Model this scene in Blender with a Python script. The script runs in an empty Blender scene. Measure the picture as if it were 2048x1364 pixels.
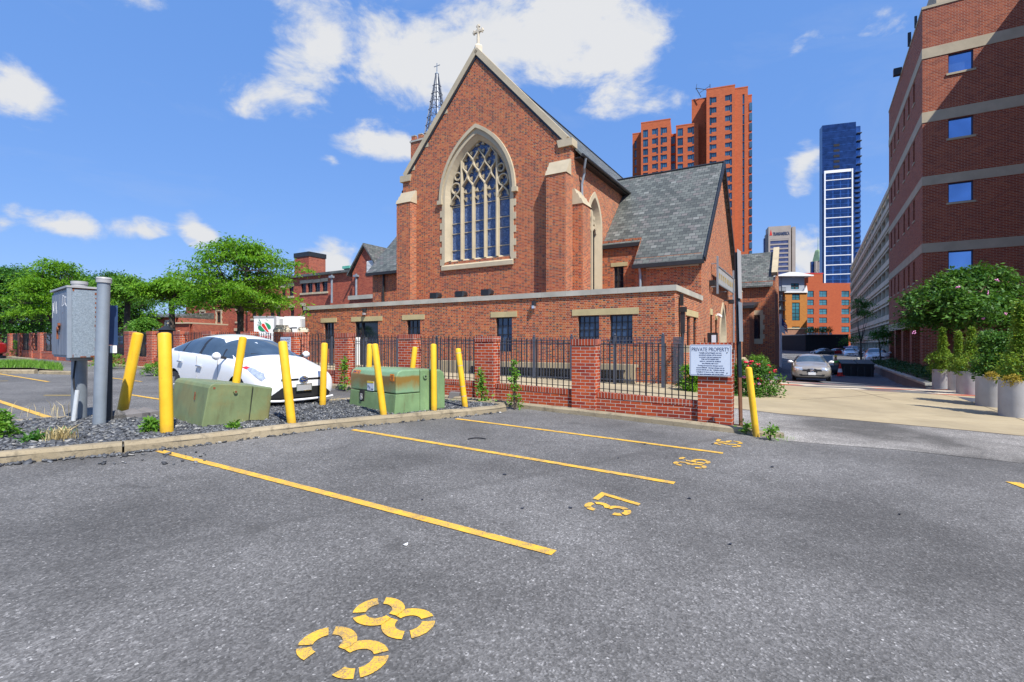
import bpy, bmesh, math, random
import numpy as np
from mathutils import Vector, Matrix
from mathutils.geometry import tessellate_polygon
R = math.radians
random.seed(7); RNG = np.random.default_rng(7)
SC = bpy.context.scene
COL = SC.collection

# ------------------------------------------------------------------ camera, sky, sun, exposure
F = 1010.; CX = 1024.; HY = 688.; EYE = 1.55
cam = bpy.data.cameras.new('camera'); cam_o = bpy.data.objects.new('camera', cam); COL.objects.link(cam_o)
cam.sensor_width = 36; cam.lens = 36*F/2048; cam.shift_y = (HY-682)/2048
cam.clip_start = .05; cam.clip_end = 4000
cam_o.location = (0, 0, EYE); cam_o.rotation_euler = (R(90), 0, 0)
SC.camera = cam_o
SC.view_settings.view_transform = 'Standard'; SC.view_settings.look = 'None'
SC.view_settings.exposure = 0.5; SC.view_settings.gamma = 1
SUN_EL = 52.; SUN_H = Vector((.50, -.866))
sun = bpy.data.lights.new('sun', 'SUN'); sun.energy = 5.0; sun.angle = R(.53); sun.color = (1, .955, .88)
sun_o = bpy.data.objects.new('sun', sun); COL.objects.link(sun_o)
_c = math.cos(R(SUN_EL))
sun_o.rotation_euler = Vector((-SUN_H.x*_c, -SUN_H.y*_c, -math.sin(R(SUN_EL)))).to_track_quat('-Z', 'Y').to_euler()
sun_o.location = (0, 0, 60)

class NT:
    """tiny node-tree writer"""
    def __init__(s, tree): s.t = tree; s.n = tree.nodes; s.l = tree.links
    def new(s, typ, ins=None, **kw):
        n = s.n.new(typ)
        for k, v in kw.items(): setattr(n, k, v)
        for k, v in (ins or {}).items(): s.put(n.inputs[k], v)
        return n
    def put(s, sock, v):
        if isinstance(v, bpy.types.NodeSocket): s.l.new(v, sock)
        else:
            if hasattr(sock.default_value, '__len__') and not hasattr(v, '__len__'): v = [v]*len(sock.default_value)
            if hasattr(v, '__len__') and len(v) == 3 and len(sock.default_value) == 4: v = (*v, 1)
            sock.default_value = v
    def math(s, op, a, b=None, c=None, clamp=False):
        n = s.n.new('ShaderNodeMath'); n.operation = op; n.use_clamp = clamp
        s.put(n.inputs[0], a)
        if b is not None: s.put(n.inputs[1], b)
        if c is not None: s.put(n.inputs[2], c)
        return n.outputs[0]
    def vmath(s, op, a, b=None):
        n = s.n.new('ShaderNodeVectorMath'); n.operation = op
        s.put(n.inputs[0], a)
        if b is not None: s.put(n.inputs[1], b)
        return n.outputs['Value' if op in ('LENGTH', 'DISTANCE', 'DOT_PRODUCT') else 'Vector']
    def mix(s, fac, a, b, mode='MIX'):
        n = s.n.new('ShaderNodeMix'); n.data_type = 'RGBA'; n.blend_type = mode
        s.put(n.inputs[0], fac); s.put(n.inputs[6], a); s.put(n.inputs[7], b)
        return n.outputs[2]
    def ramp(s, fac, stops, interp='LINEAR'):
        n = s.n.new('ShaderNodeValToRGB'); n.color_ramp.interpolation = interp
        e = n.color_ramp.elements
        while len(e) > 1: e.remove(e[-1])
        e[0].position = stops[0][0]; e[0].color = (*stops[0][1], 1)
        for p, c in stops[1:]:
            x = e.new(p); x.color = (*c, 1)
        s.put(n.inputs[0], fac)
        return n.outputs[0]
    def maprange(s, v, a, b, c=0., d=1., smooth=False):
        n = s.n.new('ShaderNodeMapRange'); n.clamp = True
        if smooth: n.interpolation_type = 'SMOOTHSTEP'
        s.put(n.inputs[0], v)
        for i, x in enumerate((a, b, c, d)): n.inputs[i+1].default_value = x
        return n.outputs[0]
    def noise(s, vec, scale, detail=4., rough=.55, dist=0.):
        n = s.n.new('ShaderNodeTexNoise')
        if vec is not None: s.put(n.inputs['Vector'], vec)
        n.inputs['Scale'].default_value = scale; n.inputs['Detail'].default_value = detail
        n.inputs['Roughness'].default_value = rough; n.inputs['Distortion'].default_value = dist
        return n.outputs[0]

def make_world():
    w = bpy.data.worlds.new('World'); SC.world = w; w.use_nodes = True
    t = NT(w.node_tree); t.n.clear()
    out = t.new('ShaderNodeOutputWorld')
    sky = t.new('ShaderNodeTexSky', sky_type='NISHITA', sun_disc=False)
    sky.sun_elevation = R(SUN_EL); sky.sun_rotation = math.atan2(SUN_H.x, SUN_H.y)
    sky.air_density = 1.0; sky.dust_density = .55; sky.ozone_density = 2.2; sky.altitude = 20
    hs = t.new('ShaderNodeHueSaturation', {'Color': sky.outputs[0], 'Saturation': .98, 'Value': 1.15, 'Hue': .503})
    d = t.vmath('NORMALIZE', t.new('ShaderNodeTexCoord').outputs['Generated'])
    # cumulus banks: (photo-independent) compass directions, each an ellipsoid of directions broken up by fractal noise
    blobs = [  # px, py, rx, ry in direction units
        (1060, 60, .36, .13, 1), (1230, 90, .17, .14, 1), (880, 130, .22, .11, 1), (620, 90, .11, .13, .9), (560, 185, .14, .045, .75), (770, 285, .11, .055, 1), (1340, 200, .07, .05, .6),
        (30, 190, .10, .085, 1), (125, 450, .085, .035, .95), (385, 455, .06, .04, 1), (270, 455, .05, .03, .5), (20, 455, .05, .03, .5),
        (1615, 345, .05, .065, 1), (1670, 85, .09, .03, .38), (660, 525, .07, .05, 1), (1630, 520, .06, .08, .9), (680, 330, .035, .02, .5), (1260, 205, .04, .02, .5),
        (1775, 60, .05, .06, .32), (250, 5, .08, .03, .6), (1740, 390, .05, .02, .35), (1535, 400, .04, .03, .35)]
    warp = t.new('ShaderNodeTexNoise'); t.put(warp.inputs['Vector'], d); warp.inputs['Scale'].default_value = 7; warp.inputs['Detail'].default_value = 4
    wv = t.vmath('MULTIPLY', t.vmath('SUBTRACT', warp.outputs['Color'], (.5, .5, .5)), (.14, .14, .09))
    dw = t.vmath('ADD', d, wv)
    acc = None
    for px, py, rx, ry, amp in blobs:
        c = Vector(((px-CX)/F, 1, (HY-py)/F)); k = c.length; c.normalize()
        q = t.vmath('MULTIPLY', t.vmath('SUBTRACT', dw, tuple(c)), (k/rx, k*.8/rx, k/ry))
        g = t.math('MULTIPLY', t.math('SUBTRACT', 1.0, t.vmath('LENGTH', q), clamp=True), amp)
        acc = g if acc is None else t.math('MAXIMUM', acc, g)
    dm = t.vmath('MULTIPLY', d, (1, 1, 1.7))
    n1 = t.noise(dm, 9, 12, .64, .35)
    dens = t.math('ADD', t.math('MULTIPLY', acc, 1.15), t.math('MULTIPLY', t.math('SUBTRACT', n1, .53), 2.3))
    gate = t.maprange(acc, 0., .12)
    cov = t.math('MULTIPLY', t.maprange(dens, .06, .72, smooth=True), gate)
    wisp = t.math('MULTIPLY', t.maprange(t.noise(t.vmath('MULTIPLY', d, (1, 1, 3.2)), 3.2, 8, .6, .6), .55, .8), .16)
    cov = t.math('MAXIMUM', cov, wisp)
    n2 = t.noise(dm, 14, 6, .55)
    shade = t.ramp(t.math('ADD', t.math('MULTIPLY', dens, .45), t.math('MULTIPLY', n2, .55)), [(.12, (3.4, 4.0, 5.3)), (.38, (4.6, 4.95, 5.6)), (.6, (5.4, 5.5, 5.7))])
    base = t.mix(.68, hs.outputs[0], (1.0, 2.55, 6.5))
    col = t.mix(cov, base, shade)
    bg = t.new('ShaderNodeBackground', {'Color': col, 'Strength': .102})
    t.l.new(bg.outputs[0], out.inputs[0])
make_world()
# ------------------------------------------------------------------ coordinates
D1 = Vector((.513, .858)); D2 = Vector((.858, -.513)); P0 = Vector((5.795, 17.96))
ANG = math.atan2(D2.y, D2.x)          # street grid: local x runs along the church front, local y along the alley
def ruv(px, py): return (px-CX)/F, (HY-py)/F
def gz(x, y):
    w = -(x*.858-y*.513)-1.53; q = x*.513+y*.858
    z = .8*(1-math.exp(-w/21)) if w > 0 else -.3*(1-math.exp(w/8))
    t = min(1, max(0, (q-22)/14)); t = t*t*(3-2*t)
    return z-.6*t*min(1, max(0, (2.6-w)/2))*min(1, max(0, (w+6.6)/1.0))
def G(px, py, dz=0.):
    u, v = ruv(px, py); lo, hi = .5, 400.
    for _ in range(50):
        Y = (lo+hi)/2
        if EYE+v*Y > gz(u*Y, Y)+dz: lo = Y
        else: hi = Y
    return Vector((u*Y, Y, gz(u*Y, Y)+dz))
def at(px, py, Y):
    u, v = ruv(px, py); return Vector((u*Y, Y, EYE+v*Y))
def pl_s(px, py, s, o=P0):
    u, v = ruv(px, py); ox, oy = o.x+D1.x*s, o.y+D1.y*s
    a = (u*oy-ox)/(D2.x-u*D2.y); return a, EYE+v*(oy+D2.y*a)
def pl_a(px, py, a, o=P0):
    u, v = ruv(px, py); ox, oy = o.x+D2.x*a, o.y+D2.y*a
    s = (u*oy-ox)/(D1.x-u*D1.y); return s, EYE+v*(oy+D1.y*s)
def grid_world(a, s, o=P0): return Vector((o.x+D2.x*a+D1.x*s, o.y+D2.y*a+D1.y*s))

# ------------------------------------------------------------------ object helpers
def tag(o, label=None, cat=None, group=None, kind=None):
    if label: o['label'] = label
    if cat: o['category'] = cat
    if group: o['group'] = group
    if kind: o['kind'] = kind
    return o
def empty(name, loc=(0, 0, 0), rz=0., label=None, cat=None, group=None):
    o = bpy.data.objects.new(name, None); COL.objects.link(o); o.location = loc; o.rotation_euler = (0, 0, rz)
    o.empty_display_size = .2
    return tag(o, label, cat, group)
def copy_tree(o, parent=None):
    c = o.copy(); COL.objects.link(c)
    if parent is not None: c.parent = parent
    for ch in list(o.children): copy_tree(ch, c)
    return c

class MB:
    """collects faces and links them as one mesh object, with box-mapped UVs in metres"""
    def __init__(s): s.v = []; s.f = []; s.mi = []; s.m = 0
    def add(s, vs, fs):
        b = len(s.v); s.v.extend([tuple(p) for p in vs])
        for f in fs: s.f.append([b+i for i in f]); s.mi.append(s.m)
    def poly(s, *p): s.add(p, [range(len(p))])
    def box(s, x0, x1, y0, y1, z0, z1):
        s.add([(x0, y0, z0), (x1, y0, z0), (x1, y1, z0), (x0, y1, z0), (x0, y0, z1), (x1, y0, z1), (x1, y1, z1), (x0, y1, z1)],
              [(0, 3, 2, 1), (4, 5, 6, 7), (0, 1, 5, 4), (1, 2, 6, 5), (2, 3, 7, 6), (3, 0, 4, 7)])
    def pbox(s, pl, u0, u1, v0, v1, d0, d1):
        s.add([pl(u, v, d) for d in (d0, d1) for u, v in ((u0, v0), (u1, v0), (u1, v1), (u0, v1))],
              [(0, 1, 2, 3), (7, 6, 5, 4), (0, 4, 5, 1), (1, 5, 6, 2), (2, 6, 7, 3), (3, 7, 4, 0)])
    def prism(s, pts, vec):
        n = len(pts); a = [Vector(p) for p in pts]; b = [p+Vector(vec) for p in a]
        s.add(a+b, [list(range(n))[::-1], list(range(n, 2*n))]+[(i, (i+1) % n, n+(i+1) % n, n+i) for i in range(n)])
    def bar(s, p, q, w, h=None, up=(0, 0, 1)):
        p, q = Vector(p), Vector(q); h = h or w
        d = (q-p).normalized(); x = d.cross(Vector(up))
        if x.length < 1e-4: x = d.cross(Vector((1, 0, 0)))
        x.normalize(); y = x.cross(d); x = x*(w/2); y = y*(h/2)
        s.add([e+a for e in (p, q) for a in (-x-y, x-y, x+y, -x+y)], [(0, 1, 2, 3), (7, 6, 5, 4), (0, 4, 5, 1), (1, 5, 6, 2), (2, 6, 7, 3), (3, 7, 4, 0)])
    def tube(s, pts, r, n=8, cap=True):
        pts = [Vector(p) for p in pts]; k = len(pts)
        rr = r if hasattr(r, '__len__') else [r]*k
        b = len(s.v); prev = None
        for i, p in enumerate(pts):
            d = (pts[min(i+1, k-1)]-pts[max(i-1, 0)]).normalized()
            if prev is None: x = d.orthogonal().normalized()
            else:
                x = prev-d*prev.dot(d)
                x = x.normalized() if x.length > 1e-6 else d.orthogonal().normalized()
            prev = x; y = d.cross(x)
            for j in range(n):
                t = 2*math.pi*j/n; s.v.append(tuple(p+(x*math.cos(t)+y*math.sin(t))*rr[i]))
        for i in range(k-1):
            for j in range(n):
                s.f.append([b+i*n+j, b+i*n+(j+1) % n, b+(i+1)*n+(j+1) % n, b+(i+1)*n+j]); s.mi.append(s.m)
        if cap:
            s.f.append([b+j for j in range(n)][::-1]); s.mi.append(s.m)
            s.f.append([b+(k-1)*n+j for j in range(n)]); s.mi.append(s.m)
    def lathe(s, prof, c=(0, 0, 0), n=20):
        b = len(s.v); k = len(prof)
        for r, z in prof:
            for j in range(n):
                t = 2*math.pi*j/n; s.v.append((c[0]+r*math.cos(t), c[1]+r*math.sin(t), c[2]+z))
        for i in range(k-1):
            for j in range(n):
                s.f.append([b+i*n+j, b+i*n+(j+1) % n, b+(i+1)*n+(j+1) % n, b+(i+1)*n+j]); s.mi.append(s.m)
        s.f.append([b+j for j in range(n)][::-1]); s.mi.append(s.m)
        s.f.append([b+(k-1)*n+j for j in range(n)]); s.mi.append(s.m)
    def tess(s, outer, holes, pl, d=0.):
        loops = [[Vector((u, v, 0)) for u, v in L] for L in [outer]+holes]
        tri = tessellate_polygon(loops); flat = [p for L in loops for p in L]
        s.add([pl(p.x, p.y, d) for p in flat], [t for t in tri])
    def wall(s, u0, u1, v0, v1, holes, pl, depth=.15, reveal_m=None):
        """rectangle with rectangular openings and their reveals"""
        us = sorted({u0, u1, *[h[0] for h in holes], *[h[1] for h in holes]}); vs = sorted({v0, v1, *[h[2] for h in holes], *[h[3] for h in holes]})
        idx = {}
        def P(u, v):
            if (u, v) not in idx: idx[(u, v)] = len(s.v); s.v.append(tuple(pl(u, v, 0)))
            return idx[(u, v)]
        for i in range(len(us)-1):
            for j in range(len(vs)-1):
                cu, cv = (us[i]+us[i+1])/2, (vs[j]+vs[j+1])/2
                if any(h[0] < cu < h[1] and h[2] < cv < h[3] for h in holes): continue
                s.f.append([P(us[i], vs[j]), P(us[i+1], vs[j]), P(us[i+1], vs[j+1]), P(us[i], vs[j+1])]); s.mi.append(s.m)
        m = s.m
        if reveal_m is not None: s.m = reveal_m
        for h in holes:
            c = [(h[0], h[2]), (h[1], h[2]), (h[1], h[3]), (h[0], h[3])]
            for i in range(4):
                a, b = c[i], c[(i+1) % 4]
                s.poly(pl(*a, 0), pl(*b, 0), pl(*b, depth), pl(*a, depth))
        s.m = m
    def mesh(s, name, mats, smooth=False, uv=True):
        me = bpy.data.meshes.new(name)
        me.from_pydata(s.v, [], s.f); me.update()
        for m in (mats if isinstance(mats, (list, tuple)) else [mats]): me.materials.append(m)
        if len(set(s.mi)) > 1: me.polygons.foreach_set('material_index', s.mi)
        elif s.mi and s.mi[0]: me.polygons.foreach_set('material_index', s.mi)
        if smooth: me.polygons.foreach_set('use_smooth', [True]*len(me.polygons))
        if uv: box_uv(me)
        return me
    def build(s, name, mats, parent=None, smooth=False, uv=True, bevel=0., loc=None, angle=None):
        me = s.mesh(name, mats, smooth, uv)
        o = bpy.data.objects.new(name, me); COL.objects.link(o)
        if parent is not None: o.parent = parent
        if loc is not None: o.location = loc
        if angle is not None:
            for e in me.edges: pass
            me.set_sharp_from_angle(angle=R(angle))
        if bevel:
            b = o.modifiers.new('bevel', 'BEVEL'); b.width = bevel; b.segments = 2; b.limit_method = 'ANGLE'; b.angle_limit = R(35)
        return o
def box_uv(me):
    n = len(me.polygons)
    if not n: return
    nl = len(me.loops)
    co = np.empty(len(me.vertices)*3, np.float32); me.vertices.foreach_get('co', co); co = co.reshape(-1, 3)
    li = np.empty(nl, np.int32); me.loops.foreach_get('vertex_index', li)
    nr = np.empty(n*3, np.float32); me.polygons.foreach_get('normal', nr); nr = nr.reshape(-1, 3)
    tot = np.empty(n, np.int32); me.polygons.foreach_get('loop_total', tot)
    N = np.repeat(nr, tot, axis=0)
    P = co[li]
    flat = np.abs(N[:, 2]) > .97
    h = np.sqrt(N[:, 0]**2+N[:, 1]**2)+1e-9
    T = np.stack([-N[:, 1]/h, N[:, 0]/h, 0*h], 1)
    # fold opposite faces onto one direction so that courses line up
    sg = np.where((np.abs(T[:, 0]) > np.abs(T[:, 1])), np.sign(T[:, 0]), np.sign(T[:, 1])); sg[sg == 0] = 1
    T *= sg[:, None]
    V = np.cross(N, T); V *= np.where(V[:, 2] < 0, -1, 1)[:, None]
    u = np.where(flat, P[:, 0], (P*T).sum(1)); v = np.where(flat, P[:, 1], (P*V).sum(1))
    uvl = me.uv_layers.new(name='UVMap')
    uvl.data.foreach_set('uv', np.stack([u, v], 1).astype(np.float32).ravel())
def np_mesh(name, verts, faces_k, mats, parent=None, smooth=False, mi=None):
    """big meshes: verts (n,3), faces (m,k) arrays"""
    me = bpy.data.meshes.new(name); m, k = faces_k.shape
    me.vertices.add(len(verts)); me.vertices.foreach_set('co', verts.astype(np.float32).ravel())
    me.loops.add(m*k); me.loops.foreach_set('vertex_index', faces_k.astype(np.int32).ravel())
    me.polygons.add(m); me.polygons.foreach_set('loop_start', np.arange(0, m*k, k, dtype=np.int32)); me.polygons.foreach_set('loop_total', np.full(m, k, np.int32))
    for x in (mats if isinstance(mats, (list, tuple)) else [mats]): me.materials.append(x)
    if mi is not None: me.polygons.foreach_set('material_index', mi.astype(np.int32))
    if smooth: me.polygons.foreach_set('use_smooth', np.ones(m, bool))
    me.update(calc_edges=True); me.validate()
    o = bpy.data.objects.new(name, me); COL.objects.link(o)
    if parent is not None: o.parent = parent
    return o
def front(s): return lambda u, v, d: (u, s+d, v)          # wall facing -y at depth s
def side(a): return lambda u, v, d: (a-d, u, v)           # wall facing +x at offset a
def sideL(a): return lambda u, v, d: (a+d, u, v)          # wall facing -x
def window(parent, pl, u0, u1, v0, v1, d, fm, gm, cols=1, rows=1, fw=.05, mw=.03, name='window', pane='pane'):
    b = MB()
    b.pbox(pl, u0, u0+fw, v0, v1, d-.04, d+.03); b.pbox(pl, u1-fw, u1, v0, v1, d-.04, d+.03)
    b.pbox(pl, u0+fw, u1-fw, v0, v0+fw, d-.04, d+.03); b.pbox(pl, u0+fw, u1-fw, v1-fw, v1, d-.04, d+.03)
    for i in range(1, cols):
        u = u0+(u1-u0)*i/cols; b.pbox(pl, u-mw/2, u+mw/2, v0+fw, v1-fw, d-.025, d+.02)
    for j in range(1, rows):
        v = v0+(v1-v0)*j/rows; b.pbox(pl, u0+fw, u1-fw, v-mw/2, v+mw/2, d-.022, d+.017)
    w = b.build(name, fm, parent)
    g = MB(); g.poly(pl(u0, v0, d+.012), pl(u1, v0, d+.012), pl(u1, v1, d+.012), pl(u0, v1, d+.012)); g.build(pane, gm, w)
    return w
def text_mesh(body, size, mat, parent, name='lettering', align='CENTER', depth=.002, bold=False, loc=(0, 0, 0), rot=(0, 0, 0), width=None):
    c = bpy.data.curves.new(name, 'FONT'); c.body = body; c.size = size; c.align_x = align; c.extrude = depth
    if bold: c.offset = size*.018
    o = bpy.data.objects.new(name+'_src', c); COL.objects.link(o)
    dg = bpy.context.evaluated_depsgraph_get(); me = bpy.data.meshes.new_from_object(o.evaluated_get(dg))
    bpy.data.objects.remove(o); bpy.data.curves.remove(c)
    me.name = name
    if width:
        xs = [v.co.x for v in me.vertices]; k = width/(max(xs)-min(xs))
        for v in me.vertices: v.co.x *= k
    me.materials.clear(); me.materials.append(mat)
    t = bpy.data.objects.new(name, me); COL.objects.link(t); t.parent = parent; t.location = loc; t.rotation_euler = rot
    return t
# ------------------------------------------------------------------ materials
def new_mat(name):
    m = bpy.data.materials.new(name); m.use_nodes = True
    t = NT(m.node_tree); t.n.clear()
    out = t.new('ShaderNodeOutputMaterial'); bs = t.new('ShaderNodeBsdfPrincipled')
    t.l.new(bs.outputs[0], out.inputs[0])
    return m, t, bs
def bump(t, bs, h, dist=.01, strength=1.):
    b = t.new('ShaderNodeBump', {'Height': h, 'Strength': strength, 'Distance': dist}); t.l.new(b.outputs[0], bs.inputs['Normal'])
def plain(name, c, rough=.7, metal=0., var=.15, scale=6., bmp=0., spec=None, coat=0.):
    m, t, bs = new_mat(name); co = t.new('ShaderNodeTexCoord').outputs['Object']
    n = t.noise(co, scale, 5, .6)
    col = t.mix(t.maprange(n, .3, .7), tuple(x*(1-var) for x in c), tuple(min(1, x*(1+var)) for x in c))
    t.put(bs.inputs['Base Color'], col); bs.inputs['Roughness'].default_value = rough; bs.inputs['Metallic'].default_value = metal
    if spec is not None: bs.inputs['Specular IOR Level'].default_value = spec
    if coat: bs.inputs['Coat Weight'].default_value = coat; bs.inputs['Coat Roughness'].default_value = .04
    if bmp: bump(t, bs, t.noise(co, scale*6, 4), bmp)
    return m
def brick(name, stops, mortar, bw=.2, bh=.0677, ms=.011, squash=1., freq=2, off=.5, bmp=.006, weather=.25, rough=.85):
    m, t, bs = new_mat(name)
    uvn = t.new('ShaderNodeUVMap', uv_map='UVMap').outputs[0]
    b = t.new('ShaderNodeTexBrick', {'Vector': uvn, 'Color1': (0, 0, 0), 'Color2': (1, 1, 1), 'Mortar': (0, 0, 0), 'Scale': 1., 'Mortar Size': ms/2, 'Mortar Smooth': .1, 'Bias': 0., 'Brick Width': bw, 'Row Height': bh})
    b.offset = off; b.squash = squash; b.squash_frequency = freq
    col = t.ramp(b.outputs['Color'], stops)
    co = t.new('ShaderNodeTexCoord').outputs['Object']
    big = t.noise(co, .9, 5, .6); fine = t.noise(co, 40, 3)
    col = t.mix(t.math('MULTIPLY', t.maprange(big, .35, .7), weather), col, (.25, .2, .17), 'MULTIPLY')
    col = t.mix(t.math('MULTIPLY', fine, .35), col, (.3, .2, .15), 'MULTIPLY')
    mc = t.mix(t.maprange(fine, .3, .7), tuple(x*.8 for x in mortar), mortar)
    t.put(bs.inputs['Base Color'], t.mix(b.outputs['Fac'], col, mc)); bs.inputs['Roughness'].default_value = rough
    bump(t, bs, t.math('SUBTRACT', t.math('MULTIPLY', fine, .3), b.outputs['Fac']), bmp)
    return m
def glassy(name, c, rough=.06, var=.3, scale=1.5, spec=.6):
    m = plain(name, c, rough, 0, var, scale); bs = [n for n in m.node_tree.nodes if n.type == 'BSDF_PRINCIPLED'][0]
    bs.inputs['Specular IOR Level'].default_value = spec; bs.inputs['IOR'].default_value = 1.6
    return m
def sheetglass(name, c, tint=(.8, .85, .9), mirror=.35):
    """reflective coated facade glass"""
    m, t, bs = new_mat(name); co = t.new('ShaderNodeTexCoord').outputs['Object']
    t.put(bs.inputs['Base Color'], t.mix(t.maprange(t.noise(co, .35, 3), .35, .65), tuple(x*.6 for x in c), c))
    bs.inputs['Metallic'].default_value = mirror; bs.inputs['Roughness'].default_value = .05
    return m
def leafmat(name, c1, c2, c3, trans=.35):
    m, t, bs = new_mat(name)
    g = t.new('ShaderNodeNewGeometry')
    col = t.ramp(g.outputs['Random Per Island'], [(0, c1), (.5, c2), (1, c3)])
    n = t.noise(t.new('ShaderNodeTexCoord').outputs['Object'], .8, 3)
    col = t.mix(t.maprange(n, .35, .65), col, t.mix(.5, col, c3))
    t.put(bs.inputs['Base Color'], col); bs.inputs['Roughness'].default_value = .55; bs.inputs['Specular IOR Level'].default_value = .3
    tr = t.new('ShaderNodeBsdfTranslucent', {'Color': t.mix(.5, col, (c3[0]*1.6, c3[1]*1.5, c3[2]))})
    mx = t.new('ShaderNodeMixShader', {0: trans}); t.l.new(bs.outputs[0], mx.inputs[1]); t.l.new(tr.outputs[0], mx.inputs[2])
    out = [x for x in t.n if x.type == 'OUTPUT_MATERIAL'][0]; t.l.new(mx.outputs[0], out.inputs[0])
    return m
M = {}
RB = [(0, (.10, .035, .035)), (.1, (.13, .045, .035)), (.16, (.40, .085, .035)), (.5, (.50, .125, .045)), (.8, (.56, .19, .07)), (1, (.36, .07, .035))]
def flemish(name, mortar=(.56, .43, .29), P=.305, h=.0677, ms=.012):
    m, t, bs = new_mat(name)
    s = t.new('ShaderNodeSeparateXYZ', {0: t.new('ShaderNodeUVMap', uv_map='UVMap').outputs[0]})
    vr = t.math('DIVIDE', s.outputs[1], h); row = t.math('FLOOR', vr); fv = t.math('SUBTRACT', vr, row)
    tt = t.math('ADD', t.math('DIVIDE', s.outputs[0], P), t.math('MULTIPLY', t.math('FLOORED_MODULO', row, 2.), .5)); cell = t.math('FLOOR', tt); x = t.math('SUBTRACT', tt, cell)
    hd = t.math('GREATER_THAN', x, .66)
    lo = t.math('MULTIPLY', hd, .66); hi = t.math('ADD', .66, t.math('MULTIPLY', hd, .34))
    ex = t.math('MULTIPLY', t.math('MINIMUM', t.math('SUBTRACT', x, lo), t.math('SUBTRACT', hi, x)), P)
    ey = t.math('MULTIPLY', t.math('MINIMUM', fv, t.math('SUBTRACT', 1., fv)), h)
    mort = t.math('SUBTRACT', 1., t.maprange(t.math('MINIMUM', ex, ey), ms*.36, ms*.64))
    wn = t.new('ShaderNodeTexWhiteNoise', {'Vector': t.new('ShaderNodeCombineXYZ', {0: cell, 1: row, 2: hd}).outputs[0]}, noise_dimensions='3D')
    st = t.ramp(wn.outputs[0], [(0, (.17, .036, .022)), (.12, (.30, .047, .014)), (.45, (.405, .08, .019)), (.75, (.46, .115, .026)), (.92, (.50, .16, .04)), (1, (.26, .045, .025))])
    hc = t.ramp(wn.outputs[0], [(0, (.06, .035, .035)), (.34, (.13, .05, .04)), (.46, (.40, .075, .025)), (1, (.56, .13, .03))])
    col = t.mix(hd, st, hc); co = t.new('ShaderNodeTexCoord').outputs['Object']
    fine = t.noise(co, 40, 3); big = t.noise(co, .8, 5, .6)
    col = t.mix(t.math('MULTIPLY', t.maprange(big, .4, .7), .3), col, (.45, .36, .34), 'MULTIPLY')
    stk = t.noise(t.vmath('MULTIPLY', co, (1.3, 1.3, .12)), 1.6, 5, .65)
    col = t.mix(t.math('MULTIPLY', t.maprange(stk, .52, .72), .4), col, (.35, .28, .26), 'MULTIPLY')
    t.put(bs.inputs['Base Color'], t.mix(mort, col, t.mix(t.maprange(fine, .3, .7), tuple(v*.8 for v in mortar), mortar))); bs.inputs['Roughness'].default_value = .85
    bump(t, bs, t.math('SUBTRACT', t.math('MULTIPLY', fine, .3), mort), .006)
    return m
M['church_brick'] = flemish('church_brick')
M['fence_brick'] = brick('fence_brick', [(0, (.30, .03, .012)), (.3, (.48, .06, .014)), (.7, (.62, .11, .022)), (1, (.36, .045, .018))], (.60, .53, .44), .21, .0677, .011, weather=.35)
M['soldier_brick'] = brick('soldier_brick', [(0, (.26, .03, .014)), (.5, (.44, .06, .016)), (1, (.54, .09, .022))], (.55, .48, .4), .0677, .21, .011, off=0., weather=.4)
M['office_brick'] = brick('office_brick', [(0, (.25, .045, .016)), (.5, (.36, .072, .024)), (1, (.44, .105, .036))], (.50, .36, .27), .3, .1, .018, weather=.15)
M['school_brick'] = brick('school_brick', [(0, (.26, .055, .035)), (.5, (.40, .085, .045)), (1, (.46, .12, .06))], (.42, .26, .2), .22, .075, .008, weather=.2)
M['tower_brick'] = brick('tower_brick', [(0, (.47, .10, .03)), (1, (.56, .13, .04))], (.48, .14, .05), .6, .25, .02, weather=.15, bmp=0)
M['orange_brick'] = brick('orange_brick', [(0, (.40, .075, .022)), (1, (.46, .095, .026))], (.38, .11, .045), .6, .3, .03, weather=.1, bmp=0)
M['tan_brick'] = brick('tan_brick', [(0, (.45, .165, .025)), (1, (.50, .20, .035))], (.5, .25, .08), .6, .3, .03, weather=.1, bmp=0)
M['brown_brick'] = brick('brown_brick', [(0, (.32, .16, .10)), (1, (.42, .22, .14))], (.35, .22, .16), .8, .3, .03, weather=.1, bmp=0)
M['slate'] = brick('slate', [(0, (.075, .086, .08)), (.4, (.12, .135, .124)), (.75, (.165, .185, .17)), (.9, (.15, .138, .134)), (1, (.23, .25, .235))], (.035, .04, .045), .30, .22, .02, bmp=.02, weather=.25, rough=.6)
M['stone'] = plain('stone', (.58, .51, .39), .85, 0, .16, 1.6, .004)
M['trim_stone'] = plain('trim_stone', (.455, .385, .265), .85, 0, .12, 1.2, .004)
M['coping'] = plain('coping', (.40, .385, .33), .8, 0, .22, .9, .004)
M['lintel'] = plain('lintel', (.46, .38, .20), .85, 0, .12, 2, .003)
M['metal_dark'] = plain('metal_dark', (.035, .037, .042), .45, .3, .2, 4)
M['metal_fence'] = plain('metal_fence', (.07, .082, .11), .45, .2, .15, 4)
M['metal_black'] = plain('metal_black', (.022, .023, .027), .45, .2, .15, 4)
M['gutter'] = plain('gutter', (.03, .028, .028), .5, .2, .2, 4)
M['grey_pipe'] = plain('grey_pipe', (.27, .31, .35), .5, .3, .15, 3)
M['white'] = plain('white', (.8, .8, .78), .5, 0, .05, 3)
M['white_frame'] = plain('white_frame', (.75, .75, .73), .5, 0, .05, 3)
M['dark_pane'] = glassy('dark_pane', (.012, .018, .03))
M['blue_pane'] = glassy('blue_pane', (.03, .06, .12), .04, .4, .6)
M['office_pane'] = sheetglass('office_pane', (.25, .41, .72), mirror=.85)
M['tower_pane'] = glassy('tower_pane', (.03, .09, .16), .05, .7, .12)
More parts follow.
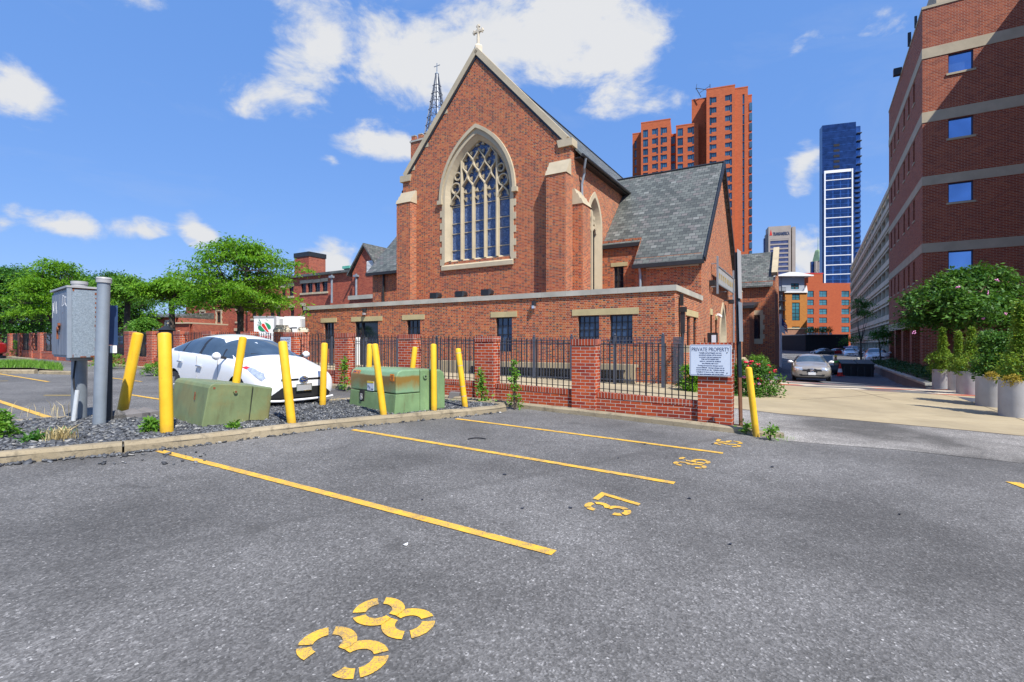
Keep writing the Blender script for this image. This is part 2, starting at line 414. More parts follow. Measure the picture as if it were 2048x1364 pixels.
M['teal_pane'] = glassy('teal_pane', (.04, .15, .19), .05, .6, .2)
M['curtain_glass'] = sheetglass('curtain_glass', (.09, .19, .42), mirror=.75)
M['curtain_dark'] = sheetglass('curtain_dark', (.04, .085, .21), mirror=.7)
M['concrete'] = plain('concrete', (.42, .40, .36), .9, 0, .18, 1.1, .004)
M['garage_concrete'] = plain('garage_concrete', (.60, .53, .40), .9, 0, .15, .6, .004)
M['void'] = plain('void', (.018, .018, .02), .9, 0, .2, 1)  # near-black; on the podium walls it carries painted shade
M['spire_metal'] = plain('spire_metal', (.15, .165, .19), .45, .3, .2, 3)
M['tan_stone'] = plain('tan_stone', (.35, .30, .26), .9, 0, .1, .2)
M['purple_glass'] = sheetglass('purple_glass', (.16, .16, .26), mirror=.55)
M['copper'] = plain('copper', (.30, .42, .22), .7, 0, .2, .5)
M['verdigris'] = plain('verdigris', (.12, .42, .32), .7, 0, .2, 2)
M['grey_siding'] = plain('grey_siding', (.30, .33, .38), .7, 0, .08, .5)
M['bark'] = plain('bark', (.055, .042, .034), .9, 0, .35, 5, .02)
M['pale_bark'] = plain('pale_bark', (.27, .17, .11), .8, 0, .3, 5, .01)
M['leaf_locust'] = leafmat('leaf_locust', (.03, .12, .008), (.075, .235, .012), (.19, .37, .02), .42)
M['leaf_dark'] = leafmat('leaf_dark', (.016, .065, .01), (.035, .13, .015), (.075, .21, .022), .3)
M['leaf_mid'] = leafmat('leaf_mid', (.03, .12, .012), (.075, .22, .02), (.16, .32, .035), .4)
M['leaf_myrtle'] = leafmat('leaf_myrtle', (.009, .05, .008), (.03, .115, .013), (.10, .22, .025), .25)
M['leaf_conifer'] = leafmat('leaf_conifer', (.035, .13, .012), (.10, .24, .02), (.26, .34, .035), .3)
M['leaf_cover'] = leafmat('leaf_cover', (.01, .05, .015), (.025, .09, .025), (.05, .13, .035), .2)
M['leaf_weed'] = leafmat('leaf_weed', (.04, .15, .012), (.10, .27, .02), (.2, .36, .05), .35)
M['leaf_gold'] = leafmat('leaf_gold', (.20, .15, .02), (.34, .25, .03), (.42, .34, .06), .3)
M['dry_grass'] = leafmat('dry_grass', (.50, .38, .18), (.62, .50, .26), (.70, .60, .34), .3)
M['petal_red'] = plain('petal_red', (.65, .02, .05), .5, 0, .3, 30)
M['petal_pink'] = plain('petal_pink', (.75, .25, .5), .5, 0, .2, 30)
M['rubber'] = plain('rubber', (.02, .02, .021), .8, 0, .2, 10)
M['alloy'] = plain('alloy', (.5, .51, .53), .3, .8, .1, 4)
M['chrome'] = plain('chrome', (.75, .76, .78), .12, 1., .05, 4)
M['car_white'] = plain('car_white', (.82, .83, .84), .25, 0, .02, 2, coat=.6)
M['car_beige'] = plain('car_beige', (.42, .37, .30), .3, .5, .05, 2, coat=.7)
M['car_red'] = plain('car_red', (.40, .015, .02), .25, 0, .05, 2, coat=.7)
M['car_grey'] = plain('car_grey', (.12, .13, .15), .3, .4, .05, 2, coat=.7)
M['car_glass'] = glassy('car_glass', (.05, .075, .10), .03, .5, 1.2, .9)
M['black_plastic'] = plain('black_plastic', (.018, .018, .019), .5, 0, .15, 6)
M['lamp_clear'] = plain('lamp_clear', (.62, .66, .7), .1, .55, .35, 18, coat=1)
M['lamp_red'] = plain('lamp_red', (.55, .02, .015), .15, 0, .1, 10, coat=1)
M['lamp_amber'] = plain('lamp_amber', (.7, .2, .02), .2, 0, .1, 10, coat=1)
M['plate_grey'] = plain('plate_grey', (.36, .36, .36), .5, 0, .1, 3)
M['ink'] = plain('ink', (.03, .05, .12), .6, 0, .1, 10)
M['sign_face'] = plain('sign_face', (.62, .68, .76), .4, 0, .04, 3)
M['red_paint'] = plain('red_paint', (.62, .03, .02), .5, 0, .08, 5)
M['green_paint'] = plain('green_paint', (.02, .25, .10), .5, 0, .08, 5)
M['gold'] = plain('gold', (.55, .36, .05), .4, .4, .25, 8)
M['blue_emblem'] = plain('blue_emblem', (.02, .05, .22), .3, .2, .05, 5)
M['orange_label'] = plain('orange_label', (.75, .24, .02), .6, 0, .2, 20)
M['yellow_label'] = plain('yellow_label', (.75, .55, .04), .6, 0, .1, 20)
M['hivis'] = plain('hivis', (.10, .75, .05), .7, 0, .1, 10)
M['skin'] = plain('skin', (.42, .24, .15), .6, 0, .08, 10)
M['cloth_dark'] = plain('cloth_dark', (.03, .035, .05), .9, 0, .2, 10)

def stained():
    m, t, bs = new_mat('stained_glass'); co = t.new('ShaderNodeTexCoord').outputs['Object']
    v = t.new('ShaderNodeTexVoronoi', {'Vector': co, 'Scale': 17.}, feature='DISTANCE_TO_EDGE')
    v2 = t.new('ShaderNodeTexVoronoi', {'Vector': co, 'Scale': 17.})
    cell = t.ramp(v2.outputs['Color'], [(0, (.006, .02, .08)), (.5, (.01, .045, .18)), (.8, (.015, .065, .24)), (1, (.10, .17, .32))])
    lead = t.maprange(v.outputs['Distance'], .03, .10)
    t.put(bs.inputs['Base Color'], t.mix(lead, (.20, .27, .38), cell)); bs.inputs['Roughness'].default_value = .25
    return m
M['stained_glass'] = stained()

def asphalt(name, base, patchy=.35, light=0.):
    m, t, bs = new_mat(name); co = t.new('ShaderNodeTexCoord').outputs['Object']
    big = t.noise(co, .35, 6, .6); mid = t.noise(co, 2.2, 6, .65, .4)
    sp = t.new('ShaderNodeTexVoronoi', {'Vector': co, 'Scale': 85.})
    sp2 = t.new('ShaderNodeTexVoronoi', {'Vector': co, 'Scale': 38.})
    fine = t.noise(co, 170, 3, .7)
    grit = t.ramp(sp.outputs['Color'], [(0, (.22, .22, .22)), (.55, (.8, .8, .81)), (.82, (1.25, 1.25, 1.27)), (.93, (2.3, 2.3, 2.32)), (1, (4.2, 4.2, 4.2))])
    grit2 = t.ramp(sp2.outputs['Color'], [(0, (.62, .62, .62)), (.5, (1, 1, 1)), (.9, (1.2, 1.2, 1.2)), (1, (1.9, 1.9, 1.9))])
    c = t.mix(t.maprange(big, .36, .66), tuple(x*(1-patchy) for x in base), tuple(x*(1+patchy*.6) for x in base))
    c = t.mix(t.math('MULTIPLY', t.maprange(mid, .46, .72), .35), c, tuple(x*.5 for x in base))
    c = t.mix(.8, c, grit, 'MULTIPLY'); c = t.mix(.6, c, grit2, 'MULTIPLY')
    c = t.mix(t.math('MULTIPLY', t.maprange(fine, .35, .65), .55), c, tuple(x*.35 for x in base))
    # cracks and oil marks
    cr = t.new('ShaderNodeTexVoronoi', {'Vector': t.vmath('ADD', co, t.vmath('MULTIPLY', t.vmath('SUBTRACT', t.new('ShaderNodeTexNoise', {'Vector': co, 'Scale': 1.3, 'Detail': 5.}).outputs['Color'], (.5, .5, .5)), (1.1, 1.1, 1.1))), 'Scale': .23}, feature='DISTANCE_TO_EDGE')
    line = t.math('SUBTRACT', 1., t.maprange(cr.outputs['Distance'], .0012, .006))
    c = t.mix(t.math('MULTIPLY', t.math('MULTIPLY', line, .55), t.maprange(mid, .47, .6)), c, tuple(x*.25 for x in base))
    oil = t.math('MULTIPLY', t.maprange(t.noise(co, .8, 3, .5, .8), .66, .76), .55)
    c = t.mix(oil, c, tuple(x*.3 for x in base))
    dr = t.new('ShaderNodeTexVoronoi', {'Vector': t.vmath('ADD', co, t.vmath('MULTIPLY', t.new('ShaderNodeTexNoise', {'Vector': co, 'Scale': 5., 'Detail': 4.}).outputs['Color'], (.12, .12, 0.))), 'Scale': .62})
    rad = t.maprange(t.new('ShaderNodeSeparateXYZ', {0: dr.outputs['Color']}).outputs[0], .45, 1., 0.0, .16)
    drip = t.math('SUBTRACT', 1., t.maprange(t.math('SUBTRACT', dr.outputs['Distance'], rad), -.05, .03, smooth=True))
    c = t.mix(t.math('MULTIPLY', drip, .5), c, tuple(x*.25 for x in base))
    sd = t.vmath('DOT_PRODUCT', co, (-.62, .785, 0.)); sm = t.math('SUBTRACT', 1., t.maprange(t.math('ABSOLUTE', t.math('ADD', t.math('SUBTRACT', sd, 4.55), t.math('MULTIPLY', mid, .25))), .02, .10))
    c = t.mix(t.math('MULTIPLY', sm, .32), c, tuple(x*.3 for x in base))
    t.put(bs.inputs['Base Color'], c); bs.inputs['Roughness'].default_value = .85
    bs.inputs['Specular IOR Level'].default_value = .35
    bump(t, bs, t.math('ADD', t.math('MULTIPLY', sp.outputs['Distance'], 1.), t.math('MULTIPLY', fine, .6)), .004, .7)
    return m
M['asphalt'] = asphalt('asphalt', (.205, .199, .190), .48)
M['asphalt_pale'] = asphalt('asphalt_pale', (.36, .34, .31), .75)
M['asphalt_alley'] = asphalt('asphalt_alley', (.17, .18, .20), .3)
def slab(name, c, spots=0.):
    m, t, bs = new_mat(name); co = t.new('ShaderNodeTexCoord').outputs['Object']
    big = t.noise(co, .5, 7, .65, .5); mid = t.noise(t.vmath('MULTIPLY', co, (1, 2.5, 1)), 1.5, 6, .7, .8); fine = t.noise(co, 60, 3, .6)
    k = t.mix(t.maprange(big, .35, .68), tuple(x*.72 for x in c), tuple(x*1.12 for x in c))
    k = t.mix(t.math('MULTIPLY', t.maprange(mid, .5, .75), .45), k, (c[0]*.6, c[1]*.55, c[2]*.42))
    k = t.mix(t.math('MULTIPLY', fine, .4), k, tuple(x*.6 for x in c))
    if spots:
        k = t.mix(t.math('MULTIPLY', t.maprange(t.noise(co, 6, 8, .72, .4), .50, .66), spots), k, tuple(x*.28 for x in c))
        k = t.mix(t.math('MULTIPLY', t.maprange(t.noise(co, 85, 2, .5), .62, .70), .6), k, (.10, .09, .08))
    t.put(bs.inputs['Base Color'], k); bs.inputs['Roughness'].default_value = .9
    bump(t, bs, fine, .003)
    return m
M['apron'] = slab('apron', (.40, .325, .20))
M['kerb'] = slab('kerb', (.37, .305, .20), .75)
M['pad'] = slab('pad', (.48, .45, .38))
M['walk'] = slab('walk', (.44, .36, .23))
M['paver'] = brick('paver', [(0, (.10, .10, .10)), (.36, (.14, .14, .14)), (.38, (.42, .09, .035)), (.68, (.50, .12, .05)), (.70, (.58, .52, .40)), (1, (.66, .58, .44))], (.3, .28, .24), 1.6, .55, .03, bmp=.004, weather=.3)
def yellow_paint():
    m, t, bs = new_mat('yellow_line_paint'); co = t.new('ShaderNodeTexCoord').outputs['Object']
    sp = t.new('ShaderNodeTexVoronoi', {'Vector': co, 'Scale': 85.}); wear = t.noise(co, 9, 6, .7); fine = t.noise(co, 130, 3, .7)
    w = t.math('ADD', t.math('MULTIPLY', fine, .8), t.math('MULTIPLY', wear, .75))
    c = t.mix(t.maprange(t.noise(co, 3, 4), .3, .7), (.72, .40, .028), (.80, .47, .04))
    c = t.mix(t.math('MULTIPLY', t.maprange(w, .71, .93), .85), c, (.14, .13, .115))
    t.put(bs.inputs['Base Color'], c); bs.inputs['Roughness'].default_value = .7
    bump(t, bs, sp.outputs['Distance'], .003, .6)
    return m
M['line_paint'] = yellow_paint()
M['faded_paint'] = slab('faded_paint', (.50, .37, .12))
def bollard_paint():
    m, t, bs = new_mat('bollard_yellow'); co = t.new('ShaderNodeTexCoord').outputs['Object']
    n = t.noise(co, 3, 6, .65); s = t.noise(t.vmath('MULTIPLY', co, (1, 1, .25)), 14, 5, .7)
    c = t.mix(t.maprange(n, .35, .7), (.74, .42, .015), (.84, .52, .025))
    c = t.mix(t.math('MULTIPLY', t.maprange(s, .60, .75), .5), c, (.45, .25, .04))
    c = t.mix(t.math('MULTIPLY', t.maprange(t.noise(co, 22, 4, .7), .68, .74), .8), c, (.10, .06, .03))
    t.put(bs.inputs['Base Color'], c); bs.inputs['Roughness'].default_value = .45
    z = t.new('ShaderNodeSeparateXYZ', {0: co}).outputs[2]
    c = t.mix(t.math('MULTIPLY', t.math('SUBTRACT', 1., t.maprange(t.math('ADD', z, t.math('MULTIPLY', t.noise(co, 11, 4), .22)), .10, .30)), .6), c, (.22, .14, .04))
    c = t.mix(t.math('MULTIPLY', t.maprange(t.noise(t.vmath('MULTIPLY', co, (1, 1, .5)), 7, 5, .7), .60, .68), .45), c, (.62, .40, .10))
    t.put(bs.inputs['Base Color'], c)
    bump(t, bs, n, .004, .4)
    return m
M['bollard'] = bollard_paint()
def weathered_green(name, c, rust):
    m, t, bs = new_mat(name); co = t.new('ShaderNodeTexCoord').outputs['Object']
    n = t.noise(co, 2.4, 6, .65, .3); s = t.noise(t.vmath('MULTIPLY', co, (1, 1, .2)), 9, 5, .7)
    k = t.mix(t.maprange(n, .3, .7), tuple(x*.78 for x in c), tuple(x*1.2 for x in c))
    k = t.mix(t.math('MULTIPLY', t.maprange(s, .52, .75), .5), k, (.10, .085, .035))
    r = t.math('MULTIPLY', t.maprange(t.noise(co, 1.8, 5, .6), .5, .62), rust)
    k = t.mix(r, k, (.26, .13, .02))
    t.put(bs.inputs['Base Color'], k); bs.inputs['Roughness'].default_value = .5
    return m
M['green_olive'] = weathered_green('green_olive', (.17, .215, .10), .25)
M['green_box'] = weathered_green('green_box', (.17, .275, .125), .0)
def rusty_hood():
    m, t, bs = new_mat('green_hood'); co = t.new('ShaderNodeTexCoord').outputs['Object']
    z = t.new('ShaderNodeSeparateXYZ', {0: co}).outputs[2]
    n = t.noise(t.vmath('MULTIPLY', co, (1, 1, .5)), 4, 6, .65, .3)
    k = t.mix(t.maprange(n, .3, .7), (.16, .27, .14), (.21, .35, .20))
    band = t.math('MULTIPLY', t.maprange(t.math('ADD', z, t.math('MULTIPLY', t.math('SUBTRACT', n, .5), .5)), .40, .58), t.math('SUBTRACT', 1., t.maprange(t.math('ADD', z, t.math('MULTIPLY', n, .06)), .70, .735)))
    k = t.mix(t.math('MULTIPLY', band, .92), k, (.22, .115, .012))
    t.put(bs.inputs['Base Color'], k); bs.inputs['Roughness'].default_value = .45
    return m
M['green_hood'] = rusty_hood()
def galvanised():
    m, t, bs = new_mat('galvanised_steel'); co = t.new('ShaderNodeTexCoord').outputs['Object']
    v = t.new('ShaderNodeTexVoronoi', {'Vector': co, 'Scale': 38.}); n = t.noise(co, 60, 4, .7)
    k = t.mix(t.maprange(n, .35, .65), (.19, .24, .285), (.36, .42, .47)); k = t.mix(.35, k, t.ramp(v.outputs['Color'], [(0, (.5, .5, .5)), (1, (1.2, 1.2, 1.2))]), 'MULTIPLY')
    t.put(bs.inputs['Base Color'], k); bs.inputs['Roughness'].default_value = .55; bs.inputs['Metallic'].default_value = .35
    return m
M['galvanised'] = galvanised()
def door_steel():
    m, t, bs = new_mat('cabinet_door_steel'); co = t.new('ShaderNodeTexCoord').outputs['Object']
    n = t.noise(t.vmath('MULTIPLY', co, (3, 3, .6)), 4, 6, .65); k = t.mix(t.maprange(n, .35, .7), (.17, .19, .22), (.28, .30, .33))
    k = t.mix(t.math('MULTIPLY', t.maprange(t.noise(t.vmath('MULTIPLY', co, (3, 3, .8)), 9, 5, .7), .62, .72), .7), k, (.62, .62, .60))
    k = t.mix(t.math('MULTIPLY', t.maprange(t.noise(co, 7, 5, .7), .64, .70), .8), k, (.18, .06, .03))
    t.put(bs.inputs['Base Color'], k); bs.inputs['Roughness'].default_value = .5; bs.inputs['Metallic'].default_value = .3
    return m
M['door_steel'] = door_steel()
M['rust'] = plain('rust', (.20, .06, .025), .9, 0, .4, 12)
def stonemat():
    m, t, bs = new_mat('gravel_stone'); g = t.new('ShaderNodeNewGeometry')
    col = t.ramp(g.outputs['Random Per Island'], [(0, (.035, .038, .045)), (.35, (.075, .082, .095)), (.7, (.14, .15, .165)), (.93, (.23, .24, .25)), (1, (.45, .44, .41))])
    co = t.new('ShaderNodeTexCoord').outputs['Object']
    t.put(bs.inputs['Base Color'], t.mix(t.math('MULTIPLY', t.noise(co, 30, 4), .6), col, (.5, .48, .45), 'MULTIPLY')); bs.inputs['Roughness'].default_value = .75
    return m
M['gravel_stone'] = stonemat()
M['gravel_bed'] = slab('gravel_bed', (.12, .125, .13))
M['soil'] = slab('soil', (.10, .075, .05))
M['lawn'] = slab('lawn', (.06, .11, .03))
M['planter'] = slab('planter', (.47, .455, .44))
M['rubble'] = slab('rubble', (.17, .16, .16))
M['post_dark'] = plain('post_dark', (.012, .022, .03), .4, .3, .2, 3)
M['post_rust'] = plain('post_rust', (.16, .07, .035), .7, .2, .3, 8)
M['conduit'] = plain('conduit', (.50, .53, .55), .5, .1, .1, 5)
M['blue_box'] = plain('blue_box', (.02, .05, .13), .5, .1, .15, 4)
M['yellow_block'] = slab('yellow_block', (.52, .42, .06))
# ------------------------------------------------------------------ ground, kerbs, markings
def ground():
    def lines(lo, hi): return [-900, -500, -280, -160, -100, -70, -50, -40] + [lo+.5*i for i in range(int((hi-lo)/.5)+1)] + [60, 75, 100, 150, 240, 400, 700, 1200]
    xs = np.array(lines(-32, 34)); ys = np.array(sorted(set([-60, -30, -15]+[-6+.5*i for i in range(109)]+[60, 75, 100, 150, 240, 400, 700, 1500])))
    V = np.array([(x, y, gz(x, y)) for y in ys for x in xs]); nx = len(xs)
    ii = np.array([(j*nx+i, j*nx+i+1, (j+1)*nx+i+1, (j+1)*nx+i) for j in range(len(ys)-1) for i in range(nx-1)])
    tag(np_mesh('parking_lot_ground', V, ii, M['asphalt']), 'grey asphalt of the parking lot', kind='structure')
ground()
def clip_grid(bm, step=.5):
    xs = [v.co.x for v in bm.verts]; ys = [v.co.y for v in bm.verts]
    for ax, lo, hi in ((0, min(xs), max(xs)), (1, min(ys), max(ys))):
        k = math.ceil(lo/step)
        while k*step < hi:
            p = [0, 0, 0]; p[ax] = k*step; n = [0, 0, 0]; n[ax] = 1
            bmesh.ops.bisect_plane(bm, geom=bm.verts[:]+bm.edges[:]+bm.faces[:], dist=1e-5, plane_co=p, plane_no=n); k += 1
def sheet(name, polys, dz, mat, parent=None, step=.5):
    """flat pieces draped on the ground dz above it; polys are lists of (x, y)"""
    bm = bmesh.new()
    for P in polys:
        vs = [bm.verts.new((p[0], p[1], 0)) for p in P]
        if len(P) > 4:
            tr = tessellate_polygon([[Vector((p[0], p[1], 0)) for p in P]])
            for t in tr: bm.faces.new([vs[i] for i in t])
        else: bm.faces.new(vs)
    clip_grid(bm, step)
    for v in bm.verts: v.co.z = gz(v.co.x, v.co.y)+dz
    bmesh.ops.recalc_face_normals(bm, faces=bm.faces[:])
    for f in bm.faces:
        if f.normal.z < 0: f.normal_flip()
    me = bpy.data.meshes.new(name); bm.to_mesh(me); bm.free(); me.materials.append(mat); box_uv(me)
    o = bpy.data.objects.new(name, me); COL.objects.link(o)
    if parent: o.parent = parent
    return o
def P2(*pp): return [tuple(G(x, y)[:2]) for x, y in pp]

# apron, paving band, alley, courtyard
g = grid_world
apron = P2((1430, 812), (1560, 828), (1700, 840), (1930, 861), (2120, 880))+[tuple(g(14, -4.5)), tuple(g(13.5, 3.4)), tuple(g(.3, 3.4)), tuple(g(-.6, -2.5))]
tag(sheet('concrete_apron', [apron], .005, M['apron']), 'tan concrete driveway apron', kind='structure')
tag(sheet('rough_strip', [P2((1572, 882), (1480, 862), (1430, 812), (1560, 828), (1700, 840), (1930, 861), (2120, 880), (2120, 935), (1800, 900))], .0045, M['asphalt_pale']), 'pale worn asphalt strip before the apron', kind='structure')
for k, (a_, b_) in enumerate((((1430, 812), (1560, 828)), ((1560, 828), (1700, 840)), ((1700, 840), (1930, 861)), ((1930, 861), (2120, 880)), ((1850, 783), (1932, 800)), ((1932, 800), (2060, 846)), ((1600, 800), (1850, 783)), ((1700, 778), (1782, 800)))):
    p_ = Vector(G(*a_)[:2]); q_ = Vector(G(*b_)[:2]); n_ = Vector((-(q_-p_).y, (q_-p_).x)).normalized()*(.028 if k < 4 else .012)
    tag(sheet('pavement_joint', [[tuple(p_-n_), tuple(q_-n_), tuple(q_+n_), tuple(p_+n_)]], .0075, M['soil']), 'dark joint in the concrete apron', kind='structure')
tag(sheet('paver_band', [[tuple(g(1.0, 3.4)), tuple(g(13.5, 3.4)), tuple(g(13.5, 7.4)), tuple(g(1.0, 7.4))]], .006, M['paver']), 'band of grey, red and cream pavers', kind='structure')
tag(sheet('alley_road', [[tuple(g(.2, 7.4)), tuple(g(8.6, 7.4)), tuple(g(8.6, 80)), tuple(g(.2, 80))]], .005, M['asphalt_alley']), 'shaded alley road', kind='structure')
tag(sheet('church_walk', [[tuple(g(-22, -1.9)), tuple(g(.3, -2.6)), tuple(g(.3, -.02)), tuple(g(-22, -.02))]], .006, M['walk']), 'tan walk along the church annex', kind='structure')
tag(sheet('side_yard', [[tuple(g(-.1, 0)), tuple(g(1.0, 0)), tuple(g(1.0, 26)), tuple(g(-.1, 26))]], .009, M['soil']), 'planted strip beside the church', kind='structure')
A0 = G(1465, 860); WD = Vector((-.858, .513)); WN = Vector((-.513, -.858))     # the fence wall runs from A0 along WD; WN faces the lot
W1 = Vector(A0[:2])+WD*18.; WD2 = Vector((-math.cos(R(35)), math.sin(R(35)))); WN2 = Vector((-WD2.y, WD2.x))
def wall_pt(L, off=0.):
    if L <= 18: p = Vector(A0[:2])+WD*L+WN*off
    else: p = W1+WD2*(L-18)+WN2*off
    return p
def px_L(px):
    u = (px-CX)/F; L = (A0.x-u*A0.y)/(.858+u*.513)
    if L > 18: L = 18+(W1.x-u*W1.y)/(-WD2.x+u*WD2.y)
    return L
lawn = [tuple(wall_pt(L, -.25)) for L in (4, 12, 18, 26, 40)]+[tuple(wall_pt(40, -3)), tuple(wall_pt(26, -3)), tuple(wall_pt(18, -2.5)), tuple(g(-22, -1.9)), tuple(g(-8, -1.9))]
tag(sheet('churchyard_path', [[tuple(wall_pt(L, -.3)) for L in (.2, 6, 12, 18)]+[tuple(g(-22, -1.9)), tuple(g(.3, -2.6)), tuple(g(1, -3.5))]], .005, M['walk']), 'pale paved yard behind the brick fence', kind='structure')

def kerb(name, pts, w, h, label, top=None, closed=False):
    """swept kerb following the ground; pts are its foot on the road side, the kerb lies to the left of the walk"""
    P = [Vector(p) for p in pts]; out = []
    for a, b in zip(P, P[1:]):
        n = max(1, int((b-a).length/.3)); out += [a+(b-a)*i/n for i in range(n)]
    out.append(P[-1]); m = MB(); n = len(out); rng = random.Random(3)
    prof = [(0, -.05), (.004, h*.72), (.03, h), (w-.02, h), (w, h*.85), (w, -.05)]
    b0 = 0
    for i, p in enumerate(out):
        d = (out[min(i+1, n-1)]-out[max(i-1, 0)]).normalized(); nn = Vector((-d.y, d.x))
        j = rng.uniform(-.006, .006)
        for o, z in prof:
            q = p+nn*(o+j); m.v.append((q.x, q.y, gz(q.x, q.y)+z+(rng.uniform(-.005, .005) if z > 0 else 0)))
    k = len(prof)
    for i in range(n-1):
        for j in range(k-1): m.f.append([i*k+j, (i+1)*k+j, (i+1)*k+j+1, i*k+j+1]); m.mi.append(0)
    m.f.append(list(range(k))); m.f.append([(n-1)*k+j for j in range(k)][::-1]); m.mi += [0, 0]
    return tag(m.build(name, M['kerb']), label, kind='structure')
KN = P2((-220, 956), (0, 930), (244, 907)); KN2 = P2((249, 906.5), (420, 888), (640, 860), (905, 835), (1000, 825))
KT = P2((1000, 825), (1013, 822), (1011, 817), (1000, 815.5))
KF = P2((1000, 815.5), (880, 806), (697, 806), (530, 822), (300, 838), (107, 848), (0, 857), (-200, 874))
kerb('island_kerb', KN, .17, .13, 'concrete kerb of the gravel island, left length')
kerb('island_kerb', KN2+KT[1:], .17, .13, 'concrete kerb of the gravel island, long near length')
kerb('island_kerb', KF, .13, .12, 'concrete kerb of the gravel island, far side')
kerb('fence_kerb', [tuple(wall_pt(L, .30)) for L in (-1.15, -.2, 4, 9, 14, 18, 24, 31)][::-1], .16, .11, 'concrete kerb along the foot of the brick fence') if False else None
kerb('fence_kerb', [tuple(wall_pt(L, .32)) for L in (31, 24, 18, 14, 9, 4, -.38)][::1], .17, .11, 'concrete kerb along the foot of the brick fence')
kerb('fence_kerb', [tuple(wall_pt(-.40, .32)), tuple(wall_pt(-.62, .31)), tuple(wall_pt(-.84, .27))], .17, .075, 'broken end piece of the concrete kerb')
tag(sheet('fence_strip', [[tuple(wall_pt(L, .17)) for L in (-.36, 9, 18, 31)]+[tuple(wall_pt(L, -.2)) for L in (31, 18, 9, -.36)]], .09, M['soil']), 'dirt strip at the foot of the brick fence', kind='structure')

# gravel island
ISL = KN+KN2[1:]+KT[1:]+KF[1:]
def inside(P, poly):
    x, y = P[:, 0], P[:, 1]; c = np.zeros(len(P), bool); n = len(poly)
    for i in range(n):
        x1, y1 = poly[i]; x2, y2 = poly[(i+1) % n]
        k = ((y1 > y) != (y2 > y)) & (x < (x2-x1)*(y-y1)/(y2-y1+1e-12)+x1); c ^= k
    return c
tag(sheet('gravel_bed', [ISL], .085, M['gravel_bed']), 'dark bed under the loose stones', kind='structure')
def stones(name, P, Z, size, label):
    n = len(P); base = np.array([(x, y, z) for x in (-1, 1) for y in (-1, 1) for z in (-1, 1)], float)
    fc = np.array([(0, 1, 3, 2), (4, 6, 7, 5), (0, 4, 5, 1), (2, 3, 7, 6), (0, 2, 6, 4), (1, 5, 7, 3)])
    V = base[None]*RNG.uniform(.45, 1.0, (n, 8, 3)); sc = size*RNG.uniform(.5, 1.25, (n, 1)); asp = np.concatenate([RNG.uniform(.7, 1.3, (n, 2)), RNG.uniform(.3, .6, (n, 1))], 1)
    V = V*(sc*asp)[:, None, :]
    t = RNG.uniform(-.5, .5, (n, 2)); a = RNG.uniform(0, 6.28, n)
    V[:, :, 2] += V[:, :, 0]*t[:, :1]+V[:, :, 1]*t[:, 1:]
    ca, sa = np.cos(a)[:, None], np.sin(a)[:, None]
    X = V[:, :, 0]*ca-V[:, :, 1]*sa; Y = V[:, :, 0]*sa+V[:, :, 1]*ca
    V = np.stack([X+P[:, :1], Y+P[:, 1:2], V[:, :, 2]+Z[:, None]], 2)
    Fc = (np.arange(n)[:, None, None]*8+fc[None]).reshape(-1, 4)
    return tag(np_mesh(name, V.reshape(-1, 3), Fc, M['gravel_stone']), label, 'gravel', kind='stuff')
def edge_dist(P, path):
    d = np.full(len(P), 9.)
    for a, b in zip(path, path[1:]):
        a = np.array(a); v = np.array(b)-a; t = np.clip(((P-a)@v)/(v@v+1e-9), 0, 1); d = np.minimum(d, np.linalg.norm(P-a-t[:, None]*v, axis=1))
    return d
def make_gravel():
    lo = np.min(ISL, 0); hi = np.max(ISL, 0)
    P = RNG.uniform(lo, hi, (90000, 2)); P = P[inside(P, ISL)]; P = P[(edge_dist(P, KN+KN2+KT[1:]) > .185) & (edge_dist(P, KF) > .15)]
    dist = np.hypot(P[:, 0], P[:, 1]); keep = RNG.random(len(P)) < np.clip(2.6-dist*.12, .5, 1.); P = P[keep][:30000]
    Z = np.array([gz(x, y) for x, y in P])+.095+RNG.uniform(0, .025, len(P))
    # spilled over the kerb foot and strewn on the asphalt
    S = []
    path = [Vector(p) for p in KN+KN2]
    for a, b in zip(path, path[1:]):
        d = (b-a); L = d.length; d.normalize(); nn = Vector((d.y, -d.x))
        dens = 75 if a.x < -4.5 else 26
        for _ in range(int(L*dens)):
            q = a+d*random.uniform(0, L)+nn*(.01+abs(random.gauss(0, .05 if dens > 50 else .035))); S.append(q)
    for _ in range(40): S.append(Vector(G(random.uniform(150, 420), random.uniform(905, 930))[:2]))
    S = np.array([(p.x, p.y) for p in S]); ZS = np.array([gz(x, y) for x, y in S])+.012
    size = np.concatenate([np.where(P[:, 0] < -3.9, RNG.uniform(.016, .036, len(P)), RNG.uniform(.012, .022, len(P))), RNG.uniform(.012, .03, len(S))])
    stones('gravel', np.concatenate([P, S]), np.concatenate([Z, ZS]), size[:, None], 'loose blue grey crushed stone filling the kerbed island')
make_gravel()

# painted lines and stall numbers
def stripe(a, b, w, label, group='yellow parking stall lines', mat='line_paint'):
    a = Vector(G(*a)[:2]); b = Vector(G(*b)[:2]); d = (b-a).normalized(); n = Vector((-d.y, d.x))*(w/2)
    k = (b-a).length; cut = d*(-w*.35)
    return tag(sheet('parking_line', [[tuple(a-n), tuple(b-n), tuple(b+n), tuple(a+n)]], .007, M[mat]), label, 'parking line', group)
stripe((318, 902), (1108, 1107), .098, 'yellow stall line from the kerb beside the stall marked 38')
stripe((706, 860), (1349, 967), .105, 'yellow stall line between the numbers 37 and 36')
stripe((912, 838), (1446, 907), .105, 'yellow stall line between the numbers 36 and 35')
stripe((-90, 775), (135, 848), .105, 'yellow line that runs under the galvanised cabinet')
stripe((-60, 739), (97, 764), .10, 'yellow line beside the small grassy island')
stripe((205, 754), (283, 763.5), .09, 'short pale yellow line crossing the grey pole')
stripe((262, 790), (322, 799.5), .10, 'yellow line behind the upright bollard at the kerb')
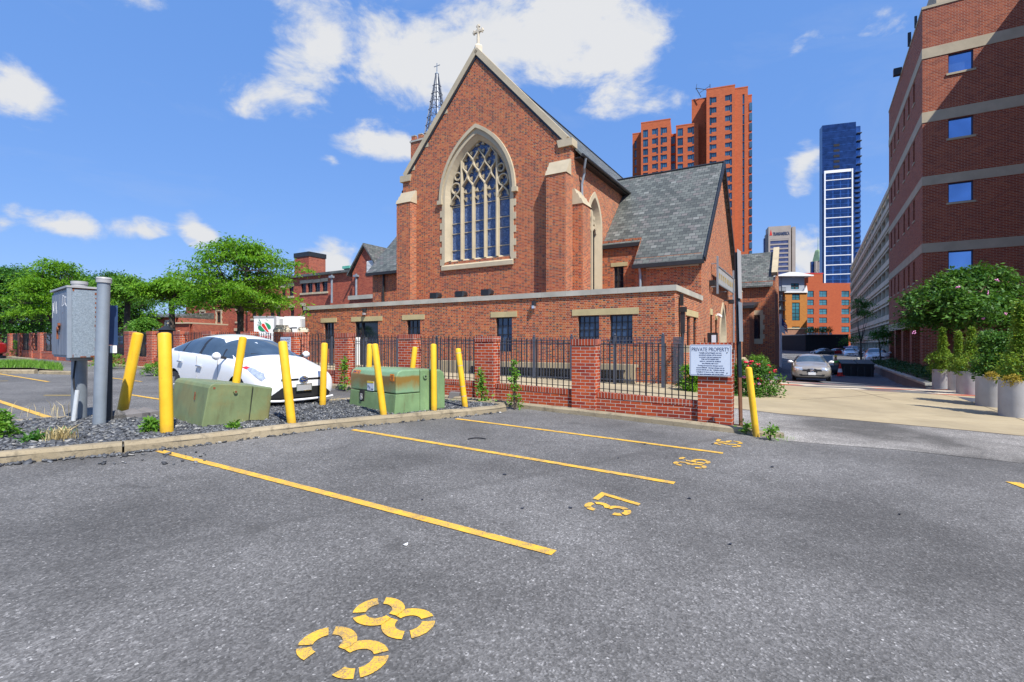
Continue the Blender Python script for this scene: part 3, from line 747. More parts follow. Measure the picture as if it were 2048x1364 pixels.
stripe((640, 804.5), (716, 811), .10, 'thin yellow line in front of the white hatchback')
stripe((2030, 971), (2060, 973), .30, 'small yellow mark cut by the right edge of the photo')
stripe((88, 791), (150, 791), .10, 'faded yellow number patch on the far lot', 'faded lot numbers', 'faded_paint')
stripe((-20, 763), (16, 762), .10, 'faded yellow patch at the far left of the lot', 'faded lot numbers', 'faded_paint')
def ring(cx, cy, rx, ry, w, a0, a1, n=10):
    """band of an ellipse between two angles (degrees)"""
    o = []; i_ = []
    for k in range(n+1):
        t = R(a0+(a1-a0)*k/n); o.append((cx+rx*math.cos(t), cy+ry*math.sin(t))); i_.append((cx+(rx-w)*math.cos(t), cy+(ry-w)*math.sin(t)))
    return [(o[k], o[k+1], i_[k+1], i_[k]) for k in range(n)]
def digit(c):
    """stencil digit on a unit cell: x -.3..+.3, y -.5..+.5"""
    w = .145; up = .22; dn = -.22; rx, ry = .30, .28
    if c == '8': return ring(0, up, rx, ry, w, 50, 130)+ring(0, up, rx, ry, w, 150, 262)+ring(0, up, rx, ry, w, -82, 30)+ring(0, dn, rx, ry, w, -130, -50)+ring(0, dn, rx, ry, w, 98, 210)+ring(0, dn, rx, ry, w, -30, 82)
    if c == '3': return ring(0, up, rx, ry, w, 50, 128)+ring(0, up, rx, ry, w, 140, 185)+ring(0, up, rx, ry, w, -84, 35)+ring(0, dn, rx, ry, w, -128, -50)+ring(0, dn, rx, ry, w, -185, -140)+ring(0, dn, rx, ry, w, -35, 84)
    if c == '6': return ring(0, dn, rx, ry, w, -130, -50)+ring(0, dn, rx, ry, w, -35, 75)+ring(0, dn+.02, rx, ry, w, 90, 130)+[((-.30, -.10), (-.16, -.10), (-.10, .26), (-.25, .20))]+[((-.30, -.36), (-.16, -.36), (-.16, -.13), (-.30, -.13))]+ring(.02, up-.02, rx, ry, w, 40, 120)
    if c == '7': return [((-.30, .355), (.13, .355), (.13, .5), (-.30, .5)), ((.14, .5), (.30, .5), (.02, -.5), (-.14, -.5))]
    if c == '5': return [((-.28, .36), (.26, .36), (.26, .5), (-.28, .5)), ((-.28, .05), (-.14, .05), (-.14, .33), (-.28, .33))]+ring(0, -.18, rx, .32, w, 30, 140)+ring(0, -.18, rx, .32, w, -60, 15)+ring(0, -.18, rx, .32, w, -150, -72)
def number(s, px, py, h):
    c = Vector(G(px, py)[:2]); up = Vector((-.866, .50)); ri = Vector((.50, .866))
    o = empty('stall_number', (0, 0, 0), 0, f'yellow stencilled number {s} on the asphalt', 'painted number', 'stencilled stall numbers')
    for k, ch in enumerate(s):
        polys = []
        x0 = (k-.5)*h*.72
        for q in digit(ch): polys.append([tuple(c+ri*(x0+x*h)+up*(y*h)) for x, y in q])
        sheet('digit', polys, .0075, M['line_paint'], o)
number('38', 739, 1268, .50); number('37', 1226, 1009, .44); number('36', 1384, 926, .41); number('35', 1457, 887, .39)
# litter
def litter(name, px, py, s, mat, label, cat, grp=None):
    m = MB(); p = G(px, py); r = random.Random(px)
    pts = [(p.x+s*math.cos(t)*r.uniform(.5, 1), p.y+s*math.sin(t)*r.uniform(.5, 1), p.z+.006+r.uniform(0, s*.5)) for t in [k*6.283/7 for k in range(7)]]
    top = (p.x, p.y, p.z+s*.6); m.add(pts+[top, (p.x, p.y, p.z+.004)], [(i, (i+1) % 7, 7) for i in range(7)]+[((i+1) % 7, i, 8) for i in range(7)])
    tag(m.build(name, mat), label, cat, grp)
litter('crumpled_paper', 812, 1091, .028, M['white'], 'crumpled white scrap of paper on the asphalt', 'paper scrap')
litter('white_scrap', 1000, 826, .04, M['white'], 'white scrap at the tip of the kerbed island', 'paper scrap')
for k, (x, y, s) in enumerate(((845, 1000, .02), (1045, 1018, .02), (1142, 1017, .028), (1379, 998, .03), (1290, 889, .03), (1425, 889, .03), (1237, 917, .02), (1544, 935, .03), (1460, 1090, .022), (1800, 1030, .02), (1010, 950, .03))):
    litter('dark_leaf', x, y, s, M['cloth_dark'], 'small dark fallen leaf or scrap lying on the open asphalt', 'leaf scrap', 'dark scraps on the asphalt')
m = MB(); m.tube([G(936+7*k, 878-2.5*math.sin(k*.6), .012) for k in range(6)], .008, 5); tag(m.build('bent_wire', M['metal_black']), 'thin dark bent wire lying on the asphalt', 'wire')
# ------------------------------------------------------------------ church
CH = empty('church', (P0.x, P0.y, 0), ANG, 'red brick gothic church with steep slate roofs and a great traceried window', 'church')
SF, AR, AL, AC = 2.03, -4.97, -14.84, -10.0
ZE, ZP = 10.45, 16.0
def arch(ac, w, zs, h, n=14):
    """pointed arch from right spring over the apex to left spring"""
    Rr = (w*w+h*h)/(2*w); t1 = math.acos((Rr-w)/Rr)
    r = [(ac+w-Rr+Rr*math.cos(t1*k/n), zs+Rr*math.sin(t1*k/n)) for k in range(n+1)]
    return r+[(2*ac-x, z) for x, z in r[-2::-1]]
def arch_half(x, w, h):
    Rr = (w*w+h*h)/(2*w); q = Rr*Rr-(abs(x)-w+Rr)**2
    return math.sqrt(q) if q > 0 else 0.
# nave walls: facade with the great window's opening
b = MB(); fr = front(SF)
GW, GS, GH, GB = 1.93, 8.85, 3.0, 5.72       # half width, spring, rise, sill of the opening
hole = [(AC-GW, GB), (AC+GW, GB)]+arch(AC, GW, GS, GH)
out = [(AL, -.2), (AR, -.2), (AR, ZE+.1), (AC, ZP-.15), (AL, ZE+.1)]
b.tess(out, [hole], fr)
SW0, SW1, SWS, SWH, SWB = 3.95, 5.75, 7.35, 1.35, 4.0  # side window in the nave's right wall
sh = [(SW0+.1, SWB), (SW1-.1, SWB)]+arch((SW0+SW1)/2, .8, SWS, SWH, 8)
b.tess([(SF, -.2), (34, -.2), (34, ZE-.15), (SF, ZE-.15)], [sh], side(AR))
b.poly((AL, SF, -.2), (AL, 34, -.2), (AL, 34, ZE-.15), (AL, SF, ZE-.15))
b.poly((AL, 34, -.2), (AR, 34, -.2), (AR, 34, ZE), (AC, 34, ZP-.2), (AL, 34, ZE))
nave = b.build('nave_wall', M['church_brick'], CH)
# roof, coping, kneelers
b = MB()
for sg, e in ((1, AR), (-1, AL)):
    x1 = e+sg*.35; z1 = ZE-.42
    b.add([(AC, SF+.35, ZP-.12), (x1, SF+.35, z1), (x1, 34.2, z1), (AC, 34.2, ZP-.12), (AC, SF+.35, ZP-.24), (x1, SF+.35, z1-.12), (x1, 34.2, z1-.12), (AC, 34.2, ZP-.24)],
          [(0, 1, 2, 3), (7, 6, 5, 4), (0, 4, 5, 1), (1, 5, 6, 2), (2, 6, 7, 3)])
nr = b.build('nave_roof', M['slate'], CH)
b = MB(); b.tube([(AC, SF+.3, ZP-.1), (AC, 34.2, ZP-.1)], .07, 8); b.build('ridge_cap', M['metal_dark'], nr)
for sg, e in ((1, AR), (-1, AL)):
    b = MB(); b.tube([(e+sg*.40, SF+.4, ZE-.50), (e+sg*.40, 34, ZE-.50)], .075, 8); b.box(min(e, e+sg*.33), max(e, e+sg*.33), SF+.4, 34, ZE-.62, ZE-.56); b.build('gutter', M['gutter'], nr)
for sg, e in ((1, AR), (-1, AL)):
    b = MB(); sl = math.hypot(abs(e-AC), ZP-ZE)
    a0 = Vector((AC, 0, ZP)); a1 = Vector((e+sg*.02, 0, ZE)); d = (a1-a0).normalized(); nn = Vector((sg*(ZP-ZE), 0, abs(e-AC))).normalized()
    q = a1+d*(-.25)
    pts = [a0-nn*.16, q-nn*.16, q+nn*.10, a0+nn*.10+Vector((0, 0, .02))]
    b.prism([(p.x, SF-.09, p.z) for p in pts], (0, .55, 0))
    b.prism([(min(e-sg*.55, e+sg*.13), SF-.10, ZE-.17), (max(e-sg*.55, e+sg*.13), SF-.10, ZE-.17), (max(e-sg*.62, e+sg*.13), SF-.10, ZE+.16), (min(e-sg*.62, e+sg*.13), SF-.10, ZE+.16)], (0, .57, 0))
    b.build('gable_coping', M['trim_stone'], CH)
    b = MB(); z = nn*.16
    k0 = a0-nn*.163; k1 = q-nn*.163
    b.prism([(p.x, SF-.045, p.z) for p in (k0, k1, k1-nn*.10, k0-nn*.10)], (0, .04, 0)); b.build('gable_lead_line', M['metal_dark'], CH)
# small stone blocks set in the left gable edge, as on the facade
b = MB()
for z in (11.0, 12.05, 13.5): 
    x = AC-(ZP-z)/(ZP-ZE)*(AC-AL)
    b.box(x+.12, x+.38, SF-.02, SF+.1, z-.18, z+.08)
b.build('gable_block', M['trim_stone'], CH)
# cross
b = MB(); b.lathe([(.24, ZP-.15), (.24, ZP+.24), (.17, ZP+.31)], (AC, SF+.15, 0), 4); b.lathe([(.115, ZP+.3), (.08, ZP+.38), (.065, ZP+.95)], (AC, SF+.15, 0), 8)
b.build('cross_base', M['stone'], CH)
b = MB(); zc = ZP+1.0
b.bar((AC, SF+.15, zc-.15), (AC, SF+.15, zc+.27), .10, .10, (0, 1, 0)); b.bar((AC-.26, SF+.15, zc), (AC-.05, SF+.15, zc), .10); b.bar((AC+.05, SF+.15, zc), (AC+.26, SF+.15, zc), .10)
for dx, dz in ((-.28, 0), (.28, 0), (0, .30)):
    for k in (-1, 0, 1):
        ox, oz = (.04*abs(k)*-np.sign(dx), .065*k) if dx else (.065*k, -.04*abs(k))
        b.lathe([(0.001, -.055), (.05, -.035), (.05, .035), (0.001, .055)], (AC+dx+ox, SF+.15, zc+dz+oz), 8)
rr = [(AC+.13*math.cos(t), SF+.15, zc+.13*math.sin(t)) for t in [k*math.pi/10 for k in range(21)]]
b.tube(rr, .024, 6, cap=False); b.build('cross', M['stone'], CH)
# buttresses
def buttress(a0, a1, s0, s1, ztop, axis, zc):
    """brick pier with a sloped stone weathering; axis is the direction it projects in"""
    m = MB(); m.box(a0, a1, s0, s1, -.2, ztop); o = m.build('buttress', M['church_brick'], CH)
    m = MB()
    e = .04
    if axis == 'f':
        for k in range(3):
            y0 = s0-e+k*(s1-s0)/3; z0 = ztop+k*(zc-ztop)/3
            m.prism([(a0-e, y0, z0), (a0-e, s1+.005, z0), (a0-e, s1+.005, z0+(zc-ztop)/3), (a0-e, y0+.10, z0+(zc-ztop)/3)], (a1-a0+2*e, 0, 0))
    else:
        for k in range(3):
            x1 = a1+e-k*(a1-a0)/3; z0 = ztop+k*(zc-ztop)/3
            m.prism([(a0-.005, s0-e, z0), (x1, s0-e, z0), (x1-.10, s0-e, z0+(zc-ztop)/3), (a0-.005, s0-e, z0+(zc-ztop)/3)], (0, s1-s0+2*e, 0))
    m.build('weathering', M['trim_stone'], o)
buttress(AR-.95, AR+.002, SF-.48, SF-.003, 9.0, 'f', 9.68)
buttress(AL-.002, AL+.95, SF-.48, SF-.003, 9.0, 'f', 9.68)
buttress(AR+.003, AR+.48, SF+.25, SF+1.15, 7.75, 'r', 8.45)
buttress(AL-.48, AL-.003, SF+.25, SF+1.15, 7.75, 'r', 8.45) if False else None
# great window
b = MB()
def strip(o, i, d0, d1, m=b, pl=fr):
    for k in range(len(o)-1): m.poly(pl(*o[k], d0), pl(*o[k+1], d0), pl(*i[k+1], d1), pl(*i[k], d1))
def frame_loop(w, bot, rise): return [(AC+w, bot)]+arch(AC, w, GS, rise)+[(AC-w, bot)]
L_out = frame_loop(GW+.20, GB-.42, GH+.32); L_a = frame_loop(GW+.02, GB-.02, GH+.05); L_b = frame_loop(GW-.02, GB, GH)
strip(L_out, L_a, -.035, -.035); strip(L_out, L_out, -.035, .05)
L_c = frame_loop(GW-.16, GB+.10, GH-.2); strip(L_a, L_c, -.035, .22); strip(L_c, L_c, .22, .42)
GI = GW-.16
sur = b.build('great_window', M['trim_stone'], CH)
# hood mould over the arch, with its two stops
b = MB(); ho = arch(AC, GW+.34, GS, GH+.50); hi = arch(AC, GW+.19, GS, GH+.31)
strip(ho, hi, -.13, -.13, b); strip(ho, ho, -.13, .02, b); strip(hi, hi, -.13, .02, b)
for sg in (1, -1): b.box(AC+sg*(GW+.30)-.14, AC+sg*(GW+.30)+.14, SF-.15, SF+.02, GS-.16, GS+.05)
b.build('hood_mould', M['trim_stone'], sur)
b = MB()
for sg in (1, -1):
    for k in range(5):
        z0 = GB-.15+k*.62; w0 = GW+.195; w1 = GW+.33
        b.box(AC+sg*w0 if sg > 0 else AC-w1, AC+w1 if sg > 0 else AC-w0, SF-.03, SF+.05, z0, z0+.32)
b.build('quoin', M['trim_stone'], sur)
b = MB(); b.prism([(AC-GW-.2, SF-.10, GB-.42), (AC-GW-.2, SF+.03, GB-.42), (AC-GW-.2, SF+.42, GB+.14), (AC-GW-.2, SF+.36, GB+.14), (AC-GW-.2, SF-.10, GB-.22)], (2*GW+.4, 0, 0)); b.build('sill', M['trim_stone'], sur)
b = MB(); pts = [(AC-GI, GB), (AC+GI, GB)]+arch(AC, GI, GS, GH-.2); b.tess(pts, [], fr, .40); b.build('stained_glass', M['stained_glass'], sur)
HI = GH-.2
def zarch(x): return GS+arch_half(x, GI, HI)
LX = [-1.06, -.36, .36, 1.06]
for x in LX:
    b = MB(); big = abs(x) > 1; w = .12 if big else .085
    zt = zarch(x)-.02 if big else GS+.55
    b.prism([(AC+x-w/2, SF+.38, 0), (AC+x-w/2, SF+.22, 0), (AC+x-w*.22, SF+.14, 0), (AC+x+w*.22, SF+.14, 0), (AC+x+w/2, SF+.22, 0), (AC+x+w/2, SF+.38, 0)], (0, 0, zt-GB-.1))
    for i in range(len(b.v)): b.v[i] = (b.v[i][0], b.v[i][1], b.v[i][2]+GB+.1)
    b.build('mullion', M['trim_stone'], sur)
for i, (x0, x1) in enumerate(zip([-GI]+LX, LX+[GI])):
    for z in (GB+.62, GB+1.48, GB+2.0, GB+2.85, GB+3.45):
        zz = z if 0 < i < 4 or z < GB+3 else GB+2.95
        b = MB(); b.box(AC+x0, AC+x1, SF+.355, SF+.385, zz-.018, zz+.018); b.build('saddle_bar', M['trim_stone'], sur)
# flowing tracery: a net of ogee cells over the three middle lights, circles over the outer lights
b = MB()
def rib(pts, r=.047):
    run = []
    for x, z in pts+[(99, 99)]:
        ok = abs(x) < GI+.02 and z < zarch(x)+.03
        if ok: run.append((AC+x, SF+.27, z))
        else:
            if len(run) > 1:
                for p, q in zip(run, run[1:]): b.bar(p, q, r*1.05, .2, (0, 1, 0))
            run = []
def cusp(cx, cz, r, n=4, a0=45., rr=.085):
    for k in range(n):
        t = R(a0+360/n*k); d = Vector((math.cos(t), 0, math.sin(t))); o = Vector((AC+cx, SF+.30, cz))
        if cz > zarch(cx)-.12: continue
        p = o+d*r*.42; s = Vector((-d.z, 0, d.x))
        b.add([p+Vector((0, -.02, 0)), o+d*r*.98+s*rr*1.25, o+d*r*.98-s*rr*1.25, p+Vector((0, .08, 0)), o+d*r*.98+s*rr*1.25+Vector((0, .1, 0)), o+d*r*.98-s*rr*1.25+Vector((0, .1, 0))], [(0, 1, 2), (3, 5, 4), (0, 3, 4, 1), (0, 2, 5, 3)])
p_ = .71; hc = .62; z0 = GS+.52
for k in range(-2, 3):
    for sg in (1, -1):
        x0 = k*p_+.355
        if abs(x0) > 1.2: continue
        pts = []; 
        for j in range(49):
            t = j/48*3.0                        # three half cells up
            ph = t % 2; q = ph if ph < 1 else 2-ph
            pts.append((x0+sg*p_/2*(.5-.5*math.cos(math.pi*q)), z0+t*hc*1.02))
        rib([(x, z) for x, z in pts if abs(x) < 1.03])
for row in range(4):
    zc_ = z0+row*hc*1.02+hc*.0; off = 0. if row % 2 == 0 else p_/2
    for k in range(-2, 3):
        x = k*p_+off
        if abs(x) < .95: cusp(x, z0+.02+row*hc*1.02+(hc*.5 if row else -.05)-.28, .33)
for sg in (1, -1):
    xm = sg*(1.06+GI)/2
    for cz, r in ((GS+.62, .27), (GS+1.22, .19)):
        xc = xm-sg*(.0 if cz < GS+1 else .12)
        rib([(xc+r*math.cos(t*math.pi/12), cz+r*math.sin(t*math.pi/12)) for t in range(25)], .06); cusp(xc, cz, r*.95, 4, 45, .06)
    rib([(xm-.33, GS-.18), (xm-.24, GS+.06), (xm-.06, GS+.24), (xm, GS+.36)], .06); rib([(xm+.33, GS-.18), (xm+.24, GS+.06), (xm+.06, GS+.24), (xm, GS+.36)], .06)
    cusp(xm-.01, GS-.02, .32, 2, 10, .09); cusp(xm, GS-.02, .32, 2, 170, .09)
b.build('tracery', M['trim_stone'], sur)
# side window of the nave
b = MB(); sp = side(AR); sc = (SW0+SW1)/2
def sl(w, bot, rise): return [(sc+w, bot)]+arch(sc, w, SWS, rise, 8)+[(sc-w, bot)]
for (o, i, d0, d1) in ((sl(.98, SWB-.2, SWH+.28), sl(.78, SWB, SWH), -.05, -.05), (sl(.98, SWB-.2, SWH+.28), sl(.98, SWB-.2, SWH+.28), -.05, .03), (sl(.78, SWB, SWH), sl(.62, SWB, SWH-.2), -.05, .24)):
    strip(o, i, d0, d1, b, sp)
sw = b.build('side_window', M['trim_stone'], CH)
b = MB(); b.tess([(sc-.8, SWB)]+[(sc+.8, SWB)]+arch(sc, .8, SWS, SWH-.05, 8), [], sp, .25); b.build('leaded_glass', M['dark_pane'], sw)
b = MB(); b.pbox(sp, sc-.08, sc+.08, SWB, SWS+.7, .1, .24); b.build('mullion', M['trim_stone'], sw)
for sg in (1, -1):
    b = MB()
    for pts in ([(0, SWS-.35), (.12, SWS+.05), (.3, SWS+.3), (.38, SWS+.5)], [(.6, SWS-.3), (.5, SWS+.05), (.25, SWS+.3), (0, SWS+.75)], [(.6, SWS-.1), (.3, SWS-.02), (0, SWS-.3)]):
        for p, q in zip(pts, pts[1:]): b.bar(sp(sc+sg*p[0], p[1], .17), sp(sc+sg*q[0], q[1], .17), .09, .12)
    b.build('tracery', M['trim_stone'], sw)
b = MB()
for sg in (1, -1):
    for k in range(9):
        for cx in (.2, .36, .52): b.pbox(sp, sc+sg*cx-.006, sc+sg*cx+.006, SWB, SWS, .235, .245)
        z = SWB+.2+k*.36; b.pbox(sp, min(sc+sg*.09, sc+sg*.62), max(sc+sg*.09, sc+sg*.62), z-.008, z+.008, .235, .245)
b.build('lead_came', M['metal_black'], sw)
# downspout below the nave eave
b = MB(); b.tube([(AR+.42, 2.75+SF-2.0, ZE-.55), (AR+.30, 2.85+SF-2.0, ZE-.95), (AR+.22, 3.05+SF-2, ZE-1.1), (AR+.10, 3.05+SF-2, ZE-1.6), (AR+.10, 3.3, 4)], .06, 8); b.build('downspout', M['grey_pipe'], CH)
# right transept: gable on the alley, roof stepping down to a lower eave
TR0, TR1, TRI, TRR = 4.92, 15.4, 10.35, 5.97
ZTE, ZTR = 5.55, 11.2; SLT = (ZTR-ZTE)/(TRI-TR0)
b = MB()
AX = -2.97
def tw(o): pass
hb = [(-4.36, -3.87, 4.0, 5.42)]
b.wall(AR, AX, -.2, 6.75, hb, front(TRR), .12)
b.wall(AX, 0., -.2, ZTE+.02, [], front(TR0), .1)
b.poly((AX, TR0, -.2), (AX, TRR, -.2), (AX, TRR, 6.75), (AX, TR0, ZTE+.02))
gp = side(0.); dz = arch(10.9, .95, 1.75, 1.75, 8)
gouter = [(TR0, -.2), (TR1, -.2), (TR1, ZTE), (TRI, ZTR-.05), (TR0, ZTE)]
hdoor = [(10.9-.95, -.1), (10.9+.95, -.1)]+dz
h2 = [[(8.55, .9), (8.95, .9), (8.95, 2.75), (8.55, 2.75)], [(7.15, .9), (7.55, .9), (7.55, 2.95), (7.15, 2.95)]]
b.tess(gouter, [hdoor]+h2, gp)
b.wall(AR, 0, -.2, ZTE+.02, [], front(TR1))
tr = b.build('transept_wall', M['church_brick'], CH)
window(tr, front(TRR), *hb[0], .10, M['metal_black'], M['dark_pane'], 2, 4, .04, .025)
b = MB(); b.box(-4.52, -3.67, TRR-.03, TRR+.05, 5.42, 5.62); b.build('lintel', M['lintel'], tr)
for h in h2: window(tr, gp, h[0][0], h[1][0], h[0][1], h[2][1], .10, M['metal_black'], M['dark_pane'], 1, 4, .04, .025)
b = MB()
for h in h2: b.pbox(gp, h[0][0]-.12, h[1][0]+.12, h[2][1], h[2][1]+.28, -.03, .03)
b.build('lintel', M['lintel'], tr)
b = MB(); b.box(AX+.55, -.12, TR0-.03, TR0+.05, 5.02, 5.27); b.build('stone_band', M['coping'], tr)
b = MB()
o_ = [(10.9+1.15, -.1)]+arch(10.9, 1.15, 1.75, 2.05, 8)+[(10.9-1.15, -.1)]; i_ = [(10.9+.95, -.1)]+arch(10.9, .95, 1.75, 1.75, 8)+[(10.9-.95, -.1)]; j_ = [(10.9+.7, -.1)]+arch(10.9, .7, 1.75, 1.4, 8)+[(10.9-.7, -.1)]
strip(o_, i_, -.05, -.05, b, gp); strip(o_, o_, -.05, .02, b, gp); strip(i_, j_, -.05, .35, b, gp)
dr = b.build('arched_door', M['trim_stone'], CH)
b = MB(); b.tess([(10.2, -.1), (11.6, -.1)]+arch(10.9, .7, 1.75, 1.4, 8), [], gp, .36); b.build('door_leaf', M['black_plastic'], dr)
b = MB()
e0 = TR0-.28; ze0 = ZTE-.30; e1 = TRR-.10; ze1 = ze0+(e1-e0)*SLT; xr = .16; al = -8.2
def slab_(m, P, t=.12):
    n = len(P); lo = [(x, y, z-t) for x, y, z in P]
    m.add(list(P)+lo, [tuple(range(n)), tuple(range(2*n-1, n-1, -1))]+[(i, n+i, n+(i+1) % n, (i+1) % n) for i in range(n)])
zr = ze0+(TRI-e0)*SLT; valley = lambda y: AR+.35+0*y
# front slope: L-shaped eave and a valley against the nave roof
def nave_x(z): return AC+(ZP-.12-z)/((ZP-.12-(ZE-.42))/(AR+.35-AC))
zv = ZE-.42; yv = e0+(zv-ze0)/SLT
slab_(b, [(AX, e0, ze0), (xr, e0, ze0), (xr, TRI, zr), (nave_x(zr)-.05, TRI, zr), (AR+.3, yv, zv), (AR+.02, yv, zv), (AR+.02, e1, ze1), (AX, e1, ze1)])
slab_(b, [(xr, TR1+.28, ze0), (AR+.02, TR1+.28, ze0), (AR+.02, 2*TRI-yv, zv), (nave_x(zr)-.05, TRI, zr), (xr, TRI, zr)])
rf = b.build('transept_roof', M['slate'], CH)
b = MB(); b.tube([(nave_x(zr)-.05, TRI, zr+.02), (xr, TRI, zr+.02)], .06, 8); b.build('ridge_cap', M['metal_dark'], rf)
b = MB(); b.box(AX-.05, xr, e0-.06, e0+.06, ze0-.2, ze0-.02); b.build('gutter', M['gutter'], rf); b = MB(); b.box(AR+.05, AX-.06, e1-.06, e1+.06, ze1-.2, ze1-.02); b.build('gutter', M['gutter'], rf)
b = MB()
for (y0, z0_, y1, z1_) in ((e0, ze0, TRI, zr), (TRI, zr, TR1+.28, ze0)):
    b.bar((xr+.03, y0, z0_-.02), (xr+.03, y1, z1_-.02), .05, .26)
b.build('verge_board', M['metal_dark'], rf)
b = MB(); b.tube([(AX+.28, e0+.02, ze0-.15), (AX+.28, TR0-.10, ZTE-.75), (AX+.28, TR0-.10, 3.4)], .065, 8); b.build('downspout', M['grey_pipe'], CH)
b = MB(); b.tube([(.10, 14.5, 5.2), (.10, 14.5, 0)], .055, 8); b.build('downspout', M['grey_pipe'], CH)
b = MB(); b.box(.002, .45, 15.0, 15.75, -.2, 4.75); bt = b.build('buttress', M['church_brick'], CH)
b = MB(); b.prism([(-.003, 14.97, 4.75), (.48, 14.97, 4.75), (.02, 14.97, 5.6), (-.003, 14.97, 5.6)], (0, .8, 0)); b.build('weathering', M['trim_stone'], bt)
# left transept
b = MB(); lx = -21.25
b.wall(lx, AL, -.2, 6.4, [], front(TRR)); b.add([(lx, TRR, -.2), (lx, TR1, -.2), (lx, TR1, 6.0), (lx, TRI, 11.), (lx, TRR, 6.4)], [(0, 1, 2, 3, 4)])
lt = b.build('transept_wall', M['church_brick'], CH)
b = MB(); slab_(b, [(lx-.25, TRR-.35, 6.3), (AL-.02, TRR-.35, 6.3), (AL-.02, TRI, 6.3+(TRI-TRR+.35)*SLT), (lx-.25, TRI, 6.3+(TRI-TRR+.35)*SLT)])
rl = b.build('transept_roof', M['slate'], CH)
b = MB(); b.box(lx-.25, AL-.03, TRR-.42, TRR-.30, 6.1, 6.28); b.build('gutter', M['gutter'], rl)
b = MB(); b.tube([(lx+1.1, TRR-.10, 6.2), (lx+1.1, TRR-.10, 3.5)], .07, 8); b.build('downspout', M['gutter'], CH)
# rear transept and porch on the alley
RS = 24.0
b = MB(); b.wall(-.6, 1.75, -.6, 6.3, [(.25, .75, 1.9, 3.75)], front(RS), .2)
b.tess([(RS, -.6), (RS+5.2, -.6), (RS+5.2, 6.1), (RS+2.6, 8.6), (RS, 6.1)], [], side(1.75)); b.wall(-5, -.6, -.6, 6.3, [], front(RS+.01))
b.wall(-3.0, .35, -.6, 4.3, [], front(20.6)); b.wall(20.6, RS, -.6, 4.3, [], side(.35))
rt = b.build('rear_transept_wall', M['church_brick'], CH)
b = MB()
for k, (z0_, z1_) in enumerate(((1.55, 1.95), (1.95, 2.3), (2.3, 2.65), (2.65, 3.0), (3.0, 3.4), (3.4, 3.75), (3.75, 4.1))):
    w = .30 if k % 2 else .19
    if k in (0, 6): b.box(.25-w, .75+w, RS-.04, RS+.05, z0_, z1_)
    else: b.box(.25-w, .25, RS-.04, RS+.05, z0_, z1_); b.box(.75, .75+w, RS-.04, RS+.05, z0_, z1_)
lw = b.build('lancet_window', M['trim_stone'], rt)
b = MB(); b.tess([(.25, 1.9), (.75, 1.9), (.75, 3.75), (.25, 3.75)], [], front(RS), .15); b.build('pane', M['dark_pane'], lw)
b = MB(); q = 5.9+(2.6+.3)*1.02
slab_(b, [(-5.0, RS-.3, 5.95), (1.62, RS-.3, 5.95), (1.62, RS+2.6, q), (-5., RS+2.6, q)]); b2 = b.build('rear_roof', M['slate'], CH)
b = MB(); b.prism([(1.5, RS+.5, 6.7), (1.5, RS+2.6, q-.02), (1.5, RS+2.6, q+.35), (1.5, RS+.25, 6.95)], (.4, 0, 0)); b.build('gable_coping', M['trim_stone'], CH)
b = MB(); slab_(b, [(-3., 20.3, 4.25), (.65, 20.3, 4.25), (.65, RS+.0, 4.75), (-3., RS, 4.75)], .2); b.build('porch_roof', M['metal_dark'], CH)
b = MB(); b.tube([(-.4, 20.45, 5.6), (-.4, 20.45, 0)], .06, 8); b.build('downspout', M['grey_pipe'], CH)
# tower with open spire behind the gable
TW = empty('church_tower', tuple(at(868, 300, 47))[:2]+(0,), ANG, 'brick church tower with battlements and an open iron spire', 'tower')
zt = at(868, 285, 47).z
b = MB(); b.box(-1.5, 1.5, -1.5, 1.5, 0, zt)
for x in (-1.2, -.4, .4, 1.2):
    for y in (-1.35, 1.35): b.box(x-.22, x+.22, y-.15, y+.15, zt, zt+.3)
b.build('tower_wall', M['church_brick'], TW)
b = MB(); b.box(-1.58, 1.58, -1.58, 1.58, zt-.25, zt-.1)
for x in (-1.2, -.4, .4, 1.2):
    for y in (-1.35, 1.35): b.box(x-.24, x+.24, y-.17, y+.17, zt+.3, zt+.38)
b.build('battlement_cap', M['coping'], TW)
b = MB(); H = at(876, 150, 47).z-zt; bx = .35
for k in range(8):
    t = k*math.pi/4; b.bar((bx+1.25*math.cos(t), 1.25*math.sin(t), zt), (bx+.12*math.cos(t), .12*math.sin(t), zt+H), .07)
for f in (.1, .22, .34, .46, .58, .7, .82):
    r = 1.25+(.12-1.25)*f; pts = [(bx+r*math.cos(k*math.pi/4), r*math.sin(k*math.pi/4), zt+H*f) for k in range(9)]
    for p, q in zip(pts, pts[1:]): b.bar(p, q, .045)
    r2 = 1.25+(.12-1.25)*(f+.12)
    if f < .8:
        for k in range(8): b.bar(pts[k], (bx+r2*math.cos((k+1)*math.pi/4), r2*math.sin((k+1)*math.pi/4), zt+H*(f+.12)), .03)
    for k in range(8): b.lathe([(.001, -.1), (.1, 0), (.001, .1)], pts[k], 5)
sp_ = b.build('spire', M['spire_metal'], TW)
b = MB(); b.lathe([(.16, -.1), (.2, 0), (.05, .2), (.04, 1.0)], (bx, 0, zt+H), 8); b.bar((bx-.35, 0, zt+H+.75), (bx+.35, 0, zt+H+.75), .05); b.build('finial', M['grey_pipe'], sp_)

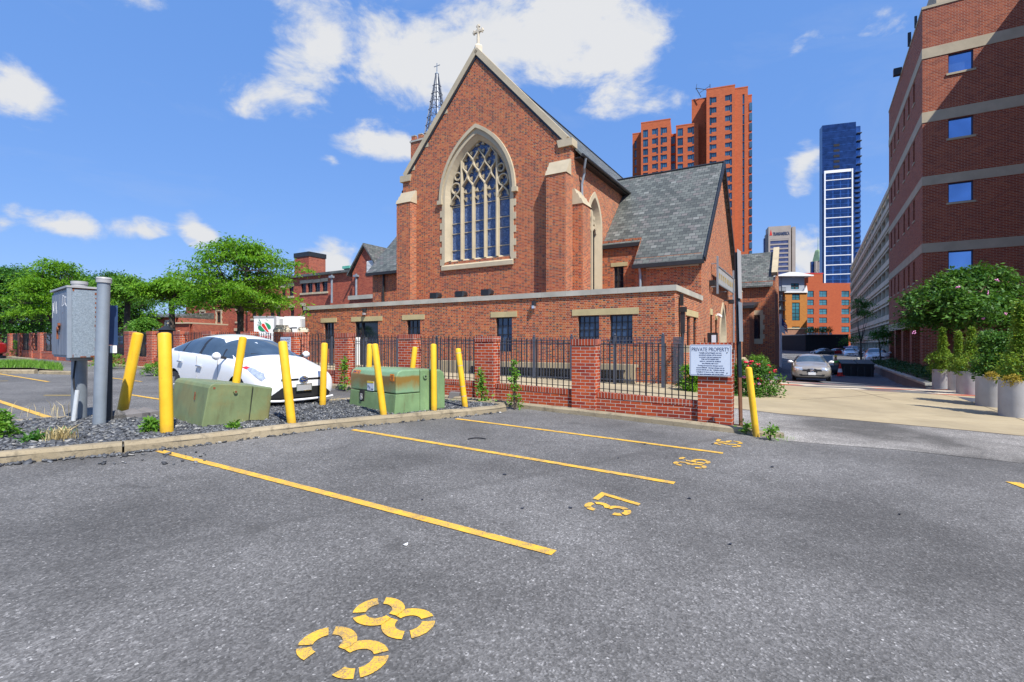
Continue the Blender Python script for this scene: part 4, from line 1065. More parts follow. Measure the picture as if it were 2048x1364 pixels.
# ------------------------------------------------------------------ low flat-roofed annex in front of the church
LB = empty('brick_annex', (P0.x, P0.y, 0), ANG, 'long low flat-roofed brick annex with stone coping and barred windows', 'annex')
zp = 3.42; XL = -20.3
wins = [(-18.72, -17.9, 1.30, 2.72), (-12.70, -11.84, 1.25, 2.72), (-7.57, -6.75, 1.22, 2.70), (-3.73, -2.85, 1.55, 2.66), (-2.42, -1.54, 1.55, 2.66)]
door = (-16.26, -14.62, .1, 2.72)
swin = [(1.98, 2.62, 1.42, 2.62), (3.2, 3.85, 1.42, 2.66)]
b = MB(); b.wall(XL, 0, -.3, zp+.03, wins+[door], front(0), .16)
b.wall(0, TR0, -.3, zp+.03, swin, side(0.), .14); b.poly((XL, 0, -.3), (XL, 8, -.3), (XL, 8, zp+.03), (XL, 0, zp+.03))
b.poly((XL, 0, zp-.3), (0, 0, zp-.3), (0, TR0, zp-.3), (AX, TR0, zp-.3), (AX, TRR, zp-.3), (AR, TRR, zp-.3), (AR, SF, zp-.3), (AL, SF, zp-.3), (AL, TRR, zp-.3), (XL, 8, zp-.3))
lw_ = b.build('wall', M['church_brick'], LB)
b = MB(); n = 19
for k in range(n):
    x0 = XL-.07+(abs(XL)+.14)*k/n; x1 = XL-.07+(abs(XL)+.14)*(k+1)/n-.006; b.box(x0, x1, -.07, .30, zp+.03, zp+.235)
for k in range(4):
    y0 = .304+(TR0-.304)*k/4; b.box(-.30, .07, y0, y0+(TR0-.304)/4-.006, zp+.03, zp+.235)
b.box(XL-.07, XL+.3, .304, 8, zp+.03, zp+.235)
b.build('coping', M['coping'], LB)
for k, w in enumerate(wins): window(LB, front(0), *w, .13, M['metal_black'], M['blue_pane' if k > 1 else 'dark_pane'], 4 if k > 2 else 3, 4, .05, .028)
for w in swin: window(LB, side(0.), *w, .11, M['metal_black'], M['dark_pane'], 2, 4, .04, .028)
for (x0, x1, z) in ((-18.95, -17.68, 2.72), (-16.55, -14.32, 2.72), (-12.98, -11.57, 2.72), (-7.82, -6.5, 2.70), (-3.97, -1.30, 2.665)):
    b = MB(); b.box(x0, x1, -.03, .06, z, z+.235); b.build('lintel', M['lintel'], LB)
b = MB(); b.pbox(side(0.), 1.75, 4.1, 2.66, 2.9, -.03, .05); b.build('lintel', M['lintel'], LB)
b = MB(); b.box(door[0], door[0]+.06, .05, .16, .1, 2.72); b.box(door[1]-.06, door[1], .05, .16, .1, 2.72); b.box(door[0]+.06, door[1]-.06, .05, .16, 2.64, 2.72); b.box(door[0]+.42, door[0]+.48, .05, .16, .1, 2.64)
dd = b.build('door', M['metal_black'], LB)
b = MB(); b.tess([(door[0], .1), (door[1], .1), (door[1], 2.72), (door[0], 2.72)], [], front(0), .14); b.build('door_glass', M['dark_pane'], dd)
b = MB(); b.box(door[0]+.30, door[0]+.36, -.25, .0, .1, 1.9); b.build('open_leaf_edge', M['white'], dd)
b = MB(); b.box(.02, .26, .52, .74, 2.72, 2.90); b.box(.05, .15, .53, .69, 2.95, 3.38)
b.m = 1; b.box(.06, .20, .56, .70, 1.95, 2.72); b.tube([(.13, .63, 2.0), (.13, .60, 1.75), (.12, .38, 1.15), (.10, .30, .95), (.10, .30, .0)], .065, 8)
b.build('downspout', [M['gutter'], M['metal_dark']], LB)
b = MB(); b.box(-.06, .35, .75, .95, 1.25, 1.5); b.build('stone_spout_block', M['trim_stone'], LB)
# second low block behind on the left
LR = empty('rear_annex', (P0.x, P0.y, 0), ANG, 'small flat brick block with pale coping left of the church', 'annex')
b = MB(); b.box(-26, -20.9, 8.2, 15, -.2, 4.9); b.build('wall', M['school_brick'], LR); b = MB(); b.box(-26.1, -20.8, 8.1, 15.1, 4.9, 5.2); b.build('coping', M['coping'], LR)
# fittings on the annex: floodlights on the roof edge, wall lamps
def floodlight(px, py, k):
    a, z = pl_s(px, py, .6); o = empty('floodlight', (P0.x+D2.x*a+D1.x*.6, P0.y+D2.y*a+D1.y*.6, zp+.235-.05), ANG, ['black box floodlight on the annex coping, farthest left of the three below the great window', 'black box floodlight on the annex coping, middle of the three below the great window', 'black box floodlight on the annex coping, right of the three below the great window'][k], 'floodlight', 'floodlights aimed at the great window')
    m = MB(); m.tube([(0, 0, -.35), (0, 0, .12)], .03, 6); m.box(-.1, .1, -.03, .03, .08, .14); m.build('bracket', M['metal_black'], o)
    m = MB(); m.prism([(-.21, -.16, .13), (.21, -.16, .13), (.17, .1, .13), (-.17, .1, .13)], (0, 0, .27)); hd = m.build('lamp_head', M['metal_black'], o, bevel=.01)
    m = MB(); m.prism([(.215, -.17, .11), (.30, -.12, .2), (.30, -.12, .34), (.215, -.17, .42)], (-.02, .3, 0)); m.build('barn_door', M['metal_dark'], hd)
for k, (x, y) in enumerate(((870, 583), (921, 581), (973, 578))): floodlight(x, y, k)
def wall_lamp(a, z, label):
    o = empty('wall_lamp', tuple(grid_world(a, -.01))+(z,), ANG, label, 'wall lamp', 'small lamps on the annex wall')
    m = MB(); m.box(-.07, .07, -.16, 0, -.02, .16); m.build('housing', M['metal_dark'], o, bevel=.01)
    m = MB(); m.box(-.05, .05, -.18, -.03, -.14, -.025); m.build('lens', M['lamp_clear'], o)
wall_lamp(-15.5, 3.18, 'small grey wall lamp above the annex door'); wall_lamp(-5.65, 3.15, 'small grey wall lamp between the annex windows')
# gable fittings on the alley side
o = empty('church_sign', tuple(grid_world(0, 0))+(0,), ANG, 'metal frame with gold letters on the transept gable', 'sign')
m = MB()
for y in (7.35, 12.9): m.box(.25, .33, y-.05, y+.05, 3.95, 5.75)
for z in (4.45, 5.3): m.bar((.29, 7.35, z), (.29, 12.9, z), .05)
for y in (7.35, 10.1, 12.9):
    m.bar((0, y, 4.3), (.29, y, 4.3), .04); m.bar((0, y, 5.4), (.29, y, 5.4), .04)
m.build('sign_frame', M['grey_pipe'], o)
m = MB(); m.box(.26, .285, 7.6, 12.7, 4.5, 5.25); m.build('sign_panel', M['plate_grey'], o)
m = MB(); r = random.Random(5)
y = 7.85
for k in range(8):
    w = r.uniform(.24, .32)
    m.box(.287, .297, y, y+.05, 4.72, 5.0); m.box(.287, .297, y+w-.05, y+w, 4.72, 5.0); z = r.choice((4.72, 4.84, 4.94)); m.box(.287, .297, y+.05, y+w-.05, z, z+.06); y += w+.34
m.build('gold_letters', M['gold'], o)
m = MB(); m.box(.0, .25, 6.8, 7.1, 4.3, 4.55); m.build('sign_lamp', M['metal_black'], o)
o = empty('security_camera', tuple(grid_world(0, 8.6))+(3.02,), ANG, 'white security camera on the church side wall', 'camera')
m = MB(); m.tube([(0, 0, -.05), (.15, 0, -.05)], .025, 6); m.build('bracket', M['white'], o); m = MB(); m.bar((.15, -.2, 0), (.22, .28, -.08), .11); m.build('camera_body', M['white'], o)
o = empty('wall_floodlight', tuple(grid_world(0, 11.6))+(3.9,), ANG, 'dark floodlight on an arm beside the arched church door', 'floodlight')
m = MB(); m.tube([(0, -.3, 0), (.25, 0, .06), (.3, .1, .02)], .025, 6); m.build('arm', M['metal_black'], o); m = MB(); m.box(.18, .45, .02, .4, -.12, .1); m.build('lamp_head', M['metal_dark'], o, bevel=.02)
o = empty('notice_box', tuple(grid_world(.35, 5.6))+(0,), ANG, 'black notice box with a white paper standing by the church wall', 'notice box')
m = MB(); m.box(-.2, .2, -.12, .15, 1.25, 2.05); m.build('case', M['metal_black'], o); m = MB(); m.box(-.02, .17, -.135, -.125, 1.62, 1.95); m.build('notice', M['sign_face'], o)
m = MB(); m.box(-.05, .05, -.05, .05, -.1, 1.25); m.build('post', M['metal_black'], o)
# ------------------------------------------------------------------ other buildings
class Frame:
    """upright local frame: a to the right along the front, s into depth"""
    def __init__(f, x, y, ang):
        f.o = Vector((x, y)); f.ang = ang; f.X = Vector((math.cos(ang), math.sin(ang))); f.Y = Vector((-math.sin(ang), math.cos(ang)))
    def w(f, a, s): return f.o+f.X*a+f.Y*s
    def s(f, px, py, s=0.):
        u, v = ruv(px, py); o = f.o+f.Y*s; a = (u*o.y-o.x)/(f.X.x-u*f.X.y); return a, EYE+v*(o.y+f.X.y*a)
    def a(f, px, py, a=0.):
        u, v = ruv(px, py); o = f.o+f.X*a; s = (u*o.y-o.x)/(f.Y.x-u*f.Y.y); return s, EYE+v*(o.y+f.Y.y*s)
    def root(f, name, label, cat, group=None): return empty(name, (f.o.x, f.o.y, 0), f.ang, label, cat, group)

# office block on the right
FO = Frame(26.9, 33.1, ANG); OB = FO.root('office_building', 'tall red brick office block with concrete bands on the right of the alley', 'office building')
BZ = [(20.20, 20.86), (16.02, 16.70), (11.90, 12.50), (7.52, 8.12)]; OT = 23.45; FWD = 5.3; BK = 17.2
ow = [(1.30, 2.52, z-1.28, z-.02) for z, _ in BZ]
b = MB(); b.wall(0, FWD, 3.2, OT, ow, front(0.), .22)
slots = [2.9, 5.15, 7.4, 10.5, 12.75, 15.0]
sl_ = [(s-.0, s+.78, z-1.62, z-.12) for z, _ in BZ for s in slots]
b.wall(0, BK, 3.2, OT, sl_, sideL(0.), .25)
b.box(.001, FWD, .3, BK, OT-.35, OT-.3); b.poly((0, BK, -.3), (FWD, BK, -.3), (FWD, BK, OT), (0, BK, OT))
# ground-floor brick piers under the first band
for x in (.0, 2.6): b.box(x, x+.9, .0, .8, -.5, 3.2)
for y in (4.2, 8.4, 12.6, 16.3): b.box(.0, .8, y, y+.9, -.5, 3.2)
b.box(2.4, FWD, 3.2, BK, -.5, 3.2)
# unseen wing added beyond the right edge, stepped and sized for its shadow
b.box(FWD, 30, -4, BK, -.5, OT); b.box(FWD, 30, -13, -4.003, -.5, 26.)
wl = b.build('wall', M['office_brick'], OB)
b = MB()
for z0_, z1_ in BZ+[(2.75, 3.35)]:
    b.box(-.03, FWD-.01, -.03, .2, z0_, z1_); b.box(-.03, .2, .2, BK, z0_, z1_)
b.build('concrete_band', M['trim_stone'], OB)
b = MB(); b.box(-.04, FWD-.01, -.04, .35, OT, OT+.16); b.box(-.04, .35, .35, BK, OT, OT+.16); b.build('coping', M['trim_stone'], OB)
b = MB(); b.box(.9, FWD, 1.2, BK-1, OT-.3, OT+2.6); b.build('penthouse', M['trim_stone'], OB)
for x0, x1, z0_, z1_ in ow:
    w = window(OB, front(0.), x0, x1, z0_, z1_, .2, M['blue_box'], M['office_pane'], 1, 1, .06)
    m = MB(); m.box(x0-.10, x1+.12, -.07, .16, z0_-.13, z0_-.003); m.build('sill', M['trim_stone'], w)
for x0, x1, z0_, z1_ in sl_:
    w = window(OB, sideL(0.), x0, x1, z0_, z1_, .22, M['metal_black'], M['dark_pane'], 1, 3, .05)
    m = MB(); m.box(-.05, .16, x0-.06, x1+.06, z0_-.12, z0_-.003); m.build('sill', M['trim_stone'], w)
m = MB(); m.box(-.5, .05, 9.3, 9.7, OT+.1, OT+.65); m.box(-.15, .05, 4.8, 4.95, OT+.1, OT+1.1); m.box(-.1, .05, 2.3, 2.4, OT+.1, OT+.9); m.build('roof_floodlight', M['metal_dark'], OB)
# parking garage down the alley
FG = Frame(26.9, 33.1, ANG); GA = FG.root('parking_garage', 'long open concrete parking garage in shade along the alley', 'parking garage')
ga, g0, g1 = 4.2, 40., 160.
lv = [3.3+3.0*k for k in range(8)]+[26.9]
for z in lv:
    b = MB(); b.box(ga, ga+.3, g0, g1, z-.82, z); b.box(ga+.02, ga+.32, g0, g1, z-1.42, z-1.18) if z < 26 else None
    b.box(ga+.3, ga+8, g0, g1, z-1.2, z-.85); b.build('parapet', M['garage_concrete'], GA)
for k in range(19):
    y = 44+6.35*k
    b = MB(); b.box(ga+.1, ga+.75, y, y+.45, -1, 26.3); b.build('fin', M['garage_concrete'], GA)
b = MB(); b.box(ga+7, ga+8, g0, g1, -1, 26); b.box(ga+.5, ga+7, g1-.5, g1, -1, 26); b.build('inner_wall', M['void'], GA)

# brick apartment tower in the distance
FT = Frame(at(1470, 600, 150).x, 150., math.atan2(-.334, .942)); TB = FT.root('apartment_tower', 'tall orange brick apartment tower with stepped wings behind the church', 'tower')
def tz(px, py, s=0.): return FT.s(px, py, s)
GZ = -2.
def lwin(x0, x1, z0_, z1_, flip): # L-shaped pair of panes
    t = (x1-x0)*.3
    if flip: return [(x0, x1-t, z0_+(z1_-z0_)*.25, z1_-.05), (x1-t, x1, z0_, z1_+.1)]
    return [(x0, x0+t, z0_, z1_+.1), (x0+t, x1, z0_+(z1_-z0_)*.25, z1_-.05)]
def tower_block(x0, x1, s, ztop, cols, rows, right=None, left=None, depth=12):
    """cols: (xa, xb, style); rows: list of (z0, z1)"""
    holes = []; wn = []
    for xa, xb, st in cols:
        for z0_, z1_ in rows:
            hs = [(xa, xb, z0_, z1_)] if st == 0 else lwin(xa, xb, z0_, z1_, st == 2)
            holes += hs; wn.append(hs)
    m = MB(); m.wall(x0, x1, GZ, ztop, holes, front(s), .3)
    m.poly((x1, s, GZ), (x1, s+depth, GZ), (x1, s+depth, ztop), (x1, s, ztop)); m.poly((x0, s, GZ), (x0, s+depth, GZ), (x0, s+depth, ztop), (x0, s, ztop))
    m.poly((x0, s, ztop), (x1, s, ztop), (x1, s+depth, ztop), (x0, s+depth, ztop)); m.poly((x0, s+depth, GZ), (x1, s+depth, GZ), (x1, s+depth, ztop), (x0, s+depth, ztop))
    m.build('wall', M['tower_brick'], TB)
    m = MB(); m.box(x0-.05, x1+.05, s-.05, s+.5, ztop, ztop+.35); m.build('coping', M['tower_brick'], TB)
    for hs in wn:
        m = MB()
        for (xa, xb, z0_, z1_) in hs: m.poly((xa, s+.25, z0_), (xb, s+.25, z0_), (xb, s+.25, z1_), (xa, s+.25, z1_))
        m.m = 1
        for (xa, xb, z0_, z1_) in hs:
            m.box(xa, xb, s+.18, s+.24, z0_, z0_+.09); m.box(xa, xa+.07, s+.18, s+.24, z0_+.09, z1_); m.box((xa+xb)/2-.03, (xa+xb)/2+.03, s+.18, s+.24, z0_+.09, z1_) if xb-xa > .9 else None
        m.build('window', [M['tower_pane'], M['metal_dark']], TB)
ztop = tz(1470, 171)[1]
rows = []; z = tz(1440, 192)[1]
for k in range(18):
    p = 3.05 if k < 3 else 2.52
    rows.append((z-(2.3 if k < 3 else 1.85), z)); z -= p
xm = tz(1413, 400)[0]
tower_block(xm, 0, 0, ztop, [(tz(1419, 300)[0], tz(1433, 300)[0], 1), (tz(1450, 300)[0], tz(1464, 300)[0], 2)], rows)
tower_block(xm-4.2, xm-.02, 5.0, ztop-.3, [], rows, depth=8)
tower_block(.02, 3.6, 1.1, ztop-.6, [(tz(1485, 300, 1.1)[0], tz(1489, 300, 1.1)[0], 0)], [(a-.6, c) for a, c in rows], depth=9)
tower_block(3.62, 4.9, 3.4, ztop-2.2, [], rows, depth=6)
m = MB()
for z0_, z1_ in rows: m.box(4.2, 4.95, 3.2, 4.2, z0_-1.9, z1_-1.9)
tag(m.build('corner_windows', M['tower_pane'], TB), kind='stuff')
zl = tz(1311, 243, 2)[1]; rl_ = []; z = tz(1311, 257, 2)[1]
for k in range(6): rl_.append((z-(2.4 if k < 2 else 2.0), z)); z -= 3.0 if k < 2 else 2.55
fx = lambda px, s: tz(px, 300, s)[0]
tower_block(fx(1282, 2), fx(1341, 2), 2.0, zl, [(fx(1286, 2), fx(1296, 2), 0), (fx(1304, 2), fx(1316, 2), 2), (fx(1321, 2), fx(1334, 2), 1)], rl_)
tower_block(fx(1265, 6), fx(1282, 2)+.5, 6.0, zl-1.5, [(fx(1269, 6), fx(1273, 6), 0)], [(a-1.5, c-1.5) for a, c in rl_])
z2 = tz(1368, 251, 3)[1]
tower_block(fx(1352, 3), fx(1390, 3)+1, 3.0, z2, [(fx(1355, 3), fx(1366, 3), 0), (fx(1375, 3), fx(1388, 3), 2)], [(a-.6, c-.6) for a, c in rl_])
tower_block(fx(1341, 2)-.2, fx(1352, 3)+.02, 5.5, z2-1.5, [(fx(1341, 5.5), fx(1350, 5.5), 0)], [(a-1.8, c-1.8) for a, c in rl_])
m = MB(); zt_ = ztop
x = fx(1402, 4)
for p, q, r in (((x, 4, zt_), (x-1.5, 4, zt_+3), .09), ((x-1.5, 4, zt_+3), (x+2.6, 4, zt_+1.6), .07), ((x+2.6, 4, zt_), (x+2.6, 4, zt_+3.5), .09), ((x-.6, 4, zt_+1.2), (x+2.6, 4, zt_+3), .05), ((x-1.5, 4, zt_+2.6), (x-1.2, 4, zt_+4.2), .05)): m.bar(p, q, r*2)
m.build('antenna', M['metal_dark'], TB); m = MB(); m.lathe([(.05, -.5), (.5, -.2), (.5, .2), (.05, .5)], (x+2.4, 3.5, zt_+.9), 10); m.build('satellite_dish', M['white'], TB)

# glass tower
FB = Frame(at(1650, 600, 300).x, 300., math.atan2(-.3, .954)); GT = FB.root('glass_tower', 'blue glass skyscraper with white framed lower part and side balconies', 'skyscraper')
bx = lambda px, s=0.: FB.s(px, 400, s)[0]; bz = lambda px, py, s=0.: FB.s(px, py, s)[1]
zt1 = bz(1680, 247, 3); zf = bz(1675, 340)
b = MB(); x0, x1 = bx(1644.5, 3), bx(1712, 3)
b.box(x0, x1, 3, 9, 0, zt1); b.build('upper_glass_volume', M['curtain_dark'], GT)
b = MB()
for k in range(8): z = zt1-4.6-k*4.1; b.box(x0-.05, x1+.05, 2.9, 3.2, z, z+.22)
b.build('floor_line', M['curtain_glass'], GT)
for k in range(6): 
    z = zt1-13.5-k*3.2; b = MB(); b.box(bx(1667, 3), bx(1679, 3), 2.85, 3.3, z, z+1.5); b.build('loggia', M['void'], GT)
x2, x3 = bx(1651), bx(1706)
b = MB(); b.box(x2-.5, x3+.5, .25, 3, 0, zf-.2); b.build('lower_glass_volume', M['curtain_glass'], GT)
n = 12; ph = (zf-bz(1675, 567))/n
b = MB(); b.box(x2-.7, x2, -.3, .5, 0, zf+.1); b.box(x3-.7, x3, -.3, .5, 0, zf+.1); b.box(x2, x3-.9, -.3, .5, zf-1.5, zf+.1)
for k in range(1, 14): b.box(x2, x3-.9, -.25, .5, zf-k*ph-.35, zf-k*ph+.1)
b.build('white_frame_grid', M['white'], GT)
for k in range(13):
    b = MB(); z1_ = zf-k*ph-.5; z0_ = z1_-ph+.6
    for i in range(4): b.box(x2+.5+i*3.9, x2+3.6+i*3.9, .05, .24, z0_+.3, z0_+(z1_-z0_)*.42); b.box(x2+.5+i*3.9, x2+3.6+i*3.9, .05, .24, z0_+(z1_-z0_)*.55, z1_-.3)
    b.build('curtain_wall_panel', M['curtain_dark'], GT)
x4, x5 = bx(1706.5, 2), bx(1722, 2)
b = MB(); b.box(x4, x5, 3.2, 9, 0, bz(1715, 336, 2)); b.box(bx(1712, 6), bx(1721, 6), 6, 12, 0, zt1-1.6); b.build('side_glass_volume', M['curtain_glass'], GT)
for k in range(22):
    z = bz(1715, 345, 2)-k*2.95; b = MB(); b.box(x4+.1, x5-.4, .9, 3.2, z, z+.3); b.m = 1; b.box(x4+.1, x5-.4, .9, 1.0, z+.3, z+1.2); b.build('balcony', [M['metal_dark'], M['curtain_glass']], GT)
for k in range(6):
    z = bz(1717, 268, 6)-k*4.6; b = MB(); b.box(bx(1712, 6)+.1, bx(1722, 6), 4.2, 6, z, z+.4); b.build('balcony', M['metal_dark'], GT)

# stone office tower with its roof sign
FS = Frame(at(1537, 600, 450).x, 450., math.atan2(-.3, .954)); ST = FS.root('office_tower', 'grey stone office tower with ribbon windows and a lettered crown', 'office tower')
sx = lambda px: FS.s(px, 500)[0]; sz = lambda px, py: FS.s(px, py)[1]
xa, xb = sx(1537), sx(1582); zt_ = sz(1560, 452)
b = MB(); b.box(xa-.0, xb, 0, 14, zt_-11.5, zt_); b.box(xa, xa+1.4, 0, 14, 0, zt_-11.5); b.box(xb-2, xb, 0, 14, 0, zt_-11.5)
b.box(sx(1533), xa-.02, 4, 10, 0, zt_-6); b.box(sx(1585), sx(1592), 1.5, 12, 0, zt_-1); b.build('stone_frame', M['tan_stone'], ST)
b = MB(); b.box(xb+.02, sx(1585)-.02, 5, 10, 0, zt_-4); b.box(sx(1530), sx(1533)-.02, 6, 10, 0, zt_-9); b.build('dark_recess', M['purple_glass'], ST)
for k in range(17):
    z = zt_-11.5-k*3.95
    b = MB(); b.box(xa+1.4, xb-2, .1, .9, z-1.3, z); b.build('spandrel', M['tan_stone'], ST)
    b = MB(); b.box(xa+1.4, xb-2, .6, 1.2, z-3.95, z-1.3); w_ = b.build('ribbon_window', M['purple_glass'], ST)
tl = text_mesh('TRANSAMERICA', 4.0, M['ink'], ST, 'sign_lettering', 'LEFT', .1, True, (sx(1546), -.15, sz(1560, 471)+.3), (R(90), 0, 0), sx(1579)-sx(1546))
b = MB(); c = sx(1541.3); b.add([(c-.9, -.15, sz(1540, 471)), (c+1.3, -.15, sz(1540, 471)), (c+.2, -.15, sz(1540, 459)), (c+.2, -.1, sz(1540, 471))], [(0, 1, 2)]); b.build('red_emblem', M['red_paint'], ST)
# stepped tower with a copper roof
FK = Frame(at(1636, 600, 420).x, 420., math.atan2(-.3, .954)); KT_ = FK.root('spired_tower', 'old stone tower with a green copper roof and thin spire', 'tower')
kz = lambda py: FK.s(1636, py)[1]
b = MB(); b.box(-3.2, 3.2, -3.2, 3.2, 0, kz(523))
for k in range(3): b.box(-2.6+2.0*k, -1.4+2*k, -3.5, -3.2, kz(545), kz(524)+.4)
b.box(-3.5, 3.5, -3.5, 3.5, kz(541), kz(540)); b.build('wall', M['tan_stone'], KT_)
b = MB(); b.lathe([(4.2, kz(523)), (2.3, kz(503)), (1.7, kz(500)), (.25, kz(499)), (.12, kz(474))], (0, 0, 0), 4); b.build('copper_roof', M['copper'], KT_)
b = MB(); b.box(-5.3, -3.3, -1, 2, 0, kz(523)); b.build('side_shaft', M['curtain_dark'], KT_)

# tan and grey apartment block with balconies
FA = Frame(at(1553, 600, 156).x, 156., 0.); AB = FA.root('apartment_block', 'tan and grey apartment block with white overhanging roof and balconies', 'apartment block')
ax = lambda px: FA.s(px, 600)[0]; az = lambda py: FA.s(1580, py)[1]
tw_ = [(ax(1584), ax(1599.5), az(y1), az(y0)) for y0, y1 in ((588, 600), (605, 641), (653, 660))]
b = MB(); b.wall(ax(1570), ax(1614), az(657), az(585), tw_[:2]+[(tw_[2][0], tw_[2][1], az(656.9), az(653))], front(0), .2); b.box(ax(1570)-.02, ax(1614), .35, 12, az(657), az(585)); b.build('tan_wall', M['tan_brick'], AB)
b = MB(); bw_ = [(ax(1582), ax(1589), az(693), az(678)), (ax(1591.5), ax(1598.5), az(693), az(678))]; b.wall(ax(1558), ax(1614), -6, az(657), bw_, front(-.05), .2); b.box(ax(1553), ax(1614), .3, 12, -6, az(657)-.01); b.build('base_wall', M['brown_brick'], AB)
b = MB(); gw = (ax(1584), ax(1600), az(578), az(566)); b.wall(ax(1566), ax(1611), az(585), az(552), [gw], front(.6), .2); b.box(ax(1553), ax(1611), .85, 12, az(585), az(553)); b.build('grey_wall', M['grey_siding'], AB)
for w in tw_[:2]: window(AB, front(0), w[0], w[1], w[2], w[3], .15, M['metal_dark'], M['teal_pane'], 2, max(2, int((w[3]-w[2])/1.0)), .12, .14)
window(AB, front(0), tw_[2][0], tw_[2][1], az(656.9), tw_[2][3], .15, M['metal_dark'], M['teal_pane'], 2, 1, .12, .5)
window(AB, front(.6), *gw, .15, M['metal_dark'], M['teal_pane'], 2, 2, .12, .5)
for w in bw_: window(AB, front(-.05), *w, .15, M['white_frame'], M['dark_pane'], 1, 2, .12, .12)
b = MB(); b.prism([(ax(1548), -1.2, az(553)), (ax(1623), -1.2, az(553)), (ax(1623), -1.2, az(551)), (ax(1592), -1.2, az(545)), (ax(1575), -1.2, az(545))], (0, 13, 0)); b.build('white_roof', M['white_frame'], AB)
b = MB(); b.box(ax(1566), ax(1614), -.4, .3, az(585.5), az(583)); b.prism([(ax(1606), -.4, az(583)), (ax(1614), -.4, az(583)), (ax(1612), -.4, az(571))], (0, .5, 0)); b.build('white_cornice', M['white_frame'], AB)
b = MB(); b.box(ax(1556), ax(1614), -.25, .0, az(658), az(655.5)); b.build('cream_band', M['trim_stone'], AB)
b = MB(); b.box(ax(1553), ax(1570)-.05, 1.2, 12, az(657), az(560)); b.build('balcony_recess', M['grey_siding'], AB)
for k, y in enumerate((584, 603, 621, 640)):
    b = MB(); b.box(ax(1550), ax(1568), -1.2, 1.2, az(y), az(y-1.6)); b.m = 1
    for i in range(12): b.box(ax(1550)+i*.24, ax(1550)+i*.24+.05, -1.2, -1.15, az(y-1.6), az(y-8))
    b.box(ax(1550), ax(1568), -1.2, -1.12, az(y-8)-.05, az(y-8)+.06); b.build('balcony', [M['metal_dark'], M['metal_black']], AB)
    window(AB, front(1.1), ax(1557), ax(1567), az(y-1.5), az(y-14), .05, M['white_frame'], M['teal_pane'], 3, 2, .1, .1)
# orange brick hotel wing
FH = Frame(at(1614, 600, 205).x, 205., 0.); HB = FH.root('brick_hotel', 'orange brick hotel block with square windows beside the garage', 'hotel')
hx = lambda px: FH.s(px, 600)[0]; hz = lambda py: FH.s(1650, py)[1]
hw = [(hx(p), hx(q), hz(y1), hz(y0)) for p, q in ((1614.7, 1627.5), (1638.5, 1654), (1683, 1698.6)) for y0, y1 in ((581.6, 594), (599.3, 610.5), (617.5, 628.8), (635, 646), (653, 664.5))]
b = MB(); b.wall(hx(1614), hx(1708), -6, hz(566), hw, front(0), .3); b.box(hx(1614), hx(1708), .5, 14, -6, hz(566)-.01); b.box(hx(1618), hx(1647), .52, 10, hz(566), hz(547)); b.build('wall', M['orange_brick'], HB)
for w in hw: window(HB, front(0), *w, .22, M['metal_dark'], M['teal_pane'], 2, 2, .12, .1)
b = MB(); b.box(hx(1592), hx(1648), .4, 10, hz(547), hz(545.6)); b.build('coping', M['red_paint'], HB)
# podium with potted shrubs on top; shade is painted into its near-black walls
FP = Frame(at(1611, 700, 120).x, 120., 0.); PB = FP.root('shaded_brick_podium', 'low shaded brick building with a terrace of potted shrubs, before the orange hotel', 'building')
qx = lambda px: FP.s(px, 690)[0]; qz = lambda py: FP.s(1650, py)[1]
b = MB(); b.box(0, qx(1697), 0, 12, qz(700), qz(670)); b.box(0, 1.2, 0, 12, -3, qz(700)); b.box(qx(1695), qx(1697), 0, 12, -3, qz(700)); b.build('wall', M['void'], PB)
b = MB(); b.box(-.1, qx(1697)+.1, -.1, 12, qz(670), qz(668.6)); b.build('coping', M['tan_stone'], PB)
b = MB(); b.box(1.2, qx(1695), 6, 6.3, -3, qz(700)); b.build('glazed_entry', M['curtain_dark'], PB)
# ------------------------------------------------------------------ school buildings on the left, box truck
FL = Frame(at(607, 600, 48).x, 48., ANG); SB = FL.root('brick_school', 'long two-storey red brick school with chimney and louvred gable behind the box truck', 'school')
lx = lambda px, s=0.: FL.s(px, 600, s)[0]; lz = lambda px, py, s=0.: FL.s(px, py, s)[1]
def rect(px0, py0, px1, py1, s=0.): 
    return (lx(px0, s), lx(px1, s), lz((px0+px1)/2, py1, s), lz((px0+px1)/2, py0, s))
up = [rect(602, 567, 612, 586), rect(615, 566, 625, 585), rect(629, 565, 640, 584), rect(644, 563, 655, 583), rect(578, 573, 587, 592), rect(563, 576, 571, 594)]
mid = [rect(580, 615, 588, 632), rect(603, 612, 610, 630), rect(552, 616, 561, 634), rect(540, 617, 549, 635), rect(515, 618, 524, 636), rect(503, 619, 512, 637), rect(480, 621, 487, 643), rect(472, 621, 478, 643)]
tallw = [rect(434, 625, 442, 645), rect(402, 626, 409, 646)]
low = [rect(480, 662, 487, 672), rect(470, 662, 477, 672), rect(434, 662, 444, 672), rect(402, 662, 410, 671)]
x0, x1 = lx(372), lx(716); ZT = lz(660, 549)
gx0, gx1 = lx(712), lx(800)
b = MB(); b.wall(lx(498), x1, -.5, ZT, [w for w in up+mid[:6] if w[0] > lx(498)], front(0), .18); b.wall(x0, lx(498), -.5, ZT-.0, [w for w in up+mid+tallw+low if w[1] < lx(498)], front(.0), .18)
b.box(x0, x1, .4, 14, -.5, ZT-.02)
gz1 = lz(741, 494); gze = lz(716, 548)
gc = lx(741); gh = gc-lx(716)
b.add([(x1-.02, -.6, -.5), (gc+gh, -.6, -.5), (gc+gh, -.6, gze), (gc, -.6, gz1), (x1-.02, -.6, gze), (x1-.02, 14, -.5), (gc+gh, 14, -.5), (gc+gh, 14, gze), (gc, 14, gz1), (x1-.02, 14, gze)], [(0, 1, 2, 3, 4), (0, 4, 9, 5), (1, 2, 7, 6)])
wl = b.build('wall', M['school_brick'], SB)
